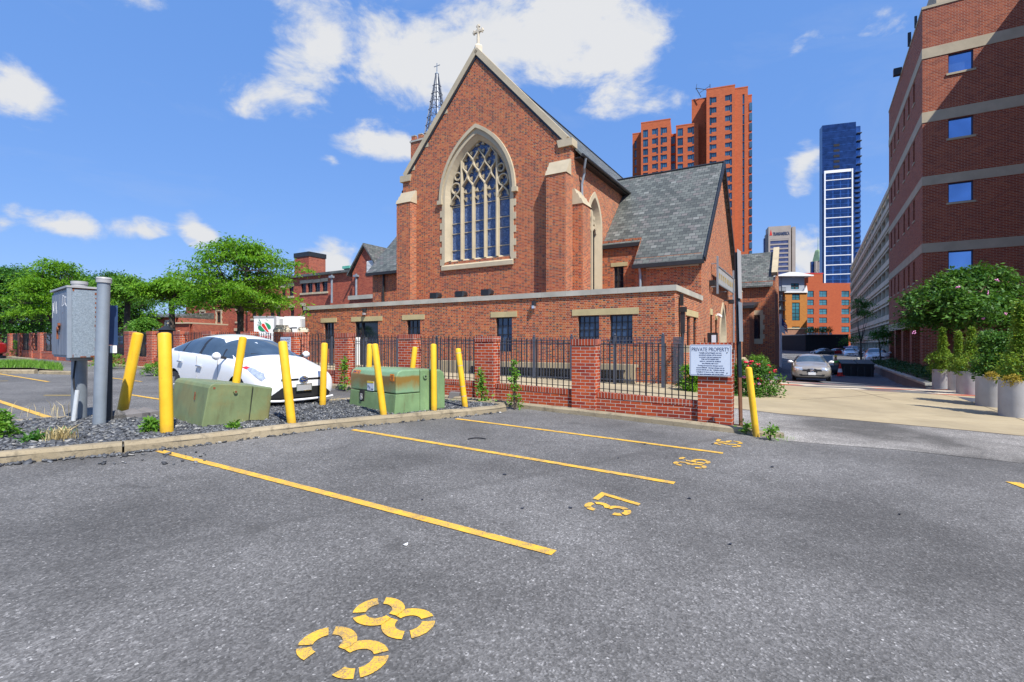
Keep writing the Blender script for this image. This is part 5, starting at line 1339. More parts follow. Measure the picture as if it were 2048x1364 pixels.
b = MB(); b.box(x0-.2, x1-.1, -.3, 14, ZT, ZT+.22)
b.prism([(x1-.45, -.85, gze-.25), (x1-.45, -.85, gze-.05), (gc, -.85, gz1+.22), (gc, -.85, gz1+.0)], (0, 14.5, 0)); b.prism([(gc+gh+.4, -.85, gze-.25), (gc+gh+.4, -.85, gze-.05), (gc, -.85, gz1+.22), (gc, -.85, gz1+.0)], (0, 14.5, 0))
rf = b.build('roof', M['slate'], SB)
ch = rect(589, 505, 618, 552, 2.); b = MB(); b.box(ch[0], ch[1], 2, 4, ZT, ch[3]-.45); c_ = b.build('chimney', M['school_brick'], rf); b = MB(); b.box(ch[0]-.06, ch[1]+.06, 1.94, 4.06, ch[3]-.45, ch[3]); b.build('chimney_cap', M['metal_dark'], c_)
vt = rect(686, 535, 700, 543, 3.); b = MB(); b.box(vt[0]+.15, vt[1]-.15, 3, 3.6, ZT, vt[3]-.1); b.m = 1; b.box(vt[0], vt[1], 2.9, 3.8, vt[3]-.1, vt[3]+.15); b.build('roof_vent', [M['metal_dark'], M['verdigris']], rf)
lv_ = rect(735, 522, 751, 546, -.6); b = MB()
n = 9
for k in range(n): z = lv_[2]+(lv_[3]-lv_[2])*k/n; b.prism([(lv_[0], -.72, z), (lv_[0], -.6, z+.06), (lv_[0], -.6, z+.16), (lv_[0], -.66, z+.10)], (lv_[1]-lv_[0], 0, 0))
b.build('louvre_vent', M['white_frame'], SB)
for grp, cw in ((up, .2), (mid, .18), (low, .16)):
    for w in grp:
        o = window(SB, front(0), *w, .14, M['metal_black'], M['dark_pane'], 2, 4, .06, .05)
        m = MB(); m.box(w[0]-.12, w[1]+.12, -.05, .12, w[3]+.002, w[3]+.30); m.build('lintel', M['trim_stone'], o)
        m = MB(); m.box(w[0]-.10, w[1]+.10, -.07, .12, w[2]-.18, w[2]-.002); m.build('sill', M['trim_stone'], o)
for w in tallw:
    o = window(SB, front(0), *w, .14, M['metal_black'], M['dark_pane'], 2, 4, .06, .05)
    m = MB()
    for k in range(5):
        z = w[2]-.15+(w[3]-w[2]+.3)*k/5; e = .26 if k % 2 == 0 else .16; h_ = (w[3]-w[2]+.3)/5
        m.box(w[0]-e, w[0], -.05, .1, z, z+h_); m.box(w[1], w[1]+e, -.05, .1, z, z+h_)
    m.box(w[0]-.26, w[1]+.26, -.06, .1, w[3]+.153, w[3]+.40); m.box(w[0]-.26, w[1]+.26, -.06, .1, w[2]-.4, w[2]-.153); m.build('stone_surround', M['trim_stone'], o)
for px, y0, y1 in ((664, 553, 606), (713, 551, 606), (495, 560, 624)):
    m = MB(); x = lx(px, -.7); m.tube([(x, -.72, lz(px, y0)), (x, -.72, lz(px, y1, -.7))], .09, 8); m.box(x-.2, x+.2, -.9, -.6, lz(px, y0+6), lz(px, y0+2)); m.build('downspout', M['grey_pipe'], SB)
# lower house with white windows and an arched door, left of the school
FW = Frame(at(300, 640, 52).x, 52., R(-14)); HW = FW.root('brick_rowhouse', 'low red brick house with white windows and slate eaves behind the trees', 'house')
wx = lambda px, s=0.: FW.s(px, 650, s)[0]; wz = lambda px, py: FW.s(px, py)[1]
ww = [(wx(p), wx(q), wz(p, y1), wz(p, y0)) for p, q, y0, y1 in ((230, 243, 640, 660), (303, 314, 640, 660), (328, 340, 640, 660))]
b = MB(); b.wall(wx(205), wx(352), -.3, wz(280, 634), ww, front(0), .12); b.box(wx(205), wx(352), .3, 9, -.3, wz(280, 634)-.01); wl = b.build('wall', M['school_brick'], HW)
b = MB(); b.prism([(wx(205), -.5, wz(280, 636)), (wx(205), -.5, wz(280, 634.5)), (wx(205), 4.5, wz(280, 622)), (wx(205), 9.5, wz(280, 634.5)), (wx(205), 9.5, wz(280, 636))], (wx(352)-wx(205), 0, 0)); b.build('roof', M['slate'], HW)
for w in ww:
    o = window(HW, front(0), *w, .08, M['white_frame'], M['dark_pane'], 2, 3, .16, .16); m = MB(); m.box(w[0]-.2, w[1]+.2, -.1, .1, w[2]-.35, w[2]-.003); m.build('sill', M['trim_stone'], o)
b = MB(); ac_ = wx(372); b.wall(wx(352)+.02, wx(394), -.3, wz(372, 648), [], front(-.8)); b.box(wx(352)+.02, wx(394), -.5, 6, -.3, wz(372, 648)-.02); b.build('porch_wall', M['school_brick'], HW)
b = MB(); b.box(wx(352), wx(394), -1, 6, wz(372, 648), wz(372, 645.5)); b.build('porch_coping', M['trim_stone'], HW)
b = MB(); o_ = arch(ac_, .95, 1.7, 1.2, 8); i_ = arch(ac_, .7, 1.7, .9, 8); strip([(ac_+.95, 0)]+o_+[(ac_-.95, 0)], [(ac_+.7, 0)]+i_+[(ac_-.7, 0)], -.1, -.1, b, front(-.8)); strip([(ac_+.95, 0)]+o_+[(ac_-.95, 0)], [(ac_+.95, 0)]+o_+[(ac_-.95, 0)], -.1, 0, b, front(-.8)); ad = b.build('arched_door', M['trim_stone'], HW)
b = MB(); b.tess([(ac_-.7, 0), (ac_+.7, 0)]+i_, [], front(-.8), -.02); b.build('door_leaf', M['void'], ad)
# brick gate piers by the truck
for k, (p, q, lab) in enumerate(((543, 571, 'brick gate pier with a domed stone cap beside the box truck'), (589, 611, 'brick gate pier with a flat stone cap at the annex corner'))):
    a_ = at(p, 664, 25.5); c_ = at(q, 664, 25.5); o = empty('gate_pier', ((a_.x+c_.x)/2, 25.5+.4, 0), ANG, lab, 'gate pier', 'brick gate piers')
    w = (c_.x-a_.x)/2*.8; m = MB(); m.box(-w, w, -w, w, 0, a_.z); m.build('pier', M['fence_brick'], o); m = MB(); m.lathe([(w*1.55, 0), (w*1.55, .12), (w*1.2, .22), (.3, .36 if k == 0 else .24)], (0, 0, a_.z), 4 if k else 16); m.build('cap', M['stone'], o)
# box truck
tq = at(549, 690, 37); TK = empty('box_truck', (tq.x, tq.y, .55), R(-6), 'white box truck with a red pepper emblem parked by the gate', 'truck')
L_ = lambda px: at(px, 660, 37).x-tq.x
tz_ = lambda py: at(549, py, 37).z-.55
m = MB(); m.box(L_(505), L_(551.5), 0, 6, .9, tz_(632.5)); bxo = m.build('cargo_box', M['white'], TK, bevel=.03)
m = MB(); m.box(L_(505)-.01, L_(551.5)+.01, -.03, .05, tz_(635.5), tz_(632)); m.box(L_(551.5)-.12, L_(551.5)+.02, -.03, .06, .9, tz_(635.6)); m.build('box_frame', M['plate_grey'], bxo)
def flat(name, pts, mat, y, par):
    m = MB(); m.prism([(x, y, z) for x, z in pts], (0, -.008, 0)); return m.build(name, mat, par)
cx, cz = L_(528), tz_(654)
el = lambda ox, oz, a, b_, rot: [(cx+ox+a*math.cos(t)*math.cos(rot)-b_*math.sin(t)*math.sin(rot), cz+oz+a*math.cos(t)*math.sin(rot)+b_*math.sin(t)*math.cos(rot)) for t in [k*math.pi/10 for k in range(20)]]
flat('leaf_mark', el(.22, .10, .33, .17, -.6), M['green_paint'], -.031, bxo); flat('leaf_mark', el(-.22, -.10, .30, .17, -.5), M['green_paint'], -.031, bxo)
flat('pepper_outline', [(cx-.20, cz+.30), (cx-.27, cz+.1), (cx+.20, cz-.42), (cx+.42, cz-.40), (cx+.05, cz+.30)], M['white'], -.041, bxo)
flat('pepper_mark', [(cx-.15, cz+.26), (cx-.21, cz+.12), (cx+.22, cz-.36), (cx+.37, cz-.36), (cx+.0, cz+.24)], M['red_paint'], -.051, bxo)
for dx, dz_ in ((-.42, .62), (-.5, .42), (-.55, .2)): m = MB(); m.bar((cx-.2, -.045, cz+.22), (cx+dx, -.045, cz+dz_), .02); m.build('stem_mark', M['green_paint'], bxo)
text_mesh('Fresco', .36, M['red_paint'], bxo, 'lettering', 'CENTER', .004, False, (cx, -.035, cz-.80), (R(90), 0, 0)); text_mesh('410 555 0123', .15, M['ink'], bxo, 'phone_lettering', 'CENTER', .004, False, (cx, -.035, cz-1.15), (R(90), 0, 0)) if False else None
m = MB(); m.box(L_(557.5), L_(594), .6, 5.2, .9, tz_(636)); m.prism([(L_(557.5), .6, tz_(636)), (L_(594), .6, tz_(636)), (L_(594)-.15, .6, tz_(632)), (L_(557.5)+.1, .6, tz_(632))], (0, 4.6, 0)); m.build('front_body', M['white'], TK)
m = MB(); m.box(L_(551.6), L_(557.4), .5, 4, .8, tz_(637)); m.build('gap_panel', M['plate_grey'], TK)
m = MB(); m.box(L_(594)+.02, L_(604), .8, 5, 1.0, tz_(654)); m.prism([(L_(594)+.02, .8, tz_(654)), (L_(603), .8, tz_(654)), (L_(596), .8, tz_(640)), (L_(594)+.02, .8, tz_(637))], (0, 4.2, 0)); m.build('cab', M['plate_grey'], TK)
m = MB(); m.bar((L_(581), .2, tz_(655)), (L_(584), .2, tz_(672)), .06); m.box(L_(569), L_(580), .15, .3, tz_(657.5), tz_(655)); m.box(L_(583), L_(592), .15, .3, tz_(657), tz_(654.5)); m.box(L_(569), L_(574), .15, .3, tz_(668), tz_(658)); m.build('mirror_arm', M['black_plastic'], TK)
for x in (L_(512), L_(545), L_(590)):
    for y in (.6, 5.2):
        m = MB(); m.tube([(x, y-.15, .5), (x, y+.15, .5)], .5, 16); m.build('wheel', M['rubber'], TK)
# ------------------------------------------------------------------ trees and plants
def leaf_quads(C, D, N, ln, wd):
    """diamond leaves: centres C, along D, facing N (unit rows), length ln, width wd (n,)"""
    S = np.cross(D, N); S /= np.linalg.norm(S, axis=1)[:, None]+1e-9
    l = (ln/2)[:, None]; w = (wd/2)[:, None]
    V = np.stack([C-D*l, C+S*w+D*l*.1, C+D*l, C-S*w+D*l*.1], 1)
    return V
def rnd_unit(n, rng):
    v = rng.normal(size=(n, 3)); return v/np.linalg.norm(v, axis=1)[:, None]
def leaves_obj(name, parent, mat, quads):
    V = np.concatenate(quads).reshape(-1, 3); n = len(V)//4
    return np_mesh(name, V, np.arange(n*4).reshape(-1, 4), mat, parent)
def sprays(cent, rng, per, ext, flat, ln, wd, droop=.5, up=.7):
    n = len(cent); k = n*per
    off = rng.normal(size=(n, per, 3))*.5; off[:, :, 2] *= flat
    e = (ext*rng.uniform(.6, 1.25, n))[:, None, None]
    r2 = (off[:, :, 0]**2+off[:, :, 1]**2)
    off[:, :, 2] -= r2*droop*.5
    P = (cent[:, None, :]+off*e).reshape(-1, 3)
    D = off.reshape(-1, 3)+rnd_unit(k, rng)*.55; D[:, 2] -= droop*.6; D /= np.linalg.norm(D, axis=1)[:, None]
    N = rnd_unit(k, rng); N[:, 2] = np.abs(N[:, 2])+up; N -= D*(N*D).sum(1)[:, None]; N /= np.linalg.norm(N, axis=1)[:, None]+1e-9
    L = ln*rng.uniform(.6, 1.3, k)
    return leaf_quads(P, D, N, L, L*wd)
def tree(name, label, x, y, h, r, base, trunk_r, n, per, ext, leaf, mats, forks=4, fork_h=.35, seed=1, flat=.35, wd=.38, droop=.5, group=None, prof=None, cat='tree', lean=(0, 0), hole=.35):
    rng = np.random.default_rng(seed); rr = random.Random(seed); z0 = gz(x, y); n = int(n*1.55)
    T = empty(name, (x, y, z0), rr.uniform(0, 6), label, cat, group)
    prof = prof or (lambda t: .55+.45*math.sin(math.pi*min(1, t*1.15+.12)) if t < .75 else max(.12, 1.55*(1-t)+.12))
    C = []
    ph = rng.uniform(0, 6.28, 6); nc = max(7, n//11); A_ = []
    while len(A_) < nc:
        t = rng.uniform(0, 1)**.9; a = rng.uniform(0, 6.283)
        lump = .80+.16*math.sin(3*a+ph[0]+4*t)+.14*math.sin(5*a+ph[1]-7*t)+.10*math.sin(9*a+ph[2]+11*t)
        R_ = r*prof(t)*lump; q = rng.uniform(hole, 1)**.55
        if len(A_) % 7 == 0: q = rng.uniform(1.05, 1.25)          # a few boughs reach out of the outline
        A_.append((R_*q*math.cos(a), R_*q*math.sin(a), base+(h-base)*t))
    A_ = np.array(A_)                                   # boughs: flat tiers of sprays with air between them
    k_ = rng.integers(0, nc, n); br = r*rng.uniform(.16, .34, nc)
    C = A_[k_]+rng.normal(size=(n, 3))*np.stack([br[k_], br[k_], br[k_]*.30], 1)*.75
    C[:, 2] -= .18*((C[:, 0]-A_[k_, 0])**2+(C[:, 1]-A_[k_, 1])**2)/(br[k_]+.1)
    m = MB(); fz = base*(.55+fork_h) if fork_h < .5 else base*fork_h
    bend = rr.uniform(-.12, .12)
    m.tube([(0, 0, -.15), (bend*.5, .03, fz*.5), (bend, .0, fz)], [trunk_r*1.25, trunk_r, trunk_r*.9], 9)
    limbs = []
    for k in range(forks):
        a = 6.283*k/forks+rr.uniform(-.4, .4); rad = r*rr.uniform(.35, .6)
        top = Vector((rad*math.cos(a), rad*math.sin(a), base+(h-base)*rr.uniform(.42, .72)))
        p0 = Vector((bend, 0, fz-.05)); p1 = Vector((rad*.35*math.cos(a), rad*.35*math.sin(a), fz+(top.z-fz)*.35))
        pts = [p0.lerp(p1, s/6).lerp(p1.lerp(top, s/6), s/6) for s in range(7)]
        m.tube(pts, [trunk_r*(.66-.52*s/6) for s in range(7)], 6); limbs += pts[1:]
    trunk = m.build('trunk', mats[1], T, smooth=True)
    m = MB(); LP = np.array([tuple(p) for p in limbs])
    for c in C[::2]:
        d = np.linalg.norm(LP-c, axis=1)+np.where(LP[:, 2] > c[2], 1.5, 0); q = LP[int(np.argmin(d))]
        mid = (q+c)/2+np.array([0, 0, -.08*np.linalg.norm(c-q)]); m.tube([q, mid, c], [trunk_r*.16+.006, trunk_r*.09+.004, .004], 4, cap=False)
    m.build('branch', mats[1], T)
    leaves_obj('crown', T, mats[0], [sprays(C, rng, per, ext, flat, leaf, wd, droop)])
    return T
def px_tree(name, label, px, Y, top, half, bot, **k):
    p = at(px, 690, Y); z0 = gz(p.x, Y); h = EYE+(HY-top)/F*Y-z0; b = EYE+(HY-bot)/F*Y-z0
    return tree(name, label, p.x, Y, h, half/F*Y, max(.8, b), **k)
LOC = (M['leaf_locust'], M['bark']); DRK = (M['leaf_dark'], M['bark']); MID = (M['leaf_mid'], M['bark'])
TG = 'street trees behind the brick fence'
px_tree('locust_tree', 'bright green locust tree with a forked dark trunk left of the box truck', 482, 24, 480, 112, 606, trunk_r=.15, n=330, per=44, ext=.52, leaf=.17, mats=LOC, forks=5, fork_h=.32, seed=11, flat=.34, group=TG, hole=.2)
px_tree('locust_tree', 'rounded locust tree whose trunk rises behind the white hatchback\'s tail', 346, 27, 562, 56, 590, trunk_r=.15, n=190, per=44, ext=.6, leaf=.18, mats=LOC, forks=4, seed=5, group=TG)
px_tree('locust_tree', 'locust tree with low foliage right behind the grey pipe', 252, 30, 556, 52, 590, trunk_r=.16, n=200, per=44, ext=.62, leaf=.19, mats=MID, forks=4, seed=8, group=TG)
px_tree('locust_tree', 'broad locust tree behind the galvanised cabinet, top sprays above its neighbours', 112, 32, 520, 74, 650, trunk_r=.16, n=320, per=42, ext=.66, leaf=.19, mats=LOC, forks=5, seed=21, group=TG)
px_tree('street_tree', 'dense tree above the stop sign at the left edge', 12, 36, 540, 78, 664, trunk_r=.18, n=330, per=44, ext=.75, leaf=.21, mats=DRK, forks=4, seed=31, group=TG)
px_tree('background_tree', 'dark green tree top rising behind the lighter locusts, left of the chimney', 232, 50, 543, 58, 655, trunk_r=.22, n=330, per=40, ext=.95, leaf=.28, mats=DRK, forks=4, seed=41, flat=.6, group='dark trees in the rear')
px_tree('background_tree', 'dark tree behind the broad locust at the far left', 60, 54, 538, 78, 664, trunk_r=.22, n=360, per=40, ext=1.0, leaf=.28, mats=DRK, forks=4, seed=42, flat=.6, group='dark trees in the rear')
px_tree('background_tree', 'darker tree filling the gap between two locusts', 160, 52, 552, 48, 662, trunk_r=.2, n=300, per=40, ext=1.0, leaf=.28, mats=DRK, forks=4, seed=43, flat=.6, group='dark trees in the rear')
px_tree('small_tree', 'small light green tree between two locust trunks before the white windows', 288, 24, 640, 22, 662, trunk_r=.07, n=80, per=40, ext=.36, leaf=.13, mats=MID, forks=3, seed=44, group=TG)
px_tree('crape_myrtle', 'spreading crape myrtle with a few pink blossoms behind the planters', 1940, 22.5, 542, 106, 642, trunk_r=.09, n=560, per=40, ext=.46, leaf=.155, mats=(M['leaf_myrtle'], M['pale_bark']), forks=7, fork_h=.05, seed=51, flat=.5, wd=.55, droop=.3)
def blossoms():
    T = bpy.data.objects['crape_myrtle']
    for k, (px, py) in enumerate(((1916, 573), (1976, 586), (1970, 621), (1966, 636), (2010, 627), (1981, 668), (1828, 665), (1994, 560))):
        p = at(px, py, 19.9+.25*(k % 3)); m = MB(); r = random.Random(k)
        for i in range(6):
            o = Vector((r.gauss(0, .03), r.gauss(0, .03), r.gauss(0, .03))); m.lathe([(.001, -.03), (.028, 0), (.001, .03)], p+o, 5)
        b_ = m.build('blossom', M['petal_pink'], T); b_.matrix_parent_inverse = Matrix.LocRotScale(T.location, T.rotation_euler, None).inverted()
blossoms()
px_tree('alley_tree', 'thin dark tree in the garage shade down the alley', 1722, 52, 600, 24, 680, trunk_r=.08, n=50, per=30, ext=.7, leaf=.2, mats=DRK, forks=4, seed=61, flat=.5, hole=.4)
px_tree('alley_tree', 'dark young tree by the garage, partly hidden by the crape myrtle', 1762, 44, 650, 14, 700, trunk_r=.06, n=34, per=30, ext=.6, leaf=.2, mats=DRK, forks=3, seed=62, flat=.5)

def bush(name, label, P, r, h, n, per, leaf, mat, cat='shrub', group=None, seed=1, prof=None, wd=.5, ext=.16, rot=0., z=None):
    rng = np.random.default_rng(seed); T = empty(name, tuple(P), 0, label, cat, group)
    prof = prof or (lambda t: math.sqrt(max(.05, 1-(t*1.0-.15)**2)))
    t = rng.uniform(0, 1, n); a = rng.uniform(0, 6.283, n); q = rng.uniform(.15, 1, n)**.5
    pr = np.array([prof(v) for v in t]); lump = .85+.2*np.sin(3*a+seed)+.12*np.sin(7*a+5*t)
    C = np.stack([r*pr*q*lump*np.cos(a), r*pr*q*lump*np.sin(a), h*t], 1)
    leaves_obj('foliage', T, mat, [sprays(C, rng, per, ext, .8, leaf, wd, .2, .4)])
    m = MB(); 
    for k in range(6):
        c = C[k*n//6]; m.tube([(0, 0, -.1), (c[0]*.4, c[1]*.4, c[2]*.6), c], [.012*h+.004, .009*h+.003, .003], 5)
    m.build('stem', M['bark'], T); return T
def weed(name, label, px, py, h, n, mat, group=None, seed=1, spread=.12, broad=.25, cat='weed', dz=.1):
    """tuft of narrow blades or leafy stems"""
    rng = np.random.default_rng(seed); p = G(px, py); T = None
    a = rng.uniform(0, 6.283, n); l = h*rng.uniform(.35, 1, n); lean = rng.uniform(.1, .9, n)
    B = np.stack([rng.normal(0, spread*.5, n), rng.normal(0, spread*.5, n), np.zeros(n)], 1)
    d1 = np.stack([np.cos(a)*lean*.5, np.sin(a)*lean*.5, np.ones(n)], 1); d2 = np.stack([np.cos(a)*lean*1.4, np.sin(a)*lean*1.4, np.ones(n)*.5], 1)
    s = np.stack([-np.sin(a), np.cos(a), np.zeros(n)], 1)*(l*broad*.16)[:, None]
    m1 = B+d1*(l*.5)[:, None]; m2 = m1+d2*(l*.45)[:, None]
    V = np.stack([B-s*.6, B+s*.6, m1+s, m1-s, m2+s*.2, m2-s*.2], 1)
    o = np_mesh(name, V.reshape(-1, 3), (np.arange(n)[:, None, None]*6+np.array([(0, 1, 2, 3), (3, 2, 4, 5)])[None]).reshape(-1, 4), mat); o.location = (p.x, p.y, p.z+dz); return tag(o, label, cat, group)
WG = 'weeds growing in the gravel'
def leafy(name, label, px, py, h, w, n, group=None, seed=1, mat='leaf_weed', dz=.1, cat='weed'):
    p = G(px, py, dz); return bush(name, label, p, w, h, n, 16, .07, M[mat], cat, group, seed, lambda t: .35+.75*(1-t)**.7, .45, .09)
leafy('leafy_weed', 'bushy green weed at the left edge of the gravel', -4, 876, .33, .24, 60, WG, 3)
leafy('leafy_weed', 'small green weed beside the upright bollard at the kerb', 304, 866, .16, .12, 22, WG, 4)
leafy('moss_clump', 'low dark green moss clump in the gravel', 66, 884, .05, .10, 30, WG, 5, 'leaf_dark')
weed('grass_tuft', 'dry yellow and green grass tuft on the island kerb', 122, 897, .27, 150, M['dry_grass'], WG, 6, .14, .18)
weed('grass_tuft', 'green blades growing through the dry tuft near the kerb', 120, 893, .24, 28, M['leaf_weed'], WG, 7, .08, .25)
weed('dry_stalks', 'bare dry stalks behind the cabinet post', 70, 848, .38, 26, M['dry_grass'], WG, 8, .5, .06)
weed('dry_stalks', 'sparse dry stalks left of the grey conduit', 128, 846, .36, 14, M['dry_grass'], WG, 9, .22, .07)
weed('dry_grass_clump', 'dry grass along the foot of the olive transformer box', 452, 853, .16, 90, M['dry_grass'], WG, 10, .42, .09)
weed('dry_grass_clump', 'dry stems at the corner of the rusty transformer box', 806, 836, .16, 26, M['dry_grass'], WG, 11, .2, .09)
weed('dry_grass_clump', 'thin dry stems behind the tall slim bollard near the hatchback', 672, 814, .2, 20, M['dry_grass'], WG, 12, .14, .07)
weed('grass_tuft', 'short grass patch between the rusty box and the striped bollard', 900, 812, .1, 60, M['leaf_weed'], WG, 13, .3, .15)
leafy('leafy_weed', 'green weed at the base of the olive transformer box', 468, 859, .06, .08, 12, WG, 14)
FG_ = 'weeds along the brick fence'
def climber(label, px, py, h, seed):
    p = G(px, py, .08); return bush('tall_weed', label, p, .15, h, 34, 9, .085, M['leaf_weed'], 'weed', FG_, seed, lambda t: 1.0 if t < .25 else max(.14, .75-t*.7), .5, .10)
climber('tall leafy weed climbing the fence panel behind the island tip', 1029, 812, .95, 21)
climber('tall weed at the brick pier behind the striped bollard', 963, 805, .75, 22)
climber('leafy weed between pier and fence right of the white hatchback', 689, 776, .85, 23)
leafy('leafy_weed', 'green weeds at the fence foot behind the grey pipe', 222, 733, .55, .55, 80, FG_, 24)
leafy('leafy_weed', 'green weeds at the fence foot left of the leaning bollard top', 204, 731, .5, .4, 60, FG_, 27)
leafy('leafy_weed', 'low weeds at the fence foot beside the hatchback tail', 308, 746, .35, .5, 60, FG_, 25)
leafy('leafy_weed', 'low weeds at the fence foot between the two left bollards', 338, 750, .3, .45, 50, FG_, 26)
leafy('leafy_weed', 'sprouting weed in the fence corner near the yellow block', 34, 711, .95, .4, 70, FG_, 28)
leafy('leafy_weed', 'single leafy weed right of the rightmost bollard', 1541, 868, .2, .045, 9, 'weeds beside the rightmost bollard', 29)
weed('grass_tuft', 'yellow green tuft at the broken kerb end', 1562, 878, .1, 50, M['leaf_weed'], 'weeds beside the rightmost bollard', 30, .2, .2, dz=0)
leafy('leafy_weed', 'small weed between the dark post and the rightmost bollard', 1494, 862, .12, .07, 9, 'weeds beside the rightmost bollard', 31, dz=.06)
# small grassy island on the far lot
gi = P2((-60, 741), (60, 741), (128, 748), (120, 733), (60, 727), (-60, 727))
def grass_area(name, poly, n, h, mat, label, z=.1):
    lo, hi = np.min(poly, 0), np.max(poly, 0); P = RNG.uniform(lo, hi, (n*3, 2)); P = P[inside(P, poly)][:n]; k = len(P)
    Z = np.array([gz(x, y) for x, y in P])+z; a = RNG.uniform(0, 6.283, k); l = h*RNG.uniform(.4, 1.2, k); s = np.stack([np.cos(a), np.sin(a), 0*a], 1)*(l*.10)[:, None]
    B = np.stack([P[:, 0], P[:, 1], Z], 1); Tp = B+np.stack([RNG.normal(0, .35, k)*l, RNG.normal(0, .35, k)*l, l], 1)
    V = np.stack([B-s, B+s, Tp], 1); return tag(np_mesh(name, V.reshape(-1, 3), np.arange(k*3).reshape(-1, 3), mat), label, 'grass', kind='stuff')
tag(sheet('grass_island_bed', [gi], .10, M['soil']), 'earth of the small grassy island', kind='structure')
kerb('grass_island_kerb', P2((-60, 747), (68, 747.5)), .16, .14, 'concrete kerb of the small grassy island, left length'); kerb('grass_island_kerb', P2((77, 748), (140, 749.5)), .16, .12, 'concrete kerb of the small grassy island, right length')
grass_area('grass', gi, 5000, .15, M['leaf_weed'], 'green weedy grass on the small kerbed island')
for k, (a, b_) in enumerate((((-30, 714), (24, 717)), ((24, 718), (60, 722)))): kerb('wheel_stop', P2(a, b_), .18, .14, 'low concrete kerb piece near the yellow block')
# raised bed, retaining wall and ground cover by the office block
WA = 8.35
o = empty('retaining_wall', tuple(g(WA, 9.2))+(0,), ANG, 'low stone retaining wall of the planted bed by the office block', 'wall')
m = MB(); m.box(0, .28, 0, 34, -1.4, -.22); m.build('wall', M['rubble'], o); m = MB(); m.box(-.03, .31, -.03, 34, -.22, -.12); m.build('coping', M['coping'], o)
bed = [tuple(g(WA+.29, 9.3)), tuple(g(13.6, 7.5)), tuple(g(13.6, 23.5)), tuple(g(10.3, 23.7)), tuple(g(10.3, 42)), tuple(g(WA+.29, 42))]
m = MB(); m.poly(*[(p[0], p[1], -.16) for p in bed]); tag(m.build('planted_bed', M['soil']), 'earth of the raised bed', kind='structure')
def cover(name, poly, n, h, z0, leaf, mat, label):
    lo, hi = np.min(poly, 0), np.max(poly, 0); P = RNG.uniform(lo, hi, (n*4, 2)); P = P[inside(P, poly)][:n]
    z = z0+h*(.35+.65*np.abs(np.sin(P[:, 0]*2.1)*np.cos(P[:, 1]*1.7)))*RNG.uniform(.2, 1, len(P))
    C = np.stack([P[:, 0], P[:, 1], z], 1)
    o = leaves_obj(name, None, mat, [sprays(C, RNG, 9, .22, .6, leaf, .5, .2, .6)]); return tag(o, label, 'ground cover', kind='stuff')
cover('ground_cover', bed, 2600, .55, -.15, .13, M['leaf_cover'], 'dark green ground cover in the raised bed')
# planters with conifers
PLG = 'round concrete planters'
def planter(px0, px1, y0, y1, label, plants):
    p = G((px0+px1)/2, y1); Y = p.y; r = (px1-px0)/2/F*Y; h = (y1-y0)/F*Y; c = Vector((p.x, p.y+r*.6, gz(p.x, p.y)))
    o = empty('concrete_planter', tuple(c), 0, label, 'planter', PLG)
    m = MB(); m.lathe([(r*.96, -.1), (r, .0), (r, h), (r*.88, h+.0), (r*.86, h-.12), (.01, h-.12)], n=28); m.build('tub', M['planter'], o, smooth=True, angle=30)
    m = MB(); m.lathe([(r*.86, h-.13), (r*.86, h-.10), (.01, h-.08)], n=20); m.build('soil', M['soil'], o)
    return c, r, h
CONE = lambda t: .8+.2*math.sin(t*5) if t < .35 else max(.07, .85*(1-(t-.35)/.2)) if t < .47 else max(.03, .25*(1-(t-.47)/.53)**.9)
def conifer(c, r, h, top_px, label, seed, wide=1.7, lean=0.):
    H = EYE+(HY-top_px)/F*c.y-(c.z+h)
    return bush('conifer', label, (c.x, c.y, c.z+h-.1), r*wide, H, int(300*H), 24, .06, M['leaf_conifer'], 'conifer', 'conifers in the planters', seed, CONE, .5, .09)
c, r, h = planter(1877, 1910, 739, 777, 'concrete planter farthest left of the row before the office block', 0); conifer(c, r, h, 652, 'green cone-shaped conifer in the leftmost planter', 1)
c, r, h = planter(1909, 1942, 741, 781, 'concrete planter half hidden behind its larger neighbour, second from left', 0); conifer(c, r, h, 660, 'slim conifer in the second planter from the left', 2, .8)
c, r, h = planter(1932, 1979, 743, 790, 'pale concrete planter in the middle of the row holding a yellow green conifer', 0); conifer(c, r, h, 650, 'bushy yellow green conifer with a spire, in the middle planter', 3, 1.7)
c, r, h = planter(1975, 2030, 754, 815, 'grey concrete planter beside the grey floor plate, second from right', 0)
bush('planter_shrub', 'large dark green shrub in the second planter from the right', (c.x+.22, c.y+.2, c.z+h-.1), .54, 1.3, 240, 26, .08, M['leaf_myrtle'], 'shrub', None, 4, None, .5, .14)
bush('golden_plant', 'golden leaved plant at the left rim of the second planter from the right', (c.x-.22, c.y-.2, c.z+h-.08), .18, .2, 34, 14, .05, M['leaf_gold'], 'plant', 'golden plants', 5, None, .5, .08)
c, r, h = planter(2022, 2078, 762, 836, 'grey concrete planter cut off by the right edge', 0)
bush('planter_shrub', 'green conifer shrub at the right edge, in the planter cut by the edge', (c.x+.2, c.y+.1, c.z+h-.1), .5, 1.9, 300, 24, .07, M['leaf_conifer'], 'shrub', None, 6, CONE, .5, .12)
bush('golden_plant', 'golden leaved plant in the planter at the right edge', (c.x-.22, c.y-.15, c.z+h-.08), .18, .22, 36, 14, .05, M['leaf_gold'], 'plant', 'golden plants', 7, None, .5, .08)
m = MB(); q = [G(*p, .008) for p in ((1913, 793), (1960, 797), (1975, 806), (1940, 803))]; m.poly(*q); tag(m.build('floor_plate', M['metal_fence']), 'grey metal cover plate set in the apron', 'cover plate')
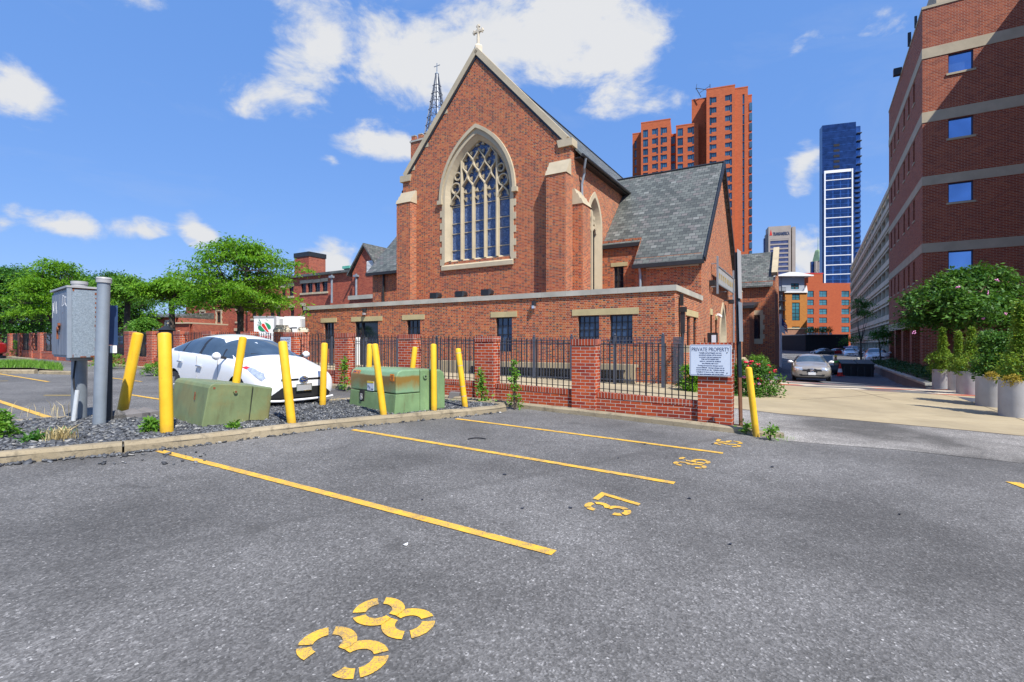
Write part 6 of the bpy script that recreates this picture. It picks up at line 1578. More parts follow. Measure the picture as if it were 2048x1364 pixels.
# rose bush and shrubs by the church corner
p = G(1500, 790); RB_ = bush('rose_bush', 'rose bush with red blooms beside the rightmost bollard', p, .88, .95, 360, 20, .08, M['leaf_myrtle'], 'rose bush', None, 9, None, .55, .2)
rg = random.Random(4)
for k in range(16):
    t = rg.uniform(0, 6.283); q = rg.uniform(.35, 1.0); zz = rg.uniform(.35, 1.05); rr_ = .88*math.sqrt(max(.1, 1-(zz-.15)**2))*q
    m = MB(); c_ = (rr_*math.cos(t), -abs(rr_*math.sin(t)), zz)
    for i in range(4): m.lathe([(.001, -.035), (.05, 0), (.001, .035)], (c_[0]+rg.gauss(0, .025), c_[1]+rg.gauss(0, .025), c_[2]+rg.gauss(0, .02)), 6)
    m.build('bloom', M['petal_red' if k % 4 else 'petal_pink'], RB_)
bush('corner_shrub', 'round green shrub at the church corner behind the fence panel', G(1384, 782), .42, .8, 160, 20, .08, M['leaf_locust'], 'shrub', None, 12, None, .5, .14)
bush('flower_clump', 'green plants with pale flowers behind the beige sedan', tuple(g(1.2, 17.5))+(-.2,), .8, .95, 160, 16, .10, M['leaf_weed'], 'plant', None, 13, None, .5, .2)
# potted shrubs on the shaded podium terrace
for k, x in enumerate((1617, 1622, 1628, 1634, 1641, 1647, 1653, 1661)):
    c_ = at(x, 669, 119.5); m = MB(); o = empty('potted_shrub', tuple(c_), 0, 'small dark shrub in a white pot on the podium terrace', 'potted shrub', 'potted shrubs on the podium')
    m.lathe([(.25, 0), (.35, .4), (.3, .4)], n=10); m.build('pot', M['white'], o)
    rng = np.random.default_rng(k); C = np.stack([rng.normal(0, .3, 26), rng.normal(0, .3, 26), .4+rng.uniform(0, 1.15 if k < 7 else 1.4, 26)], 1); leaves_obj('foliage', o, M['leaf_dark'], [sprays(C, rng, 14, .4, .8, .22, .5)])
# ------------------------------------------------------------------ vehicles
def car_body(stations, level=3):
    """half sections (y, z) mirrored and lofted nose to tail, smoothed; returns a plain mesh"""
    m = MB(); k = len(stations[0][1]); ring = 2*k-2
    for x, sec in stations:
        for y, z in sec: m.v.append((x, y, z))
        for y, z in sec[-2:0:-1]: m.v.append((x, -y, z))
    n = len(stations)
    for i in range(n-1):
        for j in range(ring): m.f.append([i*ring+j, i*ring+(j+1) % ring, (i+1)*ring+(j+1) % ring, (i+1)*ring+j]); m.mi.append(0)
    for b, rev in ((0, False), ((n-1)*ring, True)):
        f = []
        for j in range(k-1):
            a0, a1 = b+j, b+j+1; c0, c1 = b+(ring-j) % ring, b+ring-j-1
            q = [a0, a1, c1, c0] if 0 < j < k-2 else ([a0, a1, c1] if j == 0 else [a0, a1, c0])
            f.append(q)
        for q in f: m.f.append(q if rev else q[::-1]); m.mi.append(0)
    me = m.mesh('tmp', M['car_white'], True, False)
    o = bpy.data.objects.new('tmp', me); COL.objects.link(o)
    s = o.modifiers.new('s', 'SUBSURF'); s.levels = level; s.render_levels = level
    dg = bpy.context.evaluated_depsgraph_get(); r = bpy.data.meshes.new_from_object(o.evaluated_get(dg))
    bpy.data.objects.remove(o)
    bm = bmesh.new(); bm.from_mesh(r); bmesh.ops.recalc_face_normals(bm, faces=bm.faces[:]); bm.to_mesh(r); bm.free(); return r
def in_poly(x, y, P):
    c = False; n = len(P)
    for i in range(n):
        (x1, y1), (x2, y2) = P[i], P[(i+1) % n]
        if (y1 > y) != (y2 > y) and x < (x2-x1)*(y-y1)/(y2-y1)+x1: c = not c
    return c
def split_car(me, parent, classify, mats):
    """cut the smoothed shell into parts: classify(centre, normal) -> part name or None to drop"""
    groups = {}
    for p in me.polygons:
        k = classify(p.center, p.normal)
        if k: groups.setdefault(k, []).append(p)
    out = {}
    for k, ps in groups.items():
        idx = {}; V = []; Fs = []
        for p in ps:
            f = []
            for vi in p.vertices:
                if vi not in idx: idx[vi] = len(V); V.append(tuple(me.vertices[vi].co))
                f.append(idx[vi])
            Fs.append(f)
        nm = k.split('.')[0]
        q = bpy.data.meshes.new(nm); q.from_pydata(V, [], Fs); q.materials.append(mats[k]); q.polygons.foreach_set('use_smooth', [True]*len(Fs)); q.update()
        o = bpy.data.objects.new(nm, q); COL.objects.link(o); o.parent = parent; out[k] = o
    return out
def wheel(parent, x, y, r, w=.2):
    s = 1 if y > 0 else -1
    o = MB(); o.tube([(x, y-w/2, r), (x, y-w/2+.02, r), (x, y+w/2-.02, r), (x, y+w/2, r)], [r-.03, r, r, r-.03], 28); t = o.build('wheel', M['rubber'], parent, smooth=True, angle=40)
    m = MB(); yo = y+s*(w/2+.003)
    m.tube([(x, yo-.01*s, r), (x, yo, r)], [r*.66, r*.64], 24)
    m.m = 1
    for k in range(10):
        a = k*.6283; m.bar((x+.04*math.cos(a), yo+.008*s, r+.04*math.sin(a)), (x+r*.6*math.cos(a), yo+.008*s, r+r*.6*math.sin(a)), .035, .02, (0, 1, 0))
    m.tube([(x, yo, r), (x, yo+.02*s, r)], [.06, .05], 12); m.build('rim', [M['metal_dark'], M['alloy']], t)
HB_ST = [
 (2.22, [(0, .27), (.45, .27), (.56, .32), (.60, .45), (.57, .58), (.50, .62), (.40, .64), (.2, .655), (0, .66)]),
 (2.14, [(0, .20), (.62, .20), (.74, .27), (.78, .45), (.74, .62), (.66, .68), (.50, .715), (.26, .735), (0, .74)]),
 (1.90, [(0, .18), (.74, .18), (.83, .29), (.86, .50), (.835, .69), (.76, .77), (.60, .825), (.3, .86), (0, .87)]),
 (1.45, [(0, .17), (.78, .17), (.855, .30), (.872, .55), (.855, .80), (.78, .885), (.62, .94), (.32, .975), (0, .985)]),
 (1.12, [(0, .17), (.78, .17), (.855, .30), (.872, .56), (.862, .86), (.80, .945), (.72, .985), (.40, 1.035), (0, 1.055)]),
 (.70, [(0, .17), (.78, .17), (.855, .30), (.872, .58), (.862, .905), (.80, .99), (.70, 1.14), (.38, 1.225), (0, 1.25)]),
 (.25, [(0, .17), (.78, .17), (.855, .30), (.872, .60), (.862, .93), (.795, 1.03), (.63, 1.335), (.34, 1.415), (0, 1.44)]),
 (-.30, [(0, .17), (.78, .17), (.855, .30), (.872, .62), (.862, .955), (.79, 1.06), (.61, 1.40), (.32, 1.475), (0, 1.495)]),
 (-.90, [(0, .17), (.78, .17), (.855, .30), (.872, .64), (.862, .985), (.785, 1.08), (.61, 1.375), (.32, 1.45), (0, 1.47)]),
 (-1.50, [(0, .17), (.78, .17), (.855, .30), (.870, .66), (.855, 1.02), (.775, 1.10), (.60, 1.27), (.32, 1.345), (0, 1.36)]),
 (-1.95, [(0, .20), (.76, .20), (.84, .32), (.86, .66), (.83, 1.03), (.75, 1.09), (.60, 1.15), (.32, 1.19), (0, 1.20)]),
 (-2.15, [(0, .24), (.70, .24), (.78, .36), (.80, .66), (.77, .98), (.70, 1.03), (.56, 1.06), (.3, 1.075), (0, 1.08)]),
 (-2.24, [(0, .32), (.50, .32), (.62, .40), (.66, .62), (.62, .86), (.55, .92), (.42, .95), (.2, .96), (0, .96)])]
def hatchback(loc, rz):
    T = empty('hatchback_car', loc, rz, 'white hatchback parked behind the green transformer boxes, nose to the right', 'car')
    me = car_body(HB_ST, 5)
    side_w = [(1.02, .985), (.54, 1.215), (.10, 1.375), (-.35, 1.425), (-.95, 1.385), (-1.45, 1.255), (-1.72, 1.13), (-1.55, 1.075), (-.3, 1.045), (.5, 1.005)]
    pil = [[(-.33, 1.0), (-.38, 1.5), (-.28, 1.5), (-.22, 1.0)], [(-1.10, 1.0), (-1.25, 1.5), (-1.19, 1.5), (-1.02, 1.0)], [(.74, .9), (.46, 1.40), (.42, 1.40), (.69, .9)]]
    lampP = [(1.42, .845), (1.62, .80), (1.86, .70), (2.06, .60), (2.10, .66), (1.98, .75), (1.70, .835), (1.50, .87)]
    def cl(c, n):
        x, y, z = c.x, c.y, c.z; ay = abs(y)
        for wx_ in (1.33, -1.37):
            if math.hypot(x-wx_, z-.33) < .355 and ay > .62 and z < .70: return None
        if z < .175+.0: return 'underbody'
        if n.z > .15 and .33 < x < 1.13 and z > .985 and ay < .725-.105*(1.1-x)/.85: return 'windscreen'
        if n.z > .1 and -1.98 < x < -1.30 and ay < .50 and z > 1.14: return 'rear_window'
        if ay > .5 and in_poly(x, z, side_w) and abs(n.y) > .35:
            return 'pillar_trim' if any(in_poly(x, z, q) for q in pil) else ('side_window.r' if y < 0 else 'side_window.l')
        if ay > .40 and in_poly(x, z, lampP) and x > 1.4:
            return ('headlight.r' if y < 0 else 'headlight.l') if x > 1.60 else 'turn_signal'
        if x > 2.0 and n.x > .2:
            if .225 < z < .47 and ay < .66-.22*abs(z-.32)/.15*(1 if z > .32 else .2): return 'lower_grille'
            if .595 < z < .640 and .10 < ay < .46 and n.x > .3: return 'upper_grille'
        if x < -1.98 and .78 < z < 1.03 and ay > .52: return 'tail_light.r' if y < 0 else 'tail_light.l'
        return 'body'
    mm = dict(body=M['car_white'], underbody=M['black_plastic'], windscreen=M['car_glass'], rear_window=M['car_glass'], pillar_trim=M['black_plastic'], turn_signal=M['lamp_red'], lower_grille=M['black_plastic'], upper_grille=M['black_plastic'])
    for s in 'rl': mm['side_window.'+s] = M['car_glass']; mm['headlight.'+s] = M['lamp_clear']; mm['tail_light.'+s] = M['lamp_red']
    p = split_car(me, T, cl, mm)
    m = MB(); m.box(-1.9, 1.95, -.70, .70, .14, .50); m.build('chassis', M['black_plastic'], T)
    for x in (1.33, -1.37):
        for y in (-.76, .76): wheel(T, x, y, .315, .19)
    for s, nm in ((-1, 0), (1, 0)):
        m = MB(); m.tube([(.80, s*.80, 1.0), (.80, s*.92, 1.02)], .03, 6); ob = m.build('wing_mirror', M['black_plastic'], T)
        m = MB()
        for k in range(7):
            pass
        prof = [(-.10, .03), (-.07, .085), (.02, .105), (.09, .075), (.12, .01)]
        m.tube([(.80+a*.8, s*.985, 1.04) for a, _ in prof], [max(.010, r_*.78) for _, r_ in prof], 12); mm_ = m.build('mirror_shell', M['car_white'], ob, smooth=True); mm_.scale = (1, 1, 1)
        for x, z in ((-.15, .80), (-1.02, .86)):
            m = MB(); m.bar((x-.10, s*.895, z), (x+.10, s*.893, z-.01), .03, .04, (0, 1, 0)); m.build('door_handle', M['chrome'], T, bevel=.008)
        m = MB()
        for x, z0_, z1_ in ((.62, .36, .95), (-.28, .34, 1.0), (-1.10, .55, 1.04)): m.bar((x, s*.868, z0_), (x-.03, s*.862, z1_), .008, .012, (0, 1, 0))
        m.bar((-1.05, s*.872, .34), (.60, s*.872, .32), .01, .02, (0, 1, 0)); m.build('door_seam', M['plate_grey'], T)
    m = MB(); m.box(2.235, 2.25, -.16, .16, .40, .52); pl = m.build('licence_plate', M['plate_grey'], T); m = MB()
    for (y0, y1, z0_, z1_) in ((-.17, -.158, .39, .53), (.158, .17, .39, .53), (-.158, .158, .39, .402), (-.158, .158, .518, .53)): m.box(2.233, 2.254, y0, y1, z0_, z1_)
    m.build('plate_frame', M['chrome'], pl)
    m = MB(); t = [k*math.pi/10 for k in range(21)]
    m.tube([(2.232, .088*math.cos(a), .615+.062*math.sin(a)) for a in t], .010, 6, cap=False); m.tube([(2.24, .035*math.cos(a), .622+.05*math.sin(a)) for a in t], .008, 6, cap=False); m.tube([(2.24, .07*math.cos(a), .637+.022*math.sin(a)) for a in t], .008, 6, cap=False)
    e = m.build('emblem', M['chrome'], T); m = MB(); m.prism([(2.228, .085*math.cos(a), .615+.06*math.sin(a)) for a in t[:-1]], (.006, 0, 0)); m.build('emblem_field', M['blue_emblem'], e)
    m = MB(); m.tube([(2.19, -.70, .235), (2.245, -.5, .225), (2.255, 0, .222), (2.245, .5, .225), (2.19, .70, .235)], .022, 8); m.build('chrome_lip', M['car_white'], T)
    m = MB(); m.box(.62, .80, -.16, -.02, 1.245, 1.25)
    m = MB(); m.prism([(.52, -.03, 1.30), (.60, -.03, 1.26), (.60, -.11, 1.25), (.52, -.11, 1.29)], (.02, 0, .012)); m.build('hang_tag', M['sign_face'], T)
    for s in (-1, 1):
        m = MB(); m.tube([(1.0, s*.4, 1.085), (1.02, s*.05, 1.09)], .010, 5); m.build('wiper', M['black_plastic'], T)
    return T
HX = Vector((.826, -.564))
cf = G(596, 819); HC = Vector((cf.x, cf.y))-HX*2.05
HATCH = hatchback((HC.x, HC.y, gz(HC.x, HC.y)), math.atan2(HX.y, HX.x))
# tilt with the ground
HATCH.rotation_euler = (0, math.atan((gz(HC.x-HX.x, HC.y-HX.y)-gz(HC.x+HX.x, HC.y+HX.y))/2), math.atan2(HX.y, HX.x))

SD_ST = [
 (2.48, [(0, .28), (.45, .28), (.60, .33), (.66, .47), (.62, .62), (.54, .66), (.42, .68), (.2, .695), (0, .70)]),
 (2.38, [(0, .20), (.66, .20), (.80, .28), (.84, .47), (.80, .66), (.70, .72), (.52, .75), (.26, .775), (0, .78)]),
 (2.05, [(0, .19), (.78, .19), (.89, .30), (.92, .52), (.90, .72), (.82, .80), (.64, .85), (.32, .88), (0, .89)]),
 (1.40, [(0, .18), (.82, .18), (.91, .31), (.93, .56), (.91, .80), (.84, .88), (.66, .93), (.34, .96), (0, .97)]),
 (1.05, [(0, .18), (.82, .18), (.91, .31), (.93, .57), (.91, .84), (.85, .91), (.74, .955), (.40, .99), (0, 1.0)]),
 (.70, [(0, .18), (.82, .18), (.91, .31), (.93, .58), (.91, .86), (.84, .94), (.72, 1.13), (.40, 1.18), (0, 1.2)]),
 (.30, [(0, .18), (.82, .18), (.91, .31), (.93, .58), (.91, .87), (.83, .96), (.64, 1.32), (.35, 1.385), (0, 1.41)]),
 (-.40, [(0, .18), (.82, .18), (.91, .31), (.93, .58), (.91, .88), (.83, .97), (.62, 1.36), (.33, 1.43), (0, 1.45)]),
 (-1.05, [(0, .18), (.82, .18), (.91, .31), (.93, .58), (.91, .89), (.83, .98), (.62, 1.31), (.33, 1.375), (0, 1.39)]),
 (-1.70, [(0, .18), (.82, .18), (.91, .31), (.93, .58), (.91, .90), (.83, .97), (.68, 1.03), (.36, 1.06), (0, 1.07)]),
 (-2.25, [(0, .22), (.78, .22), (.87, .34), (.89, .6), (.86, .88), (.78, .94), (.62, .97), (.32, .985), (0, .99)]),
 (-2.48, [(0, .32), (.55, .32), (.66, .4), (.7, .6), (.66, .80), (.58, .85), (.44, .88), (.2, .89), (0, .89)])]
def sedan(loc, rz, paint, label, group=None, proto=[]):
    if proto:
        T = copy_tree(proto[0]); T.location = loc; T.rotation_euler = (0, 0, rz); T['label'] = label; T['group'] = group or 'cars parked in the background'
        for c in T.children:
            if c.name.startswith('body'):
                c.data = c.data.copy(); c.data.materials[0] = paint
        return T
    T = empty('sedan_car', loc, rz, label, 'car', group); me = car_body(SD_ST, 2)
    sw_ = [(.95, .955), (.35, 1.30), (-.4, 1.36), (-1.05, 1.30), (-1.55, 1.02), (-1.4, .985)]
    def cl(c, n):
        x, y, z = c.x, c.y, c.z; ay = abs(y)
        for wx_ in (1.5, -1.4):
            if math.hypot(x-wx_, z-.33) < .36 and ay > .66 and z < .72: return None
        if n.z > .15 and .32 < x < 1.02 and z > .99 and ay < .68: return 'windscreen'
        if n.z > .1 and -1.68 < x < -1.1 and ay < .58 and z > 1.06: return 'rear_window'
        if ay > .5 and in_poly(x, z, sw_) and abs(n.y) > .3: return 'pillar_trim' if -.35 < x < -.25 else ('side_window.r' if y < 0 else 'side_window.l')
        if x > 2.0 and .60 < z < .76 and ay > .46: return 'headlight.r' if y < 0 else 'headlight.l'
        if x > 2.2 and n.x > .2 and ((y/.40)**2+((z-.585)/.10)**2) < 1: return 'grille'
        if x > 2.2 and .30 < z < .38 and ay < .6: return 'lower_grille'
        if x < -2.2 and .66 < z < .86 and ay > .4: return 'tail_light.r' if y < 0 else 'tail_light.l'
        return 'body'
    mm = dict(body=paint, windscreen=M['car_glass'], rear_window=M['car_glass'], pillar_trim=M['black_plastic'], grille=M['black_plastic'], lower_grille=M['black_plastic'])
    for s in 'rl': mm['side_window.'+s] = M['car_glass']; mm['headlight.'+s] = M['lamp_clear']; mm['tail_light.'+s] = M['lamp_red']
    split_car(me, T, cl, mm)
    m = MB(); m.box(-2.1, 2.2, -.74, .74, .15, .5); m.build('chassis', M['black_plastic'], T)
    for x in (1.5, -1.4):
        for y in (-.80, .80): wheel(T, x, y, .33, .2)
    for s in (-1, 1):
        m = MB(); m.tube([(.72, s*.84, .98), (.74, s*.98, 1.0), (.72, s*1.10, 1.0)], [.03, .09, .06], 8); m.build('wing_mirror', M['car_white'], T, smooth=True)
    m = MB(); m.box(2.46, 2.50, -.17, .17, .36, .50); m.build('licence_plate', M['white'], T)
    m = MB(); m.tube([(2.48, .09*math.cos(k*.314), .60+.09*math.sin(k*.314)) for k in range(21)], .014, 6, cap=False)
    for y in (-.035, 0, .035): m.bar((2.48, y-.03, .55), (2.48, y+.03, .66), .03, .02, (1, 0, 0))
    m.build('emblem', M['chrome'], T)
    m = MB(); m.tube([(2.44, .41*math.cos(k*.2618), .585+.105*math.sin(k*.2618)) for k in range(25)], .014, 6, cap=False); m.build('grille_rim', M['chrome'], T)
    proto.append(T); return T
bp = at(1607, 757, 27.2)
BC = Vector((bp.x, bp.y)); q = math.atan2(-.80, -.60)
BU = sedan((BC.x+.62*2.1, BC.y+.78*2.1, 1.55-74/F*27.2), math.atan2(-.88, -.47), M['car_beige'], 'beige sedan with an oval grille facing out of the alley')
def bgcar(px, Y, rz, paint, label, z=None):
    p = at(px, 700, Y); return sedan((p.x, Y, gz(p.x, Y) if z is None else z), rz, paint, label, 'cars parked in the background')
bgcar(-92, 30, R(182), M['car_red'], 'red car whose tail shows at the left edge of the photo')
bgcar(235, 33, R(150), M['car_grey'], 'dark car parked behind the fence panel by the grey pipe')
bgcar(36, 47, R(170), M['car_beige'], 'pale car whose roof shows above the fence near the stop sign')
bgcar(1700, 75, R(240), M['car_white'], 'white car parked down the alley, nearest of the row')
bgcar(1712, 88, R(240), M['car_grey'], 'grey car in the alley row behind the white one')
bgcar(1703, 104, R(240), M['car_white'], 'far white car at the end of the alley row')
bgcar(1645, 100, R(200), M['car_grey'], 'grey car before the shaded podium entrance')
bgcar(1672, 104, R(180), M['car_red'], 'dark red car before the shaded podium entrance')
bgcar(1752, 47, R(238), M['car_white'], 'white car by the retaining wall in the shade')
# ------------------------------------------------------------------ bollards
BG = 'yellow bollards round the transformer boxes'
def bollard(bx, by, tx, ty, w, label, bands=(), cut=None):
    B = G(bx, by, .06); Y = B.y; tp = at(tx, ty, Y)-B; r = w/2/F*Y
    o = empty('bollard', tuple(B), 0, label, 'bollard', BG)
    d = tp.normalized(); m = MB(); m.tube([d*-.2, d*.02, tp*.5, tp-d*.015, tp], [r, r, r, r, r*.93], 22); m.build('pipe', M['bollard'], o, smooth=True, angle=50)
    m = MB(); m.tube([tp-d*.01, tp+d*.004, tp+d*.016], [r*.9, r*.88, r*.45], 20); m.build('cap', M['bollard'], o, smooth=True, angle=50)
    for f in bands:
        m = MB(); m.tube([tp*f, tp*f+d*.012], r*1.012, 22, cap=False); m.build('tape_band', M['plate_grey'], o, smooth=True)
bollard(244, 827, 276, 667, 19, 'yellow bollard leaning right, beside the broken slabs left of the olive box')
bollard(334, 873, 329, 667, 23.5, 'thick upright yellow bollard at the kerb, left corner of the olive box')
bollard(462, 834, 486, 675, 14.5, 'yellow bollard leaning right, rising behind the olive box before the windscreen')
bollard(584, 853, 565, 684, 17, 'yellow bollard leaning left in the gravel between olive box and hatchback plate')
bollard(645, 815, 649, 687, 12.5, 'slim yellow bollard before the hatchback\'s right headlight')
bollard(736, 803, 739.5, 689, 11, 'yellow bollard half hidden behind the one leaning on the rusty box')
bollard(768, 836, 749, 689, 13.5, 'yellow bollard leaning left across the front of the rusty box')
bollard(818, 797, 830, 695, 10.5, 'yellow bollard rising behind the rusty box, leaning right')
bollard(868, 826, 867, 689, 11.8, 'upright yellow bollard at the right end of the rusty box')
bollard(931, 819, 916, 698, 11.5, 'yellow bollard with grey tape bands leaning left at the island tip', (.22, .38, .72, .93))
bollard(1512, 866, 1497, 736, 12.6, 'yellow bollard leaning left beside the dark sign post')

# ------------------------------------------------------------------ green transformer boxes
def hbox(name, b, bt, mat, parent, bevel=.02):
    return b.build(name, mat, parent, bevel=bevel)
N1 = G(407, 856, .10); T1 = empty('transformer_box', (N1.x, N1.y, N1.z), 0, 'olive green transformer box leaning in the gravel behind the thick bollard', 'transformer box', 'green transformer boxes')
T1.rotation_euler = Matrix.Rotation(R(52), 3, 'Z').to_euler(); T1.rotation_euler.rotate_axis('Y', R(6.5)); T1.rotation_euler.rotate_axis('X', R(1.5))
w1, l1, h1 = .97, 1.36, .66
def hood(x0, x1, y0, y1, z0, z1, ch, taper=.03):
    """box with rounded upper edges toward -x (front) and small taper"""
    m = MB(); prof = [(x0-taper, z0), (x0, z1-ch), (x0+ch*.35, z1-ch*.3), (x0+ch, z1), (x1, z1+.0), (x1, z0)]
    m.prism([(x, y0, z) for x, z in prof], (0, y1-y0, 0)); return m
m = hood(0, w1*.66, 0, l1, 0, h1, .07); m.build('cabinet', M['green_olive'], T1, bevel=.012)
m = hood(w1*.66+.012, w1, 0, l1, 0, h1-.015, .0); m.build('rear_cover', M['green_olive'], T1, bevel=.03)
m = MB(); m.box(w1*.665, w1+.006, -.012, .0, .10, .115); m.box(w1*.66, w1*.66+.012, -.004, -.0, .0, h1-.04); m.build('cover_seam', M['metal_black'], T1)
m = MB(); m.tube([(.38, -.03, h1*.84), (.38, .01, h1*.84)], .03, 10); m.m = 1; m.tube([(.38, -.035, h1*.84), (.38, -.028, h1*.84)], .016, 8); m.build('lifting_stud', [M['green_olive'], M['rust']], T1)
m = MB(); m.box(-.01, w1+.03, -.03, l1+.03, -.12, .0); m.build('base', M['pad'], T1)
m = MB(); m.box(.06, .09, -.004, .0, h1-.08, h1-.05); m.box(-.03, -.02, .4, .42, .38, .5); m.build('rust_streak', M['rust'], T1)

N2 = G(792, 829, .10); T2 = empty('transformer_box', (N2.x, N2.y, N2.z), R(46), 'rust-stained green transformer box with warning labels on a concrete pad', 'transformer box', 'green transformer boxes')
w2, l2, h2 = .75, 1.66, .80; hs_ = .36
m = hood(0, w2*.70, 0, l2, hs_+.012, h2, .12, .0); m.build('hood', M['green_hood'], T2, bevel=.02)
m = MB(); m.prism([(-.035, 0, 0), (.0, 0, hs_), (w2*.70, 0, hs_), (w2*.70, 0, 0)], (0, l2, 0)); m.build('lower_panel', M['green_box'], T2, bevel=.01)
m = MB(); m.box(w2*.70+.01, w2, 0.0, l2, 0, h2-.005); m.build('tank', M['green_box'], T2, bevel=.02)
m = MB(); m.box(w2+.01, w2+.13, .12, l2-.12, 0, h2-.05); m.build('recess', M['green_box'], T2)
m = MB(); m.prism([(w2+.14, .02, 0), (w2+.40, .02, 0), (w2+.40, .02, h2-.22), (w2+.37, .02, h2-.08), (w2+.28, .02, h2-.02), (w2+.14, .02, h2-.02)], (0, l2-.04, 0)); m.build('cooling_tank', M['green_box'], T2, bevel=.03)
m = MB(); m.tube([(w2*.85, -.03, h2*.83), (w2*.85, .01, h2*.83)], .045, 12); m.m = 1; m.tube([(w2*.85, -.034, h2*.83), (w2*.85, -.028, h2*.83)], .02, 8); m.build('lifting_stud', [M['green_box'], M['metal_black']], T2)
m = MB(); m.box(-.02, .01, l2*.66, l2*.76, .14, .37); m.build('lock_recess', M['void'], T2); m = MB(); m.tube([(-.045, l2*.705, .22), (-.03, l2*.705, .22)], .04, 10); m.tube([(-.035, l2*.705-.025, .24), (-.035, l2*.705-.025, .30), (-.035, l2*.705+.025, .30), (-.035, l2*.705+.025, .24)], .008, 6); m.build('padlock', M['plate_grey'], T2)
m = MB(); m.box(-.006, .0, l2*.455, l2*.60, hs_+.02, hs_+.20); lb = m.build('warning_label', M['sign_face'], T2)
m = MB(); m.box(-.009, -.006, l2*.455, l2*.60, hs_+.165, hs_+.20); m.build('label_band', M['yellow_label'], lb)
m = MB(); m.prism([(-.009, l2*.565, hs_+.10), (-.009, l2*.585, hs_+.13), (-.009, l2*.585, hs_+.075)], (.002, 0, 0)); m.bar((-.0085, l2*.53, hs_+.07), (-.0085, l2*.555, hs_+.11), .012, .003); m.box(-.009, -.006, l2*.47, l2*.515, hs_+.045, hs_+.06); m.build('label_print', M['ink'], lb)
m = MB(); m.box(-.006, .0, .06, .19, hs_+.24, hs_+.37); lb = m.build('orange_label', M['orange_label'], T2)
m = MB()
for k in range(4): m.box(-.009, -.006, .075, .175-.02*(k % 2), hs_+.26+.026*k, hs_+.268+.026*k)
m.build('label_print', M['rust'], lb)
def chamfer(t, y, e): return Vector((.447*t-.894*e, y, h2-.12+.894*t+.447*e))
m = MB(); m.add([chamfer(.012, l2-.36, .004), chamfer(.086, l2-.36, .004), chamfer(.086, l2-.07, .004), chamfer(.012, l2-.07, .004)], [(0, 1, 2, 3)]); npl = m.build('number_plate', M['orange_label'], T2)
text_mesh('EM142', .078, M['ink'], npl, 'unit_number', 'CENTER', .0008, True, chamfer(.021, l2-.215, .006), Matrix(((0, .447, -.894), (-1, 0, 0), (0, .894, .447))).to_euler(), .26)
m = MB(); m.box(-.12, w2+.50, -.12, l2+.12, -.14, -.003); m.build('concrete_pad', M['pad'], T2)

# ------------------------------------------------------------------ electrical cabinet and pipes
CN = Vector((-6.58, 7.50)); EC = empty('electrical_cabinet', (CN.x, CN.y, gz(CN.x, CN.y)), R(51), 'galvanised steel electrical cabinet with graffiti, raised on a steel post', 'electrical cabinet')
zb = 1.345-gz(CN.x, CN.y); zt_ = 2.39-gz(CN.x, CN.y); dl, dw = .35, 1.19
m = MB(); m.box(.012, dl, .0, dw, zb, zt_); m.build('case', M['galvanised'], EC, bevel=.006)
for k, (y0, y1) in enumerate(((.03, dw*.48), (dw*.49, dw-.03))):
    m = MB(); m.box(-.012, .010, y0, y1, zb+.035, zt_-.05); m.build('door', M['door_steel'], EC, bevel=.004)
m = MB(); m.box(-.03, dl+.02, -.02, dw+.02, zt_+.001, zt_+.03); m.build('lid', M['plate_grey'], EC)
m = MB(); m.box(-.024, .03, -.012, .028, zb, zt_-.001); m.box(dl-.02, dl+.012, -.012, .01, zb, zt_-.001); m.build('edge_trim', M['grey_pipe'], EC)
m = MB(); r = random.Random(8)
for k in range(14): z = zb+.06+k*.07; s = r.uniform(.006, .016); m.box(dl-.035-s, dl-.035+s, -.004, -.001, z-s, z+s*1.4)
for (x0, x1, z0_, z1_) in ((.0, .30, zt_-.016, zt_-.002), (.1, .2, zb+.002, zb+.02), (.22, .3, zb+.002, zb+.028), (.012, .05, zb+.0, zb+.05), (.012, .06, zt_-.05, zt_-.003)): m.box(x0+.03, x1, -.004, -.001, z0_, z1_)
m.build('rust_patch', M['rust'], EC)
m = MB(); m.bar((-.03, dw*.40, zb+.50), (-.03, dw*.56, zb+.42), .02); m.bar((-.035, dw*.50, zb+.42), (-.035, dw*.50, zb+.28), .022); m.tube([(-.05, dw*.47, zb+.44), (-.03, dw*.47, zb+.44)], .035, 8); m.box(-.04, -.014, dw*.44, dw*.47, zb+.46, zb+.53); m.build('latch', M['rust'], EC)
m = MB(); 
def scrib(pts, w=.012):
    for p, q in zip(pts, pts[1:]): m.bar((-.0135, p[0], p[1]), (-.0135, q[0], q[1]), w, .002, (1, 0, 0))
sx_ = lambda f: dw*f
scrib([(sx_(.93), zt_-.42), (sx_(.90), zt_-.18), (sx_(.84), zt_-.34), (sx_(.80), zt_-.16)]); scrib([(sx_(.76), zt_-.36), (sx_(.70), zt_-.17), (sx_(.66), zt_-.36)]); scrib([(sx_(.74), zt_-.28), (sx_(.66), zt_-.27)])
scrib([(sx_(.34), zt_-.26), (sx_(.29), zt_-.10), (sx_(.20), zt_-.12), (sx_(.22), zt_-.24), (sx_(.31), zt_-.26)], .016); scrib([(sx_(.16), zt_-.13), (sx_(.10), zt_-.14), (sx_(.15), zt_-.22), (sx_(.08), zt_-.28), (sx_(.05), zt_-.26)], .016)
m.build('graffiti', M['white'], EC)
pb = G(158, 850); q = Matrix.Rotation(R(-51), 3, 'Z') @ Vector((pb.x-CN.x, pb.y-CN.y, 0))
m = MB(); m.tube([(q.x, q.y, -.15), (dl*.52, dw*.28, zb)], .10, 16); m.m = 1; m.box(dl*.52-.14, dl*.52+.14, dw*.28-.14, dw*.28+.14, zb-.05, zb)
m.build('post', [M['grey_pipe'], M['plate_grey']], EC, smooth=True, angle=40)
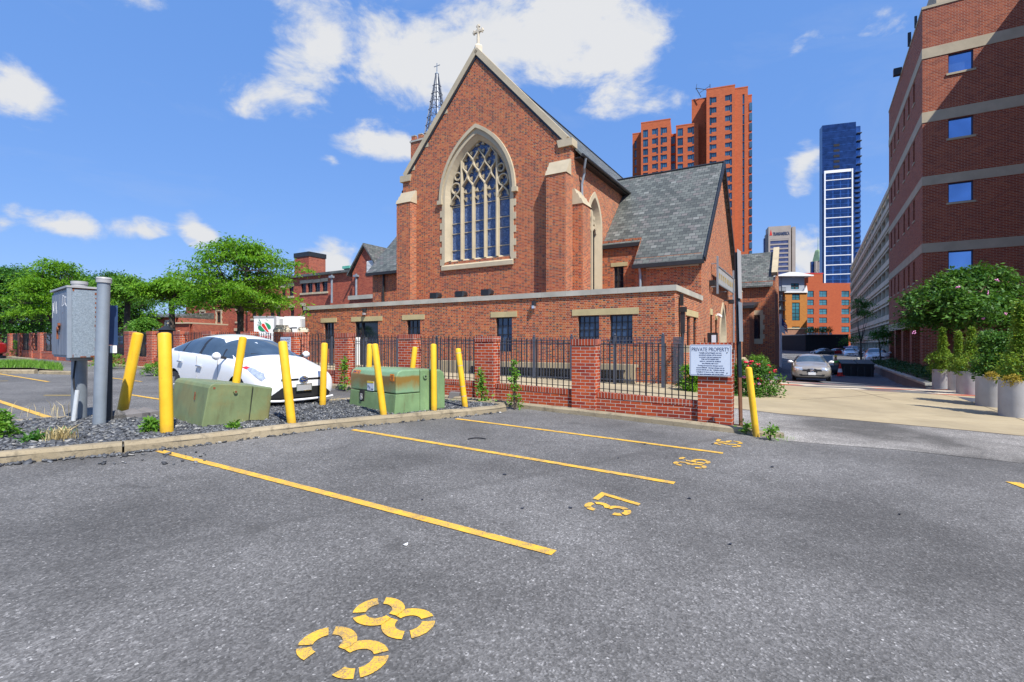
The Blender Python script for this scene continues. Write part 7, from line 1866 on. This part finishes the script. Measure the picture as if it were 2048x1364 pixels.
m = MB(); m.tube([(dl*.52, dw*.28, zt_+.03), (dl*.52, dw*.28, zt_+.12)], .10, 16); m.tube([(dl*.52, dw*.28, zt_+.085), (dl*.52, dw*.28, zt_+.13)], .108, 16); m.build('post_cap', M['plate_grey'], EC, smooth=True, angle=40)
c1 = G(143, 859); c2 = at(155, 780, 7.72); c3 = at(151, 720, 7.75)
m = MB(); m.tube([c1-Vector((0, 0, .1)), c2], .03, 10); m.m = 1; m.tube([at(150, 790, 7.72), at(147, 755, 7.72), c3], .012, 6)
tag(m.build('cable_conduit', [M['conduit'], M['rubber']]), 'white conduit and loose cable beside the cabinet post', 'conduit')
pb = G(198, 864); tp = at(208, 563, pb.y); PO = empty('capped_pipe', tuple(pb), 0, 'tall grey capped steel pipe standing right of the cabinet', 'pipe'); d = (tp-pb); dn = d.normalized()
m = MB(); m.tube([dn*-.2, d], .080, 20); m.build('pipe', M['grey_pipe'], PO, smooth=True, angle=40); m = MB(); m.tube([d-dn*.02, d+dn*.035], .096, 20); m.tube([d+dn*.035, d+dn*.06], [.10, .088], 20); m.build('cap', M['plate_grey'], PO, smooth=True, angle=40)
pq = at(209, 690, 7.75); MBX = empty('meter_panel', (pq.x, pq.y, 0), R(51), 'narrow dark blue panel box behind the grey pipe', 'panel box')
m = MB(); m.box(-.05, .16, -.02, .10, at(0, 690, 7.75).z, at(0, 610, 7.75).z); m.build('panel', M['blue_box'], MBX); m = MB(); m.box(.06, .14, -.06, -.02, at(0, 706, 7.75).z, at(0, 691, 7.75).z); m.build('tag_plate', M['white'], MBX); m = MB(); m.box(.0, .10, .0, .08, -.0, at(0, 691, 7.75).z); m.build('support', M['metal_dark'], MBX)
# broken slabs
r = random.Random(3)
for k, (px, py, s, lab) in enumerate(((232, 839, .30, 'dark broken asphalt lump beside the leaning left bollard'), (262, 836, .34, 'broken concrete slab lying behind the thick bollard'), (285, 833, .30, 'broken slab piece farthest right behind the thick bollard'))):
    p = G(px, py, .09); m = MB(); n = 9; a = [p+Vector((s*math.cos(t)*r.uniform(.6, 1.1), s*.6*math.sin(t)*r.uniform(.6, 1.1), r.uniform(.03, .10))) for t in [i*6.283/n for i in range(n)]]
    c_ = p+Vector((.03, 0, .16)); m.add([tuple(v) for v in a]+[tuple(c_)]+[(v.x, v.y, p.z-.05) for v in a], [(i, (i+1) % n, n) for i in range(n)]+[(i, n+1+i, n+1+(i+1) % n, (i+1) % n) for i in range(n)])
    tag(m.build('broken_slab', M['asphalt'] if k == 0 else M['rubble']), lab, 'slab', 'broken slabs in the gravel')
m = MB(); p = G(722, 801, .0); m.box(p.x-.12, p.x+.12, p.y, p.y+.2, p.z, p.z+.14) if False else None
p = G(907, 802, .0); m = MB(); m.prism([(p.x-.13, p.y, p.z+.05), (p.x+.12, p.y, p.z+.05), (p.x+.14, p.y, p.z+.2), (p.x-.1, p.y, p.z+.22)], (.03, .16, 0)); tag(m.build('loose_brick', M['rubble'], bevel=.012), 'grey loose block lying in the gravel behind the striped bollard', 'block')

# ------------------------------------------------------------------ brick fence with iron panels
BF = empty('brick_fence', (A0.x, A0.y, 0), 0, 'long red brick fence of piers, low walls and black iron panels', 'fence')
def wv(L, d, z): p = wall_pt(L, -d); return Vector((p.x-A0.x, p.y-A0.y, z))
def wbox(m, L0, L1, d0, d1, z0, z1): m.pbox(lambda u, v, d: wv(u, d, v), L0, L1, z0, z1, d0, d1)
def gl(L): p = wall_pt(L); return gz(p.x, p.y)
PX = [(1465, 1397), (1204, 1146), (1001, 953), (840, 800), (711, 674), (603, 571), None, None, (374, 351), (317, 297), (263, 252), (228, 211), None, None, None, (88, 78), (73, 61), (50, 38), (31, 18), (9, -3), (-14, -26)]
PL = []
for q in PX:
    if q: PL.append((px_L(q[0]), px_L(q[1])))
    else: PL.append(None)
k5 = PL[5][0]; PL[6] = (k5+2.45, k5+3.05); PL[7] = (k5+4.85, k5+5.4)
i0, i1 = 11, 15
for j in range(i0+1, i1): f = (j-i0)/(i1-i0); a_ = PL[i0][0]+(PL[i1][0]-PL[i0][0])*f; PL[j] = (a_, a_+.55)
PTOP = 1.56
for j, (L0, L1) in enumerate(PL):
    L0 = L1-(.56 if j == 0 else .53)
    if j == 0: L0 = 0.
    PL[j] = (L0, L1); zg = gl((L0+L1)/2); zt_ = zg+PTOP if j else zg+1.575
    m = MB(); wbox(m, L0, L1, -.07, .21, zg-.2, zt_-.13); p_o = m.build('pier', M['fence_brick'], BF)
    m = MB(); wbox(m, L0-.012, L1+.012, -.082, .222, zt_-.13, zt_); m.build('pier_cap', M['soldier_brick'], p_o)
for j in range(len(PL)-1):
    L0, L1 = PL[j][1], PL[j+1][0]; n = 2; m = MB()
    zg = gl((L0+L1)/2); h = .36
    m.pbox(lambda u, v, d: wv(u, d, v+(gl(u) if v > .1 else zg)), L0, L1, -.3, h, 0.0, .15); o = m.build('low_wall', M['fence_brick'], BF)
    m = MB(); m.pbox(lambda u, v, d: wv(u, d, v+gl(u)), L0, L1, h, h+.11, -.008, .16); m.build('soldier_course', M['soldier_brick'], o)
    m = MB(); b0 = h+.15; b1 = PTOP-.10
    def zz(L, v): return v+gl(L)
    for v in (b0+.03, b1): m.bar(wv(L0, .08, zz(L0, v)), wv(L1, .08, zz(L1, v)), .024, .012)
    nb = max(6, int(round((L1-L0)/.128)))
    for k in range(1, nb):
        L = L0+(L1-L0)*k/nb; t = .03 if k == nb//2 else .018
        m.tube([wv(L, .08, zz(L, b0-.03 if t < .025 else b0-.16)), wv(L, .08, zz(L, b1+.07))], t*.6, 6)
    m.tube([wv(L0, .06, zz(L0, b1-.02)), wv(L0+.03, .06, zz(L0, b1-.3))], .008, 5)
    m.build('iron_panel', M['metal_black'], BF)
# signs on the fence
def fence_sign(name, L1, L0, z1, z0, label, lines, hd, fs, off):
    w = abs(L1-L0); h = z1-z0; p = wall_pt((L0+L1)/2, off); o = empty(name, (p.x, p.y, (z0+z1)/2), ANG, label, 'sign', 'private property signs')
    m = MB(); r_ = .03; pts = []
    for cx_, cz_, a0 in ((w/2-r_, h/2-r_, 0), (-w/2+r_, h/2-r_, 90), (-w/2+r_, -h/2+r_, 180), (w/2-r_, -h/2+r_, 270)):
        for k in range(5): t = R(a0+k*22.5); pts.append((cx_+r_*math.cos(t), 0, cz_+r_*math.sin(t)))
    m.prism(pts, (0, .008, 0)); pn = m.build('sign_panel', M['sign_face'], o)
    m = MB(); e = .018; t = .004
    for a_, b_ in (((-w/2+e, h/2-e), (w/2-e, h/2-e)), ((w/2-e, h/2-e), (w/2-e, -h/2+e)), ((w/2-e, -h/2+e), (-w/2+e, -h/2+e)), ((-w/2+e, -h/2+e), (-w/2+e, h/2-e))): m.bar((a_[0], -.001, a_[1]), (b_[0], -.001, b_[1]), t, .002, (0, 1, 0))
    m.build('border_line', M['ink'], pn)
    text_mesh(hd, .1, M['ink'], pn, 'lettering', 'CENTER', .0008, False, (0, -.0015, h/2-.118*h/.56), (R(90), 0, 0), w*.90)
    z = h/2-.118*h/.56
    for s, k in lines:
        z -= fs*1.32; text_mesh(s, fs*k, M['ink'], pn, 'lettering', 'CENTER', .0008, True, (0, -.0015, z), (R(90), 0, 0), None)
    m = MB()
    for x, z in ((-.12, .135), (.29, .14), (-.17, -.21), (.29, -.22)): m.tube([(x*w/.73, -.006, z*h/.56), (x*w/.73, .0, z*h/.56)], .009, 8)
    m.build('bolt', M['metal_black'], pn)
fence_sign('private_property_sign', px_L(1382), 0.0, 1.538, .965, 'pale blue white private property notice on the end pier of the brick fence',
  [('Vehicles parked illegally and non', 1), ('permitted vehicles will be towed', 1), ('at owner\'s risk and expense to:', 1), ('THE AUTO BARN INC.', 1.05), ('2025 W. LAFAYETTE AVENUE', .95), ('BALTIMORE, MD 21217', .95), ('Towing and impound charges not to', 1), ('exceed $300.00.  Storage charges not to', 1), ('exceed $30.00 per day.  Vehicles may be', 1), ('redeemed 24 hours a day 7 days a week.', 1), ('For more information call 410 362 9570', .95)], 'PRIVATE PROPERTY', .0295, .118)
L5 = (PL[5][0]+PL[5][1])/2
fence_sign('private_property_sign', L5+.33, L5-.17, gl(L5)+1.41, gl(L5)+.85, 'small white notice sign on the brick pier behind the hatchback bonnet', [('Vehicles parked illegally', 1), ('will be towed at owner\'s', 1), ('risk and expense', 1), ('THE AUTO BARN INC.', 1), ('BALTIMORE, MD', 1), ('24 hours a day', 1), ('7 days a week', 1)], 'PRIVATE PROPERTY', .036, .13)

# ------------------------------------------------------------------ grey iron fence before the annex
IF = empty('iron_fence', (P0.x, P0.y, 0), ANG, 'slate grey iron picket fence with ball-topped posts before the church annex', 'fence')
PA = [-20.8, -18.47, -16.25, -13.97, -11.87, -9.6, -7.27, -4.88, -3.33, -1.69, -.04]
SI = -1.5
for k, a_ in enumerate(PA):
    m = MB(); m.box(a_-.045, a_+.045, SI-.045, SI+.045, -.2, 1.80); m.lathe([(.06, 1.80), (.06, 1.83), (.02, 1.835), (.045, 1.87), (.03, 1.91), (.002, 1.92)], (a_, SI, 0), 8); m.build('post', M['metal_fence'], IF)
def picket_panel(p, q, n):
    m = MB(); p = Vector(p); q = Vector(q)
    for z in (.32, 1.56, 1.68): m.bar(p+Vector((0, 0, z)), q+Vector((0, 0, z)), .03)
    for k in range(1, n):
        c_ = p.lerp(q, k/n); m.bar(c_+Vector((0, 0, .22)), c_+Vector((0, 0, 1.79)), .02)
    m.build('picket_panel', M['metal_fence'], IF)
for a_, b_ in zip(PA, PA[1:]): picket_panel((a_+.05, SI, 0), (b_-.05, SI, 0), max(8, int((b_-a_)/.125)))
picket_panel((PA[-1]+.3, SI+.05, 0), (PA[-1]+.3, -.05, 0), 11); m = MB(); m.box(PA[-1]+.25, PA[-1]+.35, -.12, -.02, -.1, 1.8); m.build('post', M['metal_fence'], IF)
# low concrete areaway wall and railing by the annex
o = empty('areaway_wall', (P0.x, P0.y, 0), ANG, 'low pale concrete areaway wall with dark pickets under the annex windows', 'wall')
m = MB(); m.box(-10.5, -1.2, -.95, -.72, -.2, .82); m.box(-10.4, -1.3, -.7, -.05, .70, .80); m.build('wall', M['walk'], o)
m = MB()
for k in range(70): a_ = -8.2+k*.095; m.box(a_, a_+.06, -.985, -.955, .12, .62)
m.bar((-8.2, -.97, .60), (-1.5, -.97, .60), .05); m.build('pickets', M['metal_black'], o)

# ------------------------------------------------------------------ sign post, ramp wall, flagpole
pb = G(1482, 861); tp = at(1473, 505, pb.y); SP = empty('sign_post', tuple(pb), 0, 'tall dark post with edge-on sign plates and a rusty foot', 'sign post'); d = tp-pb
m = MB(); m.bar(d*-.05, d*.30, .05, .05); m.build('post_foot', M['post_rust'], SP); m = MB(); m.bar(d*.30, d*1.0, .062, .062); m.build('post', M['post_dark'], SP)
def plate(f0, f1, w, mat, name):
    a_ = d*f0; b_ = d*f1; m = MB(); v = Vector((pb.x, pb.y, 0)).normalized(); s = Vector((v.y, -v.x, 0)); dirn = (v*.985+s*.17).normalized()
    m.add([a_+s*.036+dirn*x+s*t for x in (-w*.5, w*.5) for t in (0, .012)]+[b_+s*.036+dirn*x+s*t for x in (-w*.5, w*.5) for t in (0, .012)], [(0, 1, 3, 2), (4, 6, 7, 5), (0, 4, 5, 1), (2, 3, 7, 6), (0, 2, 6, 4), (1, 5, 7, 3)]); m.build(name, mat, SP)
plate(.74, 1.012, .30, M['plate_grey'], 'sign_plate'); plate(.50, .72, .30, M['grey_pipe'], 'sign_plate')
q = g(1.4, 7.3); RW = empty('ramp_wall', (q.x, q.y, gz(q.x, q.y)), ANG, 'short sloping concrete wall with vent openings beside the beige sedan', 'wall')
m = MB(); m.prism([(-.28, 0, -.6), (-.28, 3.2, -.8), (-.28, 3.2, .50), (-.28, .3, .95), (-.28, 0, .82)], (.36, 0, 0)); m.build('wall', M['walk'], RW); m = MB()
for y0, y1, z0_, z1_ in ((.35, .8, .15, .7), (1.3, 1.5, .1, .4), (2.1, 2.6, -.3, .05), (2.0, 2.15, .1, .35)): m.box(.075, .085, y0, y1, z0_, z1_)
m.build('vent_opening', M['void'], RW)
fp = at(1561, 700, 44); FP_ = empty('flag_pole', (fp.x, 44, -.7), 0, 'white pole with hanging flags at the church\'s far corner', 'flag pole')
m = MB(); m.tube([(0, 0, 0), (0, 0, at(1561, 628, 44).z+.7)], [.12, .10], 10); m.build('pole', M['white'], FP_)
def flag(name, x0, w, z1, h, stripes):
    m = MB(); n = 8
    for k in range(n):
        m.m = k % 2 if stripes else (0 if k < 4 else 1)
        z0_ = z1-h*(k+1)/n; zz_ = z1-h*k/n
        f = lambda t, z: (x0+w*t+(.12*(z1-z)*t), .08*math.sin(t*7+z*2), z-.35*t)
        for j in range(5): m.poly(f(j/5, z0_), f((j+1)/5, z0_), f((j+1)/5, zz_), f(j/5, zz_))
    return m
zf = at(1561, 636, 44).z+.7
flag('', .12, .22, zf, 1.2, False).build('blue_flag', [M['blue_emblem'], M['white']], FP_); flag('', .30, .30, zf-.25, .8, True).build('striped_flag', [M['red_paint'], M['white']], FP_)
# ------------------------------------------------------------------ far left: stop sign, street signs, yellow block
p = at(6.5, 657, 44); o = empty('stop_sign', (p.x, 44, gz(p.x, 44)), R(-25), 'red stop sign at the left edge above the brick fence', 'stop sign')
zc = p.z-gz(p.x, 44); m = MB(); m.prism([(.31*math.cos(R(22.5+45*k)), 0, zc+.31*math.sin(R(22.5+45*k))) for k in range(8)], (0, .01, 0)); pn = m.build('sign_face', M['red_paint'], o)
text_mesh('STOP', .25, M['white'], pn, 'lettering', 'CENTER', .002, True, (0, -.004, zc-.09), (R(90), 0, 0), .46); m = MB(); m.tube([(0, .04, 0), (0, .04, zc+.5)], .035, 8); m.build('post', M['grey_pipe'], o)
p = at(38, 652, 46); o = empty('street_name_sign', (p.x, 46, gz(p.x, 46)), R(-20), 'small green street name blade on a thin pole right of the stop sign', 'street sign'); zc = p.z-gz(p.x, 46)
m = MB(); m.tube([(0.05, 0, 0), (.05, 0, zc+.2)], .03, 6); m.build('post', M['grey_pipe'], o); m = MB(); m.box(-.30, .12, -.01, .01, zc-.1, zc+.1); m.build('blade', M['verdigris'], o)
p = at(66.5, 661, 40); o = empty('notice_board', (p.x, 40, gz(p.x, 40)), R(-20), 'dark framed notice board with a white poster behind the left fence', 'notice board'); zc = p.z-gz(p.x, 40)
m = MB(); m.box(-.45, .45, 0, .06, zc-.32, zc+.34); m.box(-.43, -.37, 0, .06, 0, zc-.32); m.box(.37, .43, 0, .06, 0, zc-.32); fr_ = m.build('frame', M['metal_black'], o); m = MB(); m.box(-.36, .12, -.012, -.003, zc-.26, zc+.16); m.box(.2, .38, -.012, -.003, zc-.2, zc+.16); m.build('poster', M['white'], fr_); m = MB(); m.box(-.15, .25, -.012, -.003, zc+.2, zc+.3); m.build('header_strip', M['verdigris'], fr_)
m = MB(); m.add([(-.3, -.014, zc-.2), (-.14, -.014, zc-.2), (-.05, -.014, zc+.06), (-.22, -.014, zc+.1)], [(0, 1, 2, 3)]); m.build('poster_print', M['ink'], fr_)
p = G(14, 707); o = empty('yellow_block', (p.x, p.y, p.z), R(-25), 'dull yellow concrete barrier block beside the red car', 'barrier block'); m = MB(); m.box(-.42, .30, -.2, .35, -.1, .60); m.build('block', M['yellow_block'], o, bevel=.02)
m = MB(); a_ = g(-30, 9); tag(None, None) if False else None
# lamp or bin top behind the fence
p = at(333, 660, 21); o = empty('post_lantern', (p.x, 21, gz(p.x, 21)), 0, 'dark domed lantern top behind the thick bollard', 'lantern'); m = MB(); zc = p.z-gz(p.x, 21); m.lathe([(.06, 0), (.06, zc-.5), (.30, zc-.45), (.26, zc-.05), (.33, zc), (.12, zc+.14), (.02, zc+.18)], n=12); m.build('lantern', M['metal_black'], o)
# ------------------------------------------------------------------ alley: dumpster, cart, worker
p = at(1715, 755, 35.5); gzz = 1.55-67/F*35.5; o = empty('dumpster', (p.x, 35.5, gzz), R(-24), 'black steel dumpster in the shade of the alley', 'dumpster')
m = MB(); m.prism([(-.95, 0, .08), (-.95, 1.5, .08), (-.95, 1.5, 1.15), (-.95, -.12, .92), (-.95, -.05, .5)], (1.9, 0, 0)); m.build('bin', M['metal_black'], o)
m = MB(); m.prism([(-1.0, -.16, .93), (-1.0, 1.55, 1.17), (-1.0, 1.55, 1.22), (-1.0, -.16, .98)], (.98, 0, 0)); m.prism([(.02, -.16, .93), (.02, 1.55, 1.17), (.02, 1.55, 1.22), (.02, -.16, .98)], (.98, 0, 0)); m.build('lid', M['black_plastic'], o)
m = MB(); 
for s in (-1, 1): m.box(s*1.02-.05, s*1.02+.05, .3, 1.1, .55, .7)
for k in range(5): m.box(-.8+.4*k-.03, -.8+.4*k+.03, -.1, -.06, .1, .9)
m.build('rib', M['metal_dark'], o)
p = at(1664, 753, 36.5); gzz = 1.55-65/F*36.5; CT = empty('utility_cart', (p.x, 36.5, gzz), R(-24), 'black utility cart with a white rimmed windscreen, beside the beige sedan', 'cart')
m = MB(); m.prism([(-.55, 0, .25), (-.55, 2.2, .25), (-.55, 2.2, .75), (-.55, .9, .75), (-.55, .8, .82), (-.55, .1, .8), (-.55, -.05, .5)], (1.1, 0, 0)); m.build('body', M['metal_black'], CT, bevel=.04)
m = MB()
for a_, b_ in (((-.5, .35, .8), (-.5, .5, 1.5)), ((.12, .35, .8), (.12, .5, 1.5)), ((-.5, .5, 1.5), (.12, .5, 1.5)), ((-.5, .35, .82), (.12, .35, .82))): m.bar(a_, b_, .05)
m.build('windscreen_frame', M['white'], CT); m = MB(); m.poly((-.48, .37, .83), (.10, .37, .83), (.10, .49, 1.48), (-.48, .49, 1.48)); m.build('windscreen', M['car_glass'], CT)
for x in (-.5, .5):
    for y in (.35, 1.8): m = MB(); m.tube([(x-.09, y, .25), (x+.09, y, .25)], .25, 16); m.build('wheel', M['rubber'], CT)
m = MB(); m.box(-.5, .5, 1.0, 1.15, .55, 1.15); m.box(-.5, .5, .75, 1.15, .5, .62); m.build('seat', M['black_plastic'], CT)
def skin(name, verts, edges, radii, mat, parent, sub=2):
    me = bpy.data.meshes.new(name); me.from_pydata(verts, edges, []); o = bpy.data.objects.new(name, me); COL.objects.link(o); o.parent = parent
    s = o.modifiers.new('skin', 'SKIN'); s.use_smooth_shade = True
    for v, r_ in zip(me.skin_vertices[0].data, radii): v.radius = (r_, r_)
    me.skin_vertices[0].data[0].use_root = True
    b = o.modifiers.new('sub', 'SUBSURF'); b.levels = sub; b.render_levels = sub
    me.materials.append(mat); return o
wp = Matrix.Rotation(R(-24), 3, 'Z') @ Vector((.34, .82, 0)); PE = empty('person', (CT.location.x+wp.x, CT.location.y+wp.y, gzz+.62), R(-24), 'person in a bright green safety shirt sitting in the utility cart', 'person')
V = [(0, 0, .08), (0, -.02, .28), (0, -.05, .48), (0, -.06, .60), (0, -.09, .70), (0, -.10, .82), (.20, -.05, .50), (.24, -.20, .28), (.10, -.40, .30), (-.20, -.05, .50), (-.24, -.20, .28), (-.12, -.40, .30), (.10, -.38, .06), (.11, -.42, -.34), (-.10, -.38, .06), (-.11, -.42, -.34), (.11, -.52, -.37), (-.11, -.52, -.37)]
E_ = [(0, 1), (1, 2), (2, 3), (3, 4), (4, 5), (2, 6), (6, 7), (7, 8), (2, 9), (9, 10), (10, 11), (0, 12), (12, 13), (0, 14), (14, 15), (13, 16), (15, 17)]
RD = [.15, .15, .14, .06, .09, .075, .065, .05, .035, .065, .05, .035, .085, .055, .085, .055, .04, .04]
skin('body', V, E_, RD, M['skin'], PE)
skin('shirt', [(0, 0, .12), (0, -.02, .28), (0, -.05, .50), (.205, -.05, .51), (.245, -.19, .30), (-.205, -.05, .51), (-.245, -.19, .30)], [(0, 1), (1, 2), (2, 3), (3, 4), (2, 5), (5, 6)], [.17, .17, .155, .08, .065, .08, .065], M['hivis'], PE)
skin('trousers', [(0, 0, .06), (.10, -.38, .06), (.11, -.42, -.30), (-.10, -.38, .06), (-.11, -.42, -.30)], [(0, 1), (1, 2), (0, 3), (3, 4)], [.165, .10, .07, .10, .07], M['cloth_dark'], PE)
m = MB(); m.lathe([(.001, .93), (.06, .925), (.095, .88), (.10, .83), (.12, .825)], (0, -.095, -.02), 12); m.build('cap', M['yellow_label'], PE)
m = MB(); m.tube([(0, -.19, .76), (0, -.205, .74)], .016, 6)
for s in (-1, 1): m.tube([(s*.032, -.168, .79), (s*.032, -.178, .79)], .01, 6); m.tube([(s*.09, -.09, .77), (s*.1, -.09, .77)], .02, 6)
m.build('face', M['skin'], PE)
for s in (-1, 1):
    m = MB(); b_ = Vector((s*.11, -.41, .30)); 
    m.tube([b_, b_+Vector((-s*.01, -.07, .01))], [.035, .038], 8)
    for k in range(4): q = b_+Vector((s*(.024-.016*k), -.07, .0)); m.tube([q, q+Vector((0, -.035, .0)), q+Vector((0, -.045, -.03)), q+Vector((0, -.02, -.045))], [.009, .008, .008, .007], 6)
    q = b_+Vector((-s*.035, -.04, 0)); m.tube([q, q+Vector((-s*.02, -.03, -.01)), q+Vector((-s*.01, -.05, -.03))], [.010, .009, .007], 6); m.build('hand', M['skin'], PE)
m = MB(); m.tube([(.2*math.cos(k*.3927), -.47+.05*math.sin(k*.3927), .28+.15*math.sin(k*.3927)) for k in range(17)], .015, 6, cap=False); wl_ = m.build('steering_wheel', M['black_plastic'], PE); wl_.parent = CT; wl_.location = (.34, .82, .62)
# traffic cone and red marker beside the dumpster
p = at(1680, 752, 34.5); gzz = 1.55-64/F*34.5; o = empty('traffic_cone', (p.x, 34.5, gzz), 0, 'small red and white marker cone beside the dumpster', 'cone'); m = MB(); m.lathe([(.16, 0), (.15, .25)], n=12); m.box(-.2, .2, -.2, .2, 0, .04); m.m = 1; m.lathe([(.145, .26), (.10, .5)], n=12); m.m = 0; m.lathe([(.10, .51), (.04, .85)], n=12); m.build('cone', [M['red_paint'], M['white']], o)
# blue awning by the garage
p = at(1711, 697, 90); o = empty('blue_awning', (p.x, 90, 0), 0, 'blue awning at the garage entrance', 'awning'); m = MB(); m.prism([(-.9, 0, p.z-.2), (-.9, 2, p.z+.2), (-.9, 2, p.z+.35), (-.9, 0, p.z+.2)], (1.8, 0, 0)); m.build('canopy', M['blue_emblem'], o); m = MB()
for x in (-.8, .8): m = MB(); m.box(x-.05, x+.05, .05, .15, -1, p.z-.1); m.build('post', M['metal_black'], o)
for k, x in enumerate((1716, 1727)):
    p = at(x, 716, 58); o = empty('pale_post', (p.x, 58, -1), 0, ['pale guard post in the alley shade, left of two', 'pale guard post in the alley shade, right of two'][k], 'post', 'guard posts in the alley'); m = MB(); m.lathe([(.16, 0), (.16, p.z+1), (.08, p.z+1.06)], n=10); m.build('post', M['coping'], o)
